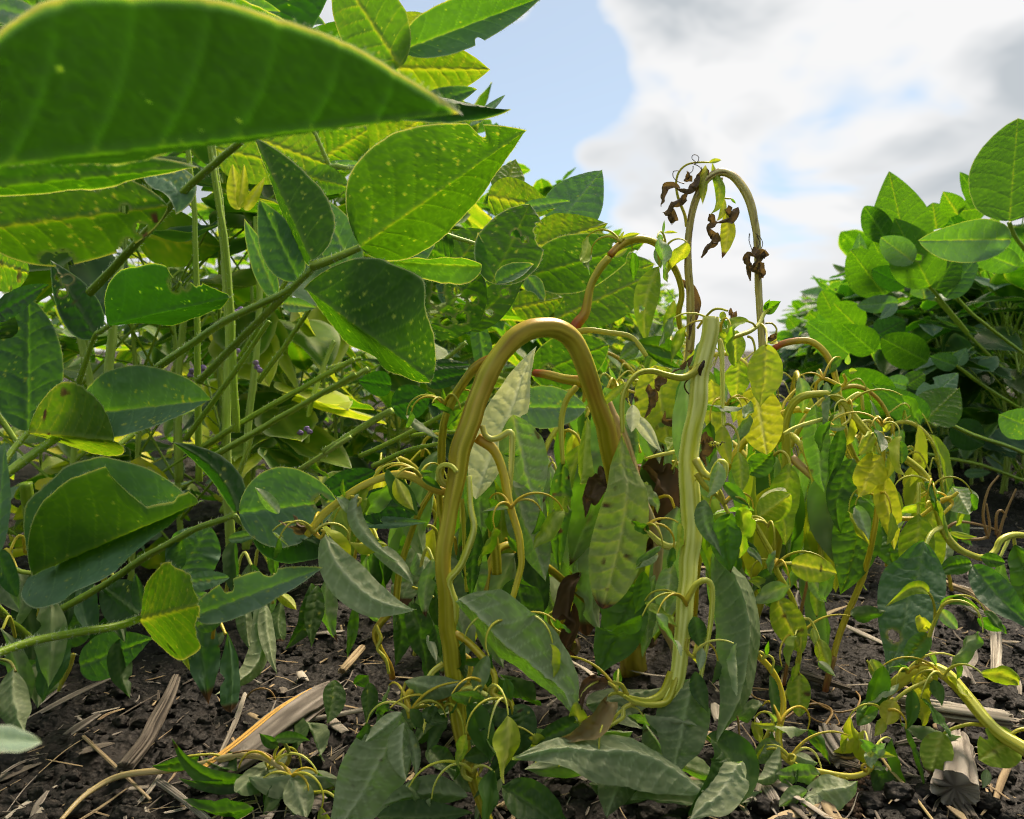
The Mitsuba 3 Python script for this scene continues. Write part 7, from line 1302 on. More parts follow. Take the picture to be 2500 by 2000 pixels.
Lf(p, 'leaf', (-318,490,78), (-305,485,29), (-96,-8,-26), -1, 15, 799, mid=(-311,488,53), kind='obhemp', tone='hempG', specks=0, spots=0.2, fold=0.12, curl=0.07, twist=-0.17, wave=0.06, nveins=7, nu=30, nv=15)
Lf(p, 'leaf', (-281,477,103), (-276,464,50), (-80,-60,8), -1, 18, 800, mid=(-274,470,76), kind='hemp', tone='hempG', specks=0, spots=0.4, fold=0.13, curl=-0.16, twist=0.62, wave=0.06, nveins=8, nu=30, nv=15, bites=[(1, 0.31, 0.06, 0.45)])
S(p, 'petiole', [(-307,553.7,96.9,1.3),(-305.2,547.3,110.2,1.1),(-306.2,545.8,112.3,1.1),(-306.8,539.3,105.4,0.9)], 'yellow', 801, step=0.004)
Lf(p, 'leaf', (-307,539,107), (-304,535,56), (-47,-88,6), -1, 16, 802, mid=(-305,537,81), kind='hemp', tone='soyD', specks=0, spots=0, fold=0.3, curl=-0.5, twist=-0.56, wave=0.06, nveins=9, nu=30, nv=15)
S(p, 'petiole', [(-321,620.2,63.1,1.4),(-320.8,615.8,77.4,1.3),(-328.1,611.3,85.6,1.2),(-330.1,606.2,77.3,1.1)], 'yellow', 803, step=0.004)
Lf(p, 'leaf', (-330,606,79), (-310,587,32), (-70,-72,0), 1, 22, 804, mid=(-322,597,55), kind='hemp', tone='soyU', specks=0, spots=0.1, fold=0.33, curl=0.67, twist=0.28, wave=0.06, nveins=9, nu=30, nv=15)
S(p, 'petiole', [(-361.2,587.2,100.2,1.4),(-359.5,581.5,113.9,1.2),(-362.5,578.6,112.9,1.1),(-363.3,572.6,105.3,1)], 'yellow', 805, step=0.004)
Lf(p, 'leaf', (-363,573,107), (-339,544,68), (-89,-21,-40), 1, 19, 806, mid=(-354,558,87), kind='hemp', tone='hempG', specks=0, spots=0, fold=0.23, curl=0.58, twist=-0.09, wave=0.06, nveins=9, nu=30, nv=15)
Lf(p, 'leaf', (-262,527,57), (-246,505,26), (-85,-52,-7), -1, 15, 807, mid=(-257,516,42), kind='hemp', tone='hempD', specks=0, spots=0.1, fold=0.09, curl=0.24, twist=0.68, wave=0.06, nveins=9, nu=30, nv=15, bites=[(-1, 0.72, 0.06, 0.45)])
S(p, 'petiole', [(-366.1,621.4,55.8,1.5),(-365,616.2,70.5,1.3),(-365.3,613.2,78.4,1.2),(-366.7,607.4,70.3,1.1)], 'pale', 808, step=0.004)
Lf(p, 'leaf', (-367,608,72), (-348,580,30), (-94,-26,-24), -1, 22, 809, mid=(-362,594,50), kind='hemp', tone='soyU', specks=0, spots=0, fold=0.2, curl=-0.44, twist=-0.49, wave=0.06, nveins=9, nu=30, nv=15, bites=[(-1, 0.75, 0.06, 0.45)])
S(p, 'petiole', [(-363.1,563.2,96.9,1.3),(-356.7,557.8,110.1,1.2),(-350.8,554,105.9,1.1),(-343.6,548.3,98.7,1)], 'yellow', 810, step=0.004)
Lf(p, 'leaf', (-344,548,100), (-341,536,58), (-100,2,-7), -1, 15, 811, mid=(-338,542,79), kind='hemp', tone='hempG', specks=0, spots=0, fold=0.4, curl=0.47, twist=0.6, wave=0.06, nveins=9, nu=30, nv=15)
S(p, 'petiole', [(-283.7,582.5,47,1.4),(-283.1,577.3,61.1,1.2),(-287.8,573.9,65.8,1.1),(-289.4,568.3,58.5,1)], 'lime', 812, step=0.004)
Lf(p, 'leaf', (-289,568,60), (-297,564,23), (-90,-37,24), 1, 16, 813, mid=(-297,566,42), kind='hemp', tone='soyD', specks=0, spots=0.1, fold=0.0, curl=0.65, twist=0.28, wave=0.06, nveins=7, nu=30, nv=15, deadtip=0.19)
S(p, 'petiole', [(-287.9,555.4,83.1,1.3),(-282.2,549.7,96.4,1.2),(-276.4,546.7,94.9,1.1),(-269.7,540.7,88,1)], 'lime', 814, step=0.004)
Lf(p, 'leaf', (-270,541,89), (-251,510,60), (-91,-39,-16), -1, 13, 815, mid=(-264,526,74), kind='hemp', tone='hempD', specks=0, spots=0.4, fold=0.3, curl=-0.46, twist=0.1, wave=0.06, nveins=8, nu=30, nv=15)
S(p, 'petiole', [(-355.8,584.4,78.6,1.4),(-350.1,580,92.2,1.2),(-336.7,575.3,98.9,1.1),(-330.1,570.3,91.2,1)], 'pale', 816, step=0.004)
Lf(p, 'leaf', (-330,570,92), (-333,567,53), (-77,-62,12), -1, 14, 817, mid=(-335,569,72), kind='obhemp', tone='soyU', specks=0, spots=0.4, fold=0.38, curl=0.15, twist=0.22, wave=0.06, nveins=7, nu=30, nv=15, deadtip=0.11)
Lf(p, 'leaf', (-297,514,62), (-301,493,25), (-55,-70,45), -1, 21, 818, mid=(-298,504,43), kind='hemp', tone='hempG', specks=0, spots=0.1, fold=0.09, curl=0.02, twist=0.44, wave=0.06, nveins=8, nu=30, nv=15, bites=[(-1, 0.52, 0.06, 0.45)])
Lf(p, 'leaf', (-357,575,82), (-340,552,21), (-91,-41,-9), -1, 24, 819, mid=(-345,563,51), kind='hemp', tone='hempD', specks=0, spots=0.4, fold=0.18, curl=-0.03, twist=0.28, wave=0.06, nveins=7, nu=30, nv=15)
S(p, 'petiole', [(-213.8,522.7,86.2,1.2),(-213.6,517.8,98.7,1.1),(-215.4,512.8,92.3,1),(-217.2,507.6,85.8,0.9)], 'yellow', 820, step=0.004)
Lf(p, 'leaf', (-217,508,87), (-199,479,60), (-83,-56,4), -1, 13, 821, mid=(-210,493,73), kind='hemp', tone='soyD', specks=0, spots=0.4, fold=0.39, curl=0.24, twist=-0.47, wave=0.06, nveins=9, nu=30, nv=15, bites=[(-1, 0.41, 0.06, 0.45)])
S(p, 'petiole', [(-303.4,504,80.4,1.2),(-298.1,499.4,92.6,1.1),(-287.9,494,87.8,1),(-281.8,489,81.6,0.9)], 'lime', 822, step=0.004)
Lf(p, 'leaf', (-282,489,83), (-287,477,34), (-63,-73,25), 1, 21, 823, mid=(-283,483,58), kind='hemp', tone='soyU', specks=0, spots=0.1, fold=0.19, curl=-0.45, twist=0.25, wave=0.06, nveins=8, nu=30, nv=15)
S(p, 'petiole', [(-188,492,70.1,1.2),(-183.2,485.7,82.8,1),(-180,483.9,83.3,1),(-174.3,477.5,77.9,0.8)], 'yellow', 824, step=0.004)
Lf(p, 'leaf', (-174,478,79), (-168,465,34), (-69,-72,10), -1, 15, 825, mid=(-170,471,56), kind='obhemp', tone='soyU', specks=0, spots=0.2, fold=0.19, curl=-0.17, twist=-0.43, wave=0.06, nveins=7, nu=30, nv=15, deadtip=0.14, bites=[(1, 0.57, 0.06, 0.45)])
Lf(p, 'leaf', (-89,704,92), (-101,700,46), (-94,26,21), 1, 17, 826, mid=(-94,702,69), kind='hemp', tone='hempD', specks=0, spots=0.4, fold=0.43, curl=-0.22, twist=-0.1, wave=0.06, nveins=7, nu=30, nv=15)
S(p, 'petiole', [(-238.5,684.2,55.2,1.6),(-233.5,678.9,71,1.4),(-228,676.1,77.7,1.3),(-221.4,670.1,68.6,1.2)], 'pale', 827, step=0.004)
Lf(p, 'leaf', (-221,670,70), (-218,648,25), (-96,-27,6), 1, 23, 828, mid=(-220,659,47), kind='hemp', tone='hempD', specks=0, spots=0, fold=0.36, curl=0.65, twist=0.27, wave=0.06, nveins=9, nu=30, nv=15, deadtip=0.12)
Lf(p, 'leaf', (-198,610,51), (-187,600,19), (-94,-23,-26), 1, 16, 829, mid=(-196,605,35), kind='obhemp', tone='hempD', specks=0, spots=0, fold=0.39, curl=-0.37, twist=0.61, wave=0.06, nveins=9, nu=30, nv=15)
S(p, 'petiole', [(-61.7,667.1,85.9,1.6),(-63.9,662,101,1.4),(-71.7,658.4,104.7,1.3),(-75.9,652.8,95.7,1.1)], 'lime', 830, step=0.004)
Lf(p, 'leaf', (-76,653,97), (-88,622,46), (-96,28,6), 1, 26, 831, mid=(-85,638,71), kind='obhemp', tone='hempG', specks=0, spots=0.4, fold=0.23, curl=-0.25, twist=-0.01, wave=0.06, nveins=8, nu=30, nv=15, deadtip=0.16, bites=[(1, 0.64, 0.06, 0.45)])
S(p, 'petiole', [(-140.2,654.2,61.4,1.5),(-141.5,648.4,76.7,1.4),(-145.1,645.8,74.8,1.3),(-148.5,639.5,66.4,1.1)], 'lime', 832, step=0.004)
Lf(p, 'leaf', (-148,640,68), (-136,613,22), (-91,19,-36), -1, 20, 833, mid=(-145,626,45), kind='hemp', tone='hempG', specks=0, spots=0, fold=0.15, curl=0.47, twist=0.43, wave=0.06, nveins=7, nu=30, nv=15, deadtip=0.15)
S(p, 'petiole', [(-153.8,743.2,73.5,1.7),(-149.3,737,90.4,1.5),(-145.9,735.5,90.7,1.5),(-139.4,728.7,80.7,1.3)], 'pale', 834, step=0.004)
Lf(p, 'leaf', (-139,729,82), (-122,713,28), (-96,-6,-29), 1, 22, 835, mid=(-126,721,55), kind='hemp', tone='hempD', specks=0, spots=0.2, fold=0.21, curl=-0.08, twist=0.67, wave=0.06, nveins=9, nu=30, nv=15)
S(p, 'petiole', [(-204.8,672.9,34.4,1.6),(-205.9,668.3,50,1.4),(-211.3,663,42,1.3),(-214.6,657.8,33.1,1.2)], 'pale', 836, step=0.004)
Lf(p, 'leaf', (-215,658,35), (-193,640,18), (-72,-65,-24), -1, 9, 837, mid=(-206,649,26), kind='hemp', tone='hempD', specks=0, spots=0.1, fold=0.42, curl=0.47, twist=0.52, wave=0.06, nveins=9, nu=30, nv=15)
S(p, 'petiole', [(-261.4,720.6,28.8,1.7),(-256.3,715.6,45.4,1.5),(-245.8,712,47.4,1.4),(-238.9,706.2,37.8,1.2)], 'pale', 838, step=0.004)
Lf(p, 'leaf', (-239,706,39), (-238,696,19), (-86,-47,20), 1, 10, 839, mid=(-240,701,29), kind='obhemp', tone='hempD', specks=0, spots=0, fold=0.25, curl=-0.31, twist=0.65, wave=0.06, nveins=8, nu=30, nv=15)
Lf(p, 'leaf', (-187,644,49), (-181,616,22), (-92,-35,17), -1, 16, 840, mid=(-185,630,35), kind='obhemp', tone='hempD', specks=0, spots=0.4, fold=0.19, curl=0.47, twist=-0.36, wave=0.06, nveins=9, nu=30, nv=15, deadtip=0.1)
S(p, 'petiole', [(-236.2,726.2,53,1.7),(-231.3,721.4,69.5,1.5),(-222.7,716.7,62.5,1.4),(-216,711.1,52.7,1.3)], 'pale', 841, step=0.004)
Lf(p, 'leaf', (-216,711,54), (-216,700,15), (-98,18,-6), 1, 14, 842, mid=(-217,706,35), kind='obhemp', tone='hempG', specks=0, spots=0, fold=0.47, curl=-0.0, twist=0.58, wave=0.06, nveins=9, nu=30, nv=15)
S(p, 'petiole', [(-56.4,640.4,62.5,1.5),(-58.5,636,77.2,1.4),(-69.6,630.6,74.1,1.2),(-73.6,625.6,65.6,1.1)], 'lime', 843, step=0.004)
Lf(p, 'leaf', (-74,626,67), (-60,599,23), (-90,18,-39), -1, 21, 844, mid=(-63,613,45), kind='hemp', tone='hempG', specks=0, spots=0.4, fold=0.02, curl=-0.44, twist=0.24, wave=0.06, nveins=7, nu=30, nv=15, deadtip=0.07)
Lf(p, 'leaf', (-216,616,104), (-198,587,61), (-91,5,-40), 1, 17, 845, mid=(-210,602,82), kind='hemp', tone='hempD', specks=0, spots=0.2, fold=0.44, curl=0.75, twist=-0.52, wave=0.06, nveins=7, nu=30, nv=15)
S(p, 'petiole', [(-142.8,721.2,82.2,1.7),(-138.8,717,98.2,1.5),(-125.8,711.3,91.6,1.4),(-119.9,706.2,81.6,1.2)], 'pale', 846, step=0.004)
Lf(p, 'leaf', (-120,706,83), (-101,688,19), (-89,28,-35), 1, 24, 847, mid=(-118,697,51), kind='hemp', tone='hempD', specks=0, spots=0, fold=0.21, curl=0.72, twist=0.12, wave=0.06, nveins=7, nu=30, nv=15)
S(p, 'petiole', [(-216.5,676.1,86.9,1.6),(-211.5,670.2,102.4,1.4),(-207,668.1,105,1.3),(-200.5,661.7,96,1.2)], 'yellow', 848, step=0.004)
Lf(p, 'leaf', (-200,662,97), (-196,649,59), (-94,27,-19), 1, 13, 849, mid=(-199,655,78), kind='hemp', tone='hempD', specks=0, spots=0.2, fold=0.12, curl=0.18, twist=-0.16, wave=0.06, nveins=9, nu=30, nv=15)
S(p, 'petiole', [(-139.6,707.2,69.3,1.6),(-135.4,701.7,85.4,1.5),(-128.7,698.7,84.2,1.4),(-122.7,692.6,74.7,1.2)], 'lime', 850, step=0.004)
Lf(p, 'leaf', (-123,693,76), (-125,677,24), (-99,-9,7), -1, 23, 851, mid=(-121,685,50), kind='hemp', tone='hempD', specks=0, spots=0.1, fold=0.31, curl=0.45, twist=-0.23, wave=0.06, nveins=8, nu=30, nv=15)
S(p, 'petiole', [(-130.8,649.2,72.4,1.5),(-126.9,644.1,87.4,1.4),(-120.8,640.9,93.9,1.3),(-115.3,635.2,85.3,1.1)], 'yellow', 852, step=0.004)
Lf(p, 'leaf', (-115,635,87), (-103,622,36), (-97,3,-25), -1, 18, 853, mid=(-114,629,61), kind='obhemp', tone='hempG', specks=0, spots=0.1, fold=0.32, curl=0.0, twist=0.3, wave=0.06, nveins=8, nu=30, nv=15)
Lf(p, 'leaf', (-126,460,16), (-145,525,8), (53,26,81), -1, 17, 854, kind='hemp', tone='hempD', specks=0, spots=0, fold=0.12, curl=0.55, twist=0.13, wave=0.06, nveins=8, nu=30, nv=15)
Lf(p, 'leaf', (-143,422,16), (-91,434,8), (16,-92,-35), -1, 22, 855, kind='hemp', tone='hempG', specks=0, spots=0.2, fold=0.57, curl=-0.1, twist=0.47, wave=0.06, nveins=8, nu=30, nv=15)
Lf(p, 'leaf', (-134,398,16), (-178,418,8), (-29,-27,92), -1, 14, 856, kind='hemp', tone='hempD', specks=0, spots=0, fold=0.3, curl=-0.02, twist=0.04, wave=0.06, nveins=8, nu=30, nv=15)
Lf(p, 'leaf', (-110,451,16), (-133,509,8), (27,24,93), -1, 18, 857, kind='hemp', tone='hempG', specks=0, spots=0, fold=0.39, curl=0.54, twist=0.22, wave=0.06, nveins=8, nu=30, nv=15)
Lf(p, 'leaf', (-146,412,16), (-134,469,8), (83,-25,-49), -1, 18, 858, kind='hemp', tone='hempG', specks=0, spots=0, fold=0.39, curl=0.18, twist=-0.02, wave=0.06, nveins=8, nu=30, nv=15)
p = thing('wilted_weed', 'dark weed leaf hanging at the left border just above the ground', 'weed', 'wilted weeds between the crop rows')
Lf(p, 'leaf', (-291,458,63), (-272,435,36), (-79,-62,-5), -1, 19, 859, kind='hemp', tone='hempG', specks=0, nveins=9)
S(p, 'petiole', [(-290.5,457.5,62.6,1),(-296.3,462.3,66.6,0.9),(-307.6,467.8,66.5,0.8)], 'green', 860)
p = thing('wilted_weed', 'dark green weed with long hanging leaves directly left of the stem of the arch', 'weed', 'wilted weeds between the crop rows')
S(p, 'main_stem', [(-86.2,564.2,13.9,2.2),(-88.4,563.6,24,2.2),(-95.3,562.7,37.8,2.3),(-98,562.1,47.8,2.4),(-93.6,561.4,56.5,2.4),(-83.8,560.3,69,2.4),(-81.2,559.3,86.2,2.3),(-78.6,558.6,98.4,2.3),(-71.1,557,122.5,2.1),(-63.8,555.8,139.3,1.9),(-54.3,554.5,154.8,1.7)], 'olive', 861)
Lf(p, 'leaf', (-99,542,119), (-65,520,95), (-68,-43,-59), -1, 12, 862, kind='hemp', tone='hempP', specks=0)
Lf(p, 'leaf', (-64,531,114), (-56,520,100), (-91,-33,-24), -1, 17, 863, kind='hemp', tone='hempG', specks=0)
Lf(p, 'leaf', (-66,519,85), (-55,506,47), (-93,-35,-15), 1, 18, 864, kind='hemp', tone='hempD', specks=0.2, nveins=8)
Lf(p, 'leaf', (-81,539,77), (-79,526,39), (-88,-46,12), 1, 17, 865, kind='hemp', tone='hempD')
Lf(p, 'leaf', (-50,508,73), (-46,507,51), (-86,-49,-14), 1, 13, 866, kind='hemp', tone='hempD')
Lf(p, 'leaf', (-55,508,66), (-48,497,53), (-88,-46,-7), -1, 6, 867, kind='hemp', tone='hempP')
Lf(p, 'leaf', (-114,568,67), (-117,556,33), (-85,-46,24), -1, 10, 868, kind='hemp', tone='hempU')
S(p, 'petiole', [(-66.9,529.8,91.4,0.9),(-59.7,525.3,90.5,0.8),(-51.4,519.5,87.8,0.8)], 'lime', 869)
S(p, 'petiole', [(-94.8,547.5,59,1.4),(-90.9,544.2,50.7,1.3),(-92.9,541.7,44.6,1.3),(-86.7,538.9,38.6,1.2),(-84,535.3,29.5,1.1)], 'lime', 870)
Lf(p, 'leaf', (36,609,77), (17,610,95), (68,-1,73), -1, 19, 871, kind='hemp', tone='hempP')
S(p, 'petiole', [(29.2,623.9,8,2.1),(38.3,622.7,22,2),(40.8,621.5,41.2,1.8),(51,619.7,64.5,1.5),(54.8,618.9,75.4,1.3)], 'olive', 872)
Lf(p, 'leaf', (48,608,68), (44,606,37), (-99,-6,13), 1, 17, 873, kind='hemp', tone='yel', spots=0.6, deadtip=0.2)
Lf(p, 'leaf', (42,606,33), (48,604,13), (-96,-19,-23), 1, 14, 874, kind='hemp', tone='brown', crumple=0.5, dead=0.7)
S(p, 'petiole', [(41.1,605.6,30.9,1.5),(32.2,606,36,1.4),(28.3,606.6,44.9,1.3),(33.4,606.9,48.7,1.2),(34.7,606.3,41.1,1.2)], 'lime', 875)
Lf(p, 'leaf', (64,556,171), (48,543,140), (-89,0,45), 1, 17, 876, kind='hemp', tone='brown', crumple=0.5, curl=1.0, dead=1, label='shrivelled dark brown leaf')
Lf(p, 'leaf', (95,575,155), (104,563,136), (-92,-8,-38), 1, 11, 877, kind='hemp', tone='hempP', crumple=0.3)
Lf(p, 'leaf', (80,558,207), (86,555,165), (-99,-4,-13), -1, 15, 878, kind='hemp', tone='hempG', specks=0)
Lf(p, 'leaf', (82,548,208), (102,546,181), (-80,-10,-59), -1, 10, 879, kind='hemp', tone='hempW', specks=0)
S(p, 'branch', [(66.1,558.9,215.1,3.9),(69.5,557.9,207,4),(77.5,555.6,189.8,4.1),(84.2,552.4,164.7,3.8),(90.9,550,145.4,3.6),(98.8,547.3,125,3.3),(100.9,545.9,113.7,3.2),(100.1,543,91.2,3),(102.7,539.5,63.2,2.7),(110.5,537.3,46.5,2.6),(112.6,535.6,33.2,2.5)], 'tan', 880, blush=0.5)
S(p, 'broken_stick', [(94.8,565.9,173.7,0.8),(104.9,566.1,176.2,1.4),(121.8,566.4,179.9,1.6)], 'pale', 881)
p = thing('soybean_plant', 'soybean plant at the right border with the tallest upright leaf', 'soybean plant', 'nearest soybean plants of the right row')
Lf(p, 'leaflet', (557,913,394), (579,942,515), (82,-57,-1), -1, 90, 882, kind='oval', tone='soyL2', specks=0, fold=0.1, edge=0.4, label='tall upright oval leaf')
Lf(p, 'leaflet', (558,912,374), (436,871,367), (6,-36,93), 1, 49, 883, kind='oval', tone='soyU3', specks=0, fold=0.2, edge=0.4, label='pale bluish leaf spread flat')
Lf(p, 'leaflet', (579,929,345), (516,911,363), (37,-46,80), 1, 32, 884, kind='oval', tone='soyU2', specks=0)
Lf(p, 'leaflet', (608,960,352), (576,962,381), (53,-60,61), 1, 39, 885, tone='soyU2', specks=0)
S(p, 'petiole', [(556.4,912.9,392.7,2.4),(570.8,924.7,379.7,2.4),(591.4,938.3,366.5,2.4),(625.6,959.6,345.8,2.4)], 'soy', 886)
S(p, 'main_stem', [(664.7,996.8,169.5,3.7),(659.5,991.9,251.9,3.4),(650.2,986.9,332.6,3.1),(640.7,983,391.8,2.8)], 'soy', 887)
Lf(p, 'leaflet', (540,816,168), (485,797,186), (40,-37,84), 1, 37, 888, kind='oval', tone='soyU3', specks=1, label='pale leaf cut by the right border')
p = thing('soybean_plant', 'soybean plant left of the tallest right-hand plant with a pointed upright leaf', 'soybean plant', 'nearest soybean plants of the right row')
Lf(p, 'leaflet', (519,1061,367), (497,1080,486), (82,-52,23), -1, 72, 889, tone='soyL2', specks=0, label='pointed upright leaf')
Lf(p, 'leaflet', (495,1073,393), (465,1077,440), (72,-49,49), -1, 36, 890, kind='oval', tone='soyL', specks=0)
Lf(p, 'leaflet', (536,1039,332), (495,1055,421), (74,-51,43), -1, 64, 891, tone='soyL2', specks=0.2, holes=[(0.4, 0.1, 0.004)])
Lf(p, 'leaflet', (510,1031,362), (459,1013,390), (54,-43,72), 1, 35, 892, kind='oval', tone='soyU3', specks=0)
Lf(p, 'leaflet', (647,1117,445), (613,1121,494), (66,-57,50), -1, 27, 893, tone='soyL', specks=0)
Lf(p, 'leaflet', (638,1167,444), (617,1170,477), (68,-55,49), -1, 33, 894, tone='soyL2', specks=0)
Lf(p, 'leaflet', (634,1216,430), (628,1219,470), (82,-55,17), -1, 40, 895, kind='oval', tone='soyL2', specks=0)
Lf(p, 'leaflet', (553,1059,330), (583,1062,380), (77,-46,-44), -1, 41, 896, tone='soyL', specks=0)
Lf(p, 'leaflet', (681,1168,454), (638,1168,449), (-11,-20,97), -1, 36, 897, kind='oval', tone='soyL2', specks=0)
Lf(p, 'leaflet', (566,1058,319), (611,1062,375), (71,-44,-55), 1, 33, 898, tone='soyU', specks=0)
Lf(p, 'leaflet', (586,1111,356), (561,1112,375), (51,-44,74), -1, 32, 899, kind='oval', tone='soyL2', specks=0)
S(p, 'petiole', [(517.8,1061.6,368.9,2.4),(533.9,1066.2,347.8,2.4),(554.5,1070.9,330.9,2.3),(612.9,1084.7,274.4,2.2)], 'soy', 900)
p = thing('soybean_plant', 'soybean plant at the inner end of the right-hand leaf wall', 'soybean plant', 'nearest soybean plants of the right row')
Lf(p, 'leaflet', (557,1209,331), (505,1214,400), (70,-45,56), -1, 64, 901, kind='oval', tone='soyL2', specks=0, bites=[(1, 0.2, 0.06, 0.5)])
Lf(p, 'leaflet', (541,1262,371), (540,1267,432), (72,-69,7), 1, 28, 902, tone='soyU2', specks=0, holes=[(0.6, 0.2, 0.004)])
Lf(p, 'leaflet', (569,1232,368), (549,1235,416), (79,-49,37), -1, 38, 903, kind='oval', tone='soyL2', specks=0)
Lf(p, 'leaflet', (565,1160,342), (506,1141,364), (42,-35,84), 1, 35, 904, kind='oval', tone='soyD', specks=0)
Lf(p, 'leaflet', (577,1208,321), (507,1188,316), (-1,-20,98), 1, 27, 905, kind='oval', tone='soyU3', specks=0)
Lf(p, 'leaflet', (574,1208,320), (540,1187,296), (-63,13,77), 1, 17, 906, tone='soyU3', specks=0)
Lf(p, 'leaflet', (586,1356,283), (540,1359,329), (64,-38,67), -1, 56, 907, kind='oval', tone='soyL2', specks=0)
Lf(p, 'leaflet', (605,1508,306), (578,1512,362), (80,-43,42), -1, 43, 908, kind='oval', tone='soyL2', specks=0)
Lf(p, 'leaflet', (588,1403,243), (505,1387,299), (57,-32,76), 1, 60, 909, tone='soyU', specks=0, bites=[(1, 0.4, 0.06, 0.4)])
Lf(p, 'leaflet', (563,1253,248), (513,1256,291), (59,-36,72), -1, 49, 910, tone='soyL', specks=0)
Lf(p, 'leaflet', (587,1305,273), (636,1307,298), (44,-27,-86), -1, 48, 911, kind='oval', tone='soyD', specks=0)
Lf(p, 'leaflet', (620,1202,233), (542,1185,269), (45,-30,84), -1, 54, 912, kind='oval', tone='soyL', specks=0)
Lf(p, 'leaflet', (561,1110,340), (565,1108,320), (-90,37,-23), 1, 32, 913, tone='soyU3', specks=0)
Lf(p, 'leaflet', (642,1710,319), (629,1710,330), (60,-34,72), -1, 25, 914, tone='soyL2', specks=0)
Lf(p, 'leaflet', (670,1909,304), (652,1911,329), (75,-37,55), -1, 35, 915, tone='soyL2', specks=0)
S(p, 'petiole', [(567.5,1109,332.2,2.3),(601.7,1117.8,334,2.3),(647.1,1130.4,298,2.3),(735.9,1152.5,242.3,2.4)], 'soy', 916)
S(p, 'petiole', [(631.4,1209,328.5,2.5),(679.6,1221,284.4,2.5),(703.8,1226.7,264.4,2.5),(799.9,1248.6,184.9,2.6)], 'soy', 917)
p = thing('soybean_plant', 'soybean plant low in the right row with broad leaves leaning into the row middle', 'soybean plant', 'nearest soybean plants of the right row')
Lf(p, 'leaflet', (494,1047,169), (410,1001,223), (63,-31,72), -1, 64, 918, kind='oval', tone='soyL', specks=0)
Lf(p, 'leaflet', (515,996,163), (435,970,210), (56,-45,69), 1, 39, 919, tone='soyU', specks=0, label='bluish pointed leaf')
Lf(p, 'leaflet', (515,996,164), (567,1019,202), (64,-46,-61), -1, 56, 920, tone='soyL2', specks=0.2, label='yellow-green leaf beside the bluish pointed leaf')
Lf(p, 'leaflet', (540,1058,177), (600,1081,220), (63,-45,-63), 1, 42, 921, tone='soyU2', specks=0, bites=[(-1, 0.5, 0.08, 0.5)])
Lf(p, 'leaflet', (542,1099,201), (501,1080,209), (30,-23,93), 1, 27, 922, kind='oval', tone='soyU3', specks=0)
Lf(p, 'leaflet', (538,1099,202), (565,1101,218), (48,-36,-80), -1, 27, 923, kind='oval', tone='soyL', specks=0)
Lf(p, 'leaflet', (636,1152,230), (650,1153,254), (75,-52,-41), 1, 21, 924, tone='soyU2', specks=0)
Lf(p, 'leaflet', (636,1151,228), (598,1153,242), (33,-26,91), 1, 26, 925, tone='soyU', specks=0)
Lf(p, 'leaflet', (508,1097,168), (435,1047,174), (9,-2,100), -1, 40, 926, kind='oval', tone='soyD', specks=0)
Lf(p, 'leaflet', (602,1095,147), (647,1094,122), (-48,9,-87), 1, 45, 927, kind='oval', tone='soyD', specks=0)
Lf(p, 'leaflet', (676,1190,66), (716,1190,69), (6,-27,-96), 1, 15, 928, tone='soyU2', specks=0)
S(p, 'petiole', [(514.8,996.3,162.9,2.5),(530.4,1003.6,154.9,2.5),(547,1011.5,158.4,2.4),(598.3,1033.8,140.2,2.4),(645,1053.2,127.1,2.4),(693.3,1072.7,111.4,2.5)], 'soy', 929)
S(p, 'petiole', [(636,1151.5,228,2.6),(669.8,1163.3,208.6,2.6),(719.8,1180.3,181.1,2.5),(770.3,1196.5,157.8,2.5)], 'soy', 930)
S(p, 'petiole', [(539,1093.2,116.8,2.3),(603.4,1121.1,100.4,2.3),(681.3,1153.3,84,2.4),(770.3,1188.8,53.9,2.5)], 'soy', 931)
S(p, 'petiole', [(492,1057,170.8,2.4),(506.8,1024.7,171.1,2.2),(515.9,996.3,162.9,2.1)], 'soy', 932)
p = thing('spotted_beetle', 'small yellow beetle with black spots sitting on a weed leaf behind the pale stem', 'beetle')
beetle(p, (128.9,512,190.3))
p = thing('dead_vine', 'thin brown dried vine looping over the soil at the lower right', 'vine', 'dried vines on the soil')
S(p, 'stem', [(181.8,518,6,0.8),(199.2,535.5,6,0.8),(211.1,539.9,6,0.9),(216.9,534.2,6,0.9),(215.9,525.4,6,0.9),(208.1,513.2,6,0.9),(197.9,499.3,6,0.9),(191.3,486.1,6,0.8),(191.3,476.7,6,0.8),(195.5,469.6,6,0.8),(202.9,465.6,6,0.8),(214.9,472.6,6,0.8)], 'dry', 933)
p = thing('dead_vine', 'thin orange dried vine crossing the soil right of the folded grey leaf', 'vine', 'dried vines on the soil')
S(p, 'stem', [(163,574.1,6,0.7),(170.3,569.7,6,0.7),(170.9,551.4,6,0.6),(178.8,543.3,6,0.6)], 'dry', 934)
S(p, 'stem', [(169.9,568.3,6,0.6),(178.7,565.4,6,0.6),(194.1,561.1,6,0.5)], 'dry', 935)
p = thing('dead_vine', 'straw-coloured dry stalk running to the bottom edge at the lower right', 'vine', 'dried vines on the soil')
S(p, 'stem', [(224.3,478.7,6,0.9),(221.9,463.6,6,0.9),(220.7,448.5,6,0.9),(220.9,427.5,6,0.9),(218.9,400.8,6,0.8)], 'tan', 936)
p = thing('dead_vine', 'small dry brown vine arching before the folded grey leaf', 'vine', 'dried vines on the soil')
S(p, 'stem', [(128.3,455.7,37.9,0.6),(131.4,454.5,36.9,0.6),(131.8,451.9,31.2,0.5),(131.9,448.3,23,0.5),(132.7,443.9,13.4,0.5)], 'dry', 937)
p = thing('dead_vine', 'tangle of thin dry vines in front of the grey log', 'vine', 'dried vines on the soil')
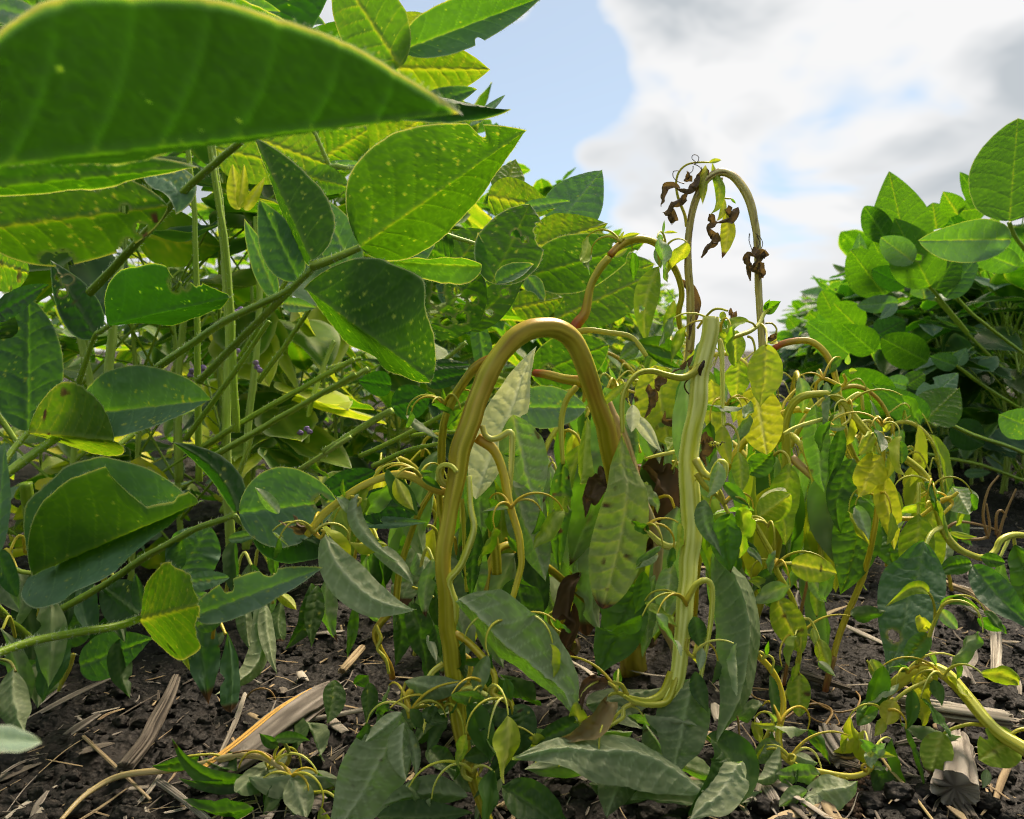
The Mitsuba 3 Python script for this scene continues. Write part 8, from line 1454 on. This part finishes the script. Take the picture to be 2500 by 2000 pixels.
S(p, 'stem', [(207.2,551.4,6,0.7),(211.4,540.7,6,0.7),(218.9,527.9,6,0.6),(231.2,530.4,6,0.6),(242.5,538.1,6,0.6)], 'dry', 938)
S(p, 'stem', [(198,522.9,6,0.6),(202.1,513.2,6,0.5),(213.3,508.5,6,0.5),(216.9,522.9,6,0.6)], 'dry', 939)
S(p, 'stem', [(233.5,527.9,6,0.8),(244.8,548.7,6,0.7),(246.6,559.7,6,0.7)], 'dry', 940)
p = thing('dead_vine', 'brown curl of dry vine above the large split stalk', 'vine', 'dried vines on the soil')
S(p, 'stem', [(-201,582.1,-15.3,0.7),(-196,582.9,-5.4,0.7),(-188.6,583.1,-1.7,0.7),(-181.2,583,-2.9,0.7),(-176.8,582.6,-9.1,0.6),(-177.4,582.1,-15.3,0.6)], 'dry', 941)
p = thing('dead_grass', 'clump of withered brown grass under the right-hand row', 'grass clump')
S(p, 'blade', [(473.9,788.4,63.2,1.5),(468.9,790.1,86.3,1.4),(473.9,791.9,111,1.1),(484.6,793,125.9,0.8)], 'dry', 942)
S(p, 'blade', [(483.8,788.4,63.2,1.5),(490.4,790.1,86.3,1.3),(502,792.1,112.7,0.8)], 'dry', 943)
S(p, 'blade', [(482.1,788.7,66.5,1.5),(482.1,790.1,86.3,1.3),(487.1,790.5,91.3,1.1),(492.1,790,84.7,0.8)], 'dry', 944)
S(p, 'blade', [(427.6,788.9,69.8,1.5),(444.1,789.6,79.7,1.4),(468.9,789.4,76.4,1.1),(487.1,788.9,69.8,0.8)], 'dry', 945)
S(p, 'blade', [(444.1,788.4,63.2,1.5),(468.9,788.4,63.2,1.4),(475.5,789.2,73.1,1.2),(472.2,791,97.8,0.8)], 'dry', 946)
p = thing('corn_stalk', 'large weathered split corn stalk with an orange torn strip along it', 'corn stalk', 'corn stalk residue on the soil'); stalk(p, [(-125.9,566.1,6.3,8.6),(-136.5,542.8,7.4,10.8),(-149.3,506.6,8,12),(-163.4,468.2,6.7,9.4),(-178.7,438,4.9,5.8)], 'grey', 947, jag=1.0, strip=True)
p = thing('corn_stalk', 'dark decayed corn stalk lying towards the camera at the lower left', 'corn stalk', 'corn stalk residue on the soil'); stalk(p, [(-254.1,591.8,3.7,3.3),(-243.6,552.6,4.3,4.5),(-235.9,514,4.5,5),(-230.3,485.1,4.4,4.8),(-228.3,455,4.5,5)], 'dim', 948)
p = thing('corn_stalk', 'thin straight dead stem across the dark soil at the lower left', 'corn stalk', 'corn stalk residue on the soil'); stalk(p, [(-276.1,500.7,2.5,1.1),(-235.4,461.4,2.5,1.1),(-199.7,427.1,2.4,0.8)], 'tanstick', 949)
p = thing('corn_stalk', 'grey twig at the bottom edge left of the large leaf lying flat', 'corn stalk', 'corn stalk residue on the soil'); stalk(p, [(-202.9,444.8,3.1,2.1),(-184.6,429.3,3,2.1),(-159.2,405.9,2.9,1.8)], 'grey', 950)
p = thing('corn_stalk', 'pale slender stalk lying crosswise left of the stem foot', 'corn stalk', 'corn stalk residue on the soil'); stalk(p, [(-146.8,519.7,2.9,1.8),(-124.7,527.3,3,2),(-104,536.9,3,2),(-88.7,544.8,2.9,1.9)], 'pale', 951)
p = thing('corn_stalk', 'light grey corn log lying under the bent weed at the lower right', 'corn stalk', 'corn stalk residue on the soil'); stalk(p, [(264.7,541.5,5.7,7.3),(282.5,533.4,5.8,7.6),(306.1,524.8,5.7,7.4),(333.4,515.7,5.4,6.7)], 'pale', 952, jag=0.8)
p = thing('corn_stalk', 'broken pale corn log end at the right border', 'corn stalk', 'corn stalk residue on the soil'); stalk(p, [(336.5,518.1,6,7.9),(343.3,511.5,5.7,7.4)], 'pale', 953, jag=0.8)
p = thing('corn_stalk', 'short standing corn stump with peeling fibres at the lower right', 'corn stalk', 'corn stalk residue on the soil'); stalk(p, [(278.9,488.8,8.4,7.1),(265.7,464.1,9.9,8.8),(252.3,440,11.6,10.7),(239,417.5,12.6,11.8)], 'grey', 954, jag=0.3, node=0.25)
p = thing('corn_stalk', 'brown rotten stalk strands below the peeling corn stump', 'corn stalk', 'corn stalk residue on the soil'); stalk(p, [(246.7,429.1,4.1,4.2),(243.8,419.1,4.2,4.4),(241.8,404.4,3.8,3.5)], 'dim', 955, jag=0.5)
p = thing('corn_stalk', 'short grey corn stalk piece between the dry vines', 'corn stalk', 'corn stalk residue on the soil'); stalk(p, [(205,503.9,5.4,6.8),(201.2,481.2,6.3,8.6),(200,463.5,6.1,8.1)], 'grey', 956, jag=1.0)
p = thing('corn_stalk', 'small block of corn stalk at the bottom, below the cupped leaf', 'corn stalk', 'corn stalk residue on the soil'); stalk(p, [(140.8,444.8,4,4.1),(135.7,432.7,4,4),(130.5,419.8,3.8,3.7)], 'pale', 957, jag=0.5)
p = thing('corn_stalk', 'small fibrous corn stalk block lying next to the block below the cupped leaf', 'corn stalk', 'corn stalk residue on the soil'); stalk(p, [(142.9,436.3,3.9,3.8),(143.4,427.7,4,3.9),(143.5,418.2,3.8,3.7)], 'grey', 958, jag=0.8)
p = thing('corn_stalk', 'forked grey twig on the right, its lower straight arm', 'corn stalk', 'corn stalk residue on the soil'); stalk(p, [(442.8,722.5,4.2,4.3),(405.1,655.9,4.1,4.2),(371.6,601.2,3.7,3.4)], 'pale', 959)
p = thing('corn_stalk', 'forked grey twig on the right, its upper slanting arm', 'corn stalk', 'corn stalk residue on the soil'); stalk(p, [(443.5,783,3.8,3.7),(439,746.5,4.1,4.2),(441.5,720.2,4.2,4.3)], 'pale', 960)
p = thing('corn_stalk', 'short stub of grey stalk in the soil right of the red stem foot', 'corn stalk', 'corn stalk residue on the soil'); stalk(p, [(355.2,626,4.4,4.9),(345.8,601.9,4.7,5.4),(337.2,577.7,4.5,5)], 'grey', 961, jag=0.8)
p = thing('corn_stalk', 'long dark stick behind the red stem foot', 'corn stalk', 'corn stalk residue on the soil'); stalk(p, [(205.7,627.4,3.9,3.8),(216.1,603.8,3.9,3.9),(232.2,585.7,3.7,3.3),(248.6,571.2,2.9,1.7)], 'dim', 962)
p = thing('corn_stalk', 'flat grey stalk sliver at the lower right below the log', 'corn stalk', 'corn stalk residue on the soil'); stalk(p, [(241.2,489.4,2.7,1.5),(256.4,492.5,3.3,2.7),(272,492.2,3,1.9)], 'grey', 963, jag=0.8)
p = thing('corn_stalk', 'brown corn stalk bottom piece left of the peeling stump', 'corn stalk', 'corn stalk residue on the soil'); stalk(p, [(171.7,475.9,2.7,1.4),(186.3,474.1,3.1,2.3),(197.8,465.1,3.2,2.3),(207.6,460,2.8,1.6)], 'dim', 964)
p = thing('corn_stalk', 'pale chip standing beside the bent weed', 'corn stalk', 'corn stalk residue on the soil'); stalk(p, [(234,515.9,3.6,3.1),(228.4,501.9,3.6,3.2),(220.5,485,3.4,2.7)], 'pale', 965, jag=0.6)
p = thing('corn_stalk', 'tan stalk half in the shade behind the arch', 'corn stalk', 'corn stalk residue on the soil'); stalk(p, [(-131.4,601.5,3.6,3.1),(-127.7,627.8,3.7,3.5),(-124.5,653.6,3.5,3.1)], 'tanstick', 966)
p = thing('corn_stalk', 'grey stalk lying behind the stem foot at the left', 'corn stalk', 'corn stalk residue on the soil'); stalk(p, [(-99.9,804.3,4.1,4.1),(-89.9,838.9,4.3,4.6),(-81.1,858.1,4.2,4.4)], 'grey', 967)
p = thing('corn_stalk', 'curved dry corn husk under the right-hand row', 'corn stalk', 'corn stalk residue on the soil'); stalk(p, [(461.1,860.6,3.5,2.9),(461.5,821.7,4,4.1),(466.4,794,3.8,3.6),(447.1,725.7,3.1,2.2)], 'tanstick', 968)
p = thing('pebble', 'dark smooth pebble on the soil beside the folded grey leaf', 'pebble'); pebble(p, (168.4,539.9,4))
p = thing('corn_cob', 'dark rotten corn cob with empty sockets at the bottom right', 'corn cob'); cob(p, (178.4,421.8,-3), (205.1,453.9,-2))

# ---------------------------------------------------------------- soybean plants of the rows: a few kinds, many plants
def soy_kind(seed, H, lod, broad=1.0, cool=False):
    """One soybean plant at the origin: {part name: mesh}; lod 0 = every leaflet and stalk a part, 1 = stems and foliage."""
    rng = np.random.default_rng(seed)
    parts, leaves, stalks = [], [], []
    lean = rng.normal(size=2) * 0.05
    zs = np.linspace(0, 1, 7)
    stem = np.stack([lean[0] * zs ** 1.5 + 0.008 * np.sin(zs * 7 + seed), lean[1] * zs ** 1.5 + 0.008 * np.cos(zs * 6 + seed), H * 0.94 * zs - 0.02 * (zs == 0), 0.0042 - 0.0027 * zs], -1)
    stalks.append(('main_stem', tube(stem, 'soypale', seed, 9 if lod == 0 else 5, step=0.012 if lod == 0 else 0.05, hairs=250 if lod == 0 else 0)))
    n = 14
    az = rng.random() * 6.28
    for i in range(n):
        z = (0.06 + 0.88 * (i / (n - 1))) * H
        if z < 0.2 * H and rng.random() < 0.15:
            continue
        az += math.pi + rng.normal() * 0.5
        k = z / (0.94 * H)
        p0 = np.array([np.interp(k, zs, stem[:, 0]), np.interp(k, zs, stem[:, 1]), z])
        top = i / (n - 1)
        ln = (0.10 + 0.16 * math.sin(math.pi * (0.25 + 0.62 * top))) * (0.8 + 0.4 * rng.random()) * (0.85 if cool else 1)
        el = math.radians(28 + 38 * top + rng.normal() * 9)
        d = np.array([math.cos(az) * math.cos(el), math.sin(az) * math.cos(el), math.sin(el)])
        p1 = p0 + d * ln * 0.5 + [0, 0, 0.012]
        p2 = p0 + d * ln
        stalks.append(('petiole', tube(np.array([[*p0, 0.0017], [*p1, 0.0014], [*p2, 0.0012]]), 'soy', seed * 31 + i, 7 if lod == 0 else 4, step=0.012 if lod == 0 else 0.06)))
        h = np.array([math.cos(az), math.sin(az), 0])
        sd = np.array([-h[1], h[0], 0])
        size = broad * (0.072 + 0.045 * math.sin(math.pi * min(1, 0.2 + 0.8 * top))) * (0.85 + 0.3 * rng.random())
        if top > 0.93:
            size *= 0.7
        rise = math.radians(-32 + 62 * top ** 2 + rng.normal() * 16)
        for j, a in enumerate((0.0, 1.25, -1.25)):
            dh = h * math.cos(a) + sd * math.sin(a)
            r2 = rise + rng.normal() * 0.25
            dd = dh * math.cos(r2) + np.array([0, 0, math.sin(r2)])
            root = p2 + (d * 0.018 if j == 0 else 0)
            s = np.cross([0, 0, 1.0], dh)
            s = unit(s + 0.35 * rng.normal(size=3) * (0.5 + 0.6 * top))
            L = size * (1.08 if j == 0 else 0.95)
            tone = ('soyL2', 'soyU2', 'soyL3', 'soyU', 'soyL2', 'soyL')[rng.integers(6)] if not cool else ('soyL', 'soyU2', 'soyL', 'soyU', 'soyU2', 'soyD')[rng.integers(6)] if True else 0
            tone = tone if cool or top > 0.3 or rng.random() < 0.5 else ('soyL2', 'soyL3', 'ylime')[rng.integers(3)]
            big = lod == 0
            s = unit(s - dd * (s @ dd))
            face = 1 if np.cross(s, dd)[2] > 0 else -1
            leaves.append(('leaflet', leaf(root, root + dd * L, s, face, L * 0.70, 'soy', fold=0.12 + 0.2 * rng.random(), bend=0.05 * rng.normal() - 0.02, wave=0.03,
                                           tone=tone, seed=int(rng.integers(1e6)), nu=18 if big else 8, nv=9 if big else 5, specks=0.5 if big else 0, edge=0.35, nveins=7,
                                           bites=[(1 if rng.random() < 0.5 else -1, 0.3 + 0.5 * rng.random(), 0.07, 0.5)] if rng.random() < 0.25 else ())))
    return stalks, leaves


def merge_leaves(ls):
    at, V, F, C, U = 0, [], [], [], []
    for v, f, c, u in ls:
        V.append(v); F.append(f + at); C.append(c); U.append(u); at += len(v)
    return np.vstack(V), np.vstack(F), np.vstack(C), np.vstack(U)


near_kinds, far_kinds, right_kinds = [], [], []
for k in range(12):
    stalks, leaves = soy_kind(40 + k, 0.56 + 0.03 * k, 0) if k < 6 else soy_kind(40 + k, 0.40 + 0.018 * (k - 6), 0, 1.12, True)
    g, count = {'type': 'shapegroup'}, {}
    for name, m in stalks + leaves:
        c = count.get(name, 0)
        count[name] = c + 1
        nm = name if c == 0 else f'{name}_{c:03d}'
        g[nm] = mikit.ply(m[:2], 'leaf_matter', smooth=True, uv=m[3], color=m[2]) if len(m) == 4 else mikit.ply(m[:2], 'stem_matter', smooth=True, color=m[2])
    scene[f'soybean_kind_{k}'] = g
    (near_kinds if k < 6 else right_kinds).append(f'soybean_kind_{k}')
    if k > 5:
        continue
    stalks, leaves = soy_kind(70 + k, 0.56 + 0.03 * k, 1)
    g = {'type': 'shapegroup'}
    s = join([m for _, m in stalks])
    g['stems'] = mikit.ply(s[:2], 'stem_matter', smooth=True, color=s[2])
    v = merge_leaves([m for _, m in leaves])
    g['foliage'] = mikit.ply(v[:2], 'leaf_matter', smooth=True, uv=v[3], color=v[2])
    scene[f'far_soybean_kind_{k}'] = g
    far_kinds.append(f'far_soybean_kind_{k}')

rng = np.random.default_rng(5)


def plant_row(offset, s0, s1, gap, label, group, near_to, size=1.0, kinds_near=near_kinds):
    s = s0
    while s < s1:
        x, y = s * ROW + (offset + rng.normal() * 0.018) * ACROSS
        kinds = kinds_near if s < near_to else far_kinds
        key = thing('soybean_plant', label, 'soybean plant', group)
        z = float(ground_height(np.array([x]), np.array([y]))[0])
        sc = (0.92 + 0.16 * rng.random()) * size * (0.80 if kinds_near is right_kinds and s < 2.2 else 0.9 if kinds_near is right_kinds else 1.0) 
        scene[key] = {'type': 'instance', 'g': ref(kinds[int(rng.integers(6))]),
                      'to_world': T().translate([float(x), float(y), z]).rotate([0, 0, 1], float(rng.random() * 360)).scale(float(sc))}
        s += gap * (0.7 + 0.6 * rng.random()) * (1 if s < near_to else 1.35)


plant_row(-0.60, 0.62, 6.5, 0.075, 'green soybean plant among the many in the dense left-hand row', 'soybean plants of the left-hand row', 2.6, 0.84)
plant_row(0.46, 1.42, 6.5, 0.075, 'green soybean plant among the many in the shaded right-hand row', 'soybean plants of the right-hand row', 8.5, 1.0, right_kinds)
plant_row(-1.30, 0.2, 6.0, 0.11, 'soybean plant in the sunlit row seen between the stems of the left-hand row', 'soybean plants of the rows further left', 0, 0.8)
plant_row(1.37, 1.5, 7.0, 0.14, 'soybean plant in the row beyond the right-hand row', 'soybean plants beyond the right-hand row', 0)
plant_row(-2.46, -0.3, 6.0, 0.16, 'soybean plant in the second row beyond the left-hand row', 'soybean plants of the second row further left', 0)


# the two rows go on beside and behind the camera
n = 0
for off, s0, s1, kinds in ((-0.62, -2.6, 0.06, near_kinds), (0.47, -2.6, 0.45, right_kinds), (-1.4, -2.4, 0.1, far_kinds), (1.35, -2.4, 1.0, far_kinds)):
    for s in np.arange(s0, s1, 0.105):
        x, y = s * ROW + (off + rng.normal() * 0.02) * ACROSS
        scene[f'soybean_stand__{n:03d}'] = {'type': 'instance', 'g': ref(kinds[int(rng.integers(6))]),
                                            'to_world': T().translate([float(x), float(y), 0.0]).rotate([0, 0, 1], float(rng.random() * 360))}
        n += 1
labels['soybean_stand'] = {'label': 'the soybean rows going on beside and behind the viewpoint, outside the picture', 'category': 'soybean stand', 'kind': 'stuff'}


# ---------------------------------------------------------------- wilted weeds further down the row middle
def far_weed(x, y, h, seed, label):
    r = np.random.default_rng(seed)
    p = thing('wilted_weed', label, 'weed', 'wilted weeds further down the row middle')
    z0 = float(ground_height(np.array([x]), np.array([y]))[0])
    a = r.random() * 6.28
    e = np.array([math.cos(a), math.sin(a), 0])
    k = np.array([0, 0.35, 0.7, 0.95, 1.05, 0.9, 0.55])
    w = np.array([0, 0.02, 0.10, 0.25, 0.45, 0.62, 0.70])
    c = np.array([x, y, z0 - 0.005]) + np.outer(w * h, e) + np.outer(k * h, [0, 0, 1.0])
    stem = np.column_stack([c, np.linspace(0.0042, 0.0018, 7)])
    put_tube(p + '__main_stem', tube(stem, ('lime', 'olive', 'yellow')[seed % 3], seed, 10, step=0.006))
    s = spline(stem, 0.004)
    for i in range(int(9 + r.integers(5))):
        q = s[int(len(s) * (0.25 + 0.74 * r.random())), :3]
        b = r.random() * 6.28
        o = np.array([math.cos(b), math.sin(b), 0])
        m = q + o * 0.02 + [0, 0, 0.012]
        n = q + o * 0.034 + [0, 0, -0.012]
        put_tube(numbered(p + '__petiole'), tube(np.array([[*q, 0.001], [*m, 0.0009], [*n, 0.0007]]), 'lime', seed + i, 6, step=0.004))
        L = min(0.045 + 0.045 * r.random(), max(0.02, n[2] - z0 + 0.01))
        tip = n + o * 0.012 * r.random() + [0.01 * r.normal(), 0.01 * r.normal(), -L]
        tn = ('lime', 'hempU', 'hempP', 'ylime', 'hempG', 'yel')[r.integers(6)]
        put_leaf(numbered(p + '__leaf'), leaf(n, tip, unit(np.cross(o, [0, 0, 1.0]) + 0.4 * r.normal(size=3)), 1 if r.random() < 0.5 else -1, L * 0.42, 'hemp', fold=0.3, curl=0.3, twist=r.normal() * 0.5,
                                              wave=0.05, tone=tn, seed=seed * 50 + i, nu=16, nv=9, specks=0, spots=0.2))


FARW = [(0.20, 0.86, 0.20, 'small wilted weed just behind the thick pale stem'), (0.27, 0.80, 0.16, 'small wilted weed under the yellow-green loop'), (0.10, 0.92, 0.22, 'weed drooping in the gap right of the big arch'),
        (0.33, 1.00, 0.20, 'wilted weed right of the tallest weed, in front of the right-hand row'), (0.22, 1.15, 0.24, 'wilted weed further back in line with the tallest weed'), (0.42, 1.22, 0.22, 'yellowing weed in the middle distance by the right-hand row'),
        (0.02, 1.00, 0.18, 'weed in the shade behind the arch, close to the left-hand row'), (-0.07, 0.82, 0.15, 'small weed in the shade left of the big arch'), (0.34, 1.45, 0.26, 'distant weed in the row middle'),
        (0.47, 1.62, 0.25, 'distant weed near where the rows meet'), (0.13, 0.76, 0.13, 'low weed behind the foot of the arch'), (0.36, 0.87, 0.15, 'low yellow weed beneath the loop, on the bare soil'),
        (0.06, 0.74, 0.17, 'weed with drooping leaves seen through the big arch'), (0.00, 0.78, 0.14, 'low weed seen between the arch and its left branch'), (0.16, 0.70, 0.20, 'leafy weed between the arch and the thick pale stem'),
        (0.21, 0.73, 0.18, 'leafy weed right behind the thick pale stem'), (0.29, 0.90, 0.21, 'weed filling the gap under the two yellow-green leaves'), (0.15, 0.98, 0.24, 'taller weed behind the spotted yellow leaf'),
        (0.40, 0.98, 0.17, 'weed between the loop and the shaded right-hand row'), (0.25, 1.30, 0.27, 'distant weed showing left of the tallest stem')]
for i, (x, y, h, lab) in enumerate(FARW):
    far_weed(x, y, h, 300 + i, lab)


# ---------------------------------------------------------------- litter on the soil
def chip(r, x, y, L, w, kind, seed, tilt=0.10):
    a = r.random() * 6.28 if r.random() < 0.6 else math.atan2(ROW[1], ROW[0]) + r.normal() * 0.5
    z = float(ground_height(np.array([x]), np.array([y]))[0])
    e = np.array([math.cos(a), math.sin(a), r.normal() * tilt])
    side = np.array([-math.sin(a), math.cos(a), 0]) * L * 0.06 * r.normal()
    c = np.array([x, y, z + w * 0.4 + abs(e[2]) * L * 0.4])
    pts = np.array([[*(c - e * L / 2), w * 0.7], [*(c + side), w], [*(c + e * L / 2), w * (0.3 + 0.5 * r.random())]])
    return shaft(pts, kind, seed, jag=0.9, flat=0.3, sides=9, step=L / 7)


def litter_spot(r, near):
    while True:
        y = (0.40 + 0.75 * r.random() ** 1.5) if near else (0.4 + 2.2 * r.random())
        x = (-0.72 + 1.44 * r.random()) * y
        o = x * ACROSS[0] + y * ACROSS[1]
        if -0.75 < o < 0.75:
            return x, y


rr = np.random.default_rng(11)
NAMES = {'grey': 'grey', 'pale': 'pale', 'dim': 'dark', 'tanstick': 'tan'}
for i in range(230):
    x, y = litter_spot(rr, True)
    kind = ('grey', 'pale', 'dim', 'tanstick', 'grey', 'pale')[rr.integers(6)]
    wide = rr.random() < 0.3
    key = thing('residue_chip', f'{NAMES[kind]} dry splinter of old corn stalk among the many strewn over the soil', 'corn residue', f'{NAMES[kind]} splinters of corn residue on the soil')
    put_tube(key, chip(rr, x, y, 0.018 + 0.06 * rr.random() ** 2, (0.0032 if wide else 0.0012) + 0.0016 * rr.random(), kind, 900 + i), 'dry_matter')
bits, clods = [], []
for i in range(1900):
    x, y = litter_spot(rr, rr.random() < 0.6)
    bits.append(chip(rr, x, y, 0.007 + 0.05 * rr.random() ** 2, 0.0004 + 0.0010 * rr.random() ** 2, ('grey', 'dim', 'tanstick', 'tanstick')[rr.integers(4)], 2000 + i))
for i in range(5000):
    x, y = litter_spot(rr, rr.random() < 0.8)
    z = float(ground_height(np.array([x]), np.array([y]))[0])
    q = 0.0012 + 0.007 * rr.random() ** 4
    clods.append(lump((x, y, z), (q, q * (0.7 + 0.4 * rr.random()), q * 0.7), i, 2 if q > 0.0035 else 1, 0.9))
scene['litter_bits'] = mikit.ply(join(bits)[:2], 'dry_matter', smooth=True, color=join(bits)[2])
labels['litter_bits'] = {'label': 'countless small bits of dry straw scattered over the dark soil', 'category': 'litter', 'kind': 'stuff'}
scene['soil_crumbs'] = mikit.ply(join(clods), 'soil_matter', smooth=True)
labels['soil_crumbs'] = {'label': 'loose crumbs and small clods lying on the dark soil', 'category': 'soil crumbs', 'kind': 'stuff'}


def undergrowth():
    r = np.random.default_rng(77)
    ls = []
    for i in range(1500):
        s, o = 0.3 + 4.2 * r.random() ** 1.3, -0.52 - 1.25 * r.random()
        x, y = s * ROW + o * ACROSS
        if y < 0.62 or abs(x) > 0.78 * y + 0.1:
            continue
        z = 0.02 + 0.17 * r.random() ** 1.4
        a = r.random() * 6.28
        d = np.array([math.cos(a), math.sin(a), r.normal() * 0.4])
        L = 0.03 + 0.05 * r.random()
        c = np.array([x, y, z])
        ls.append(leaf(c, c + unit(d) * L, unit(np.cross([0, 0, 1.0], d) + 0.4 * r.normal(size=3)), -1 if r.random() < 0.5 else 1, L * 0.6, 'soy', fold=0.2,
                       tone=('soyL3', 'ylime', 'soyL2', 'soyU2', 'lime', 'yel')[r.integers(6)], seed=i, nu=9, nv=5, specks=0, bend=0.1))
    return merge_leaves(ls)


v = undergrowth()
scene['undergrowth'] = mikit.ply(v[:2], 'leaf_matter', smooth=True, uv=v[3], color=v[2])
labels['undergrowth'] = {'label': 'tangle of small yellow-green leaves close to the ground beneath and behind the left-hand row', 'category': 'undergrowth', 'kind': 'stuff'}
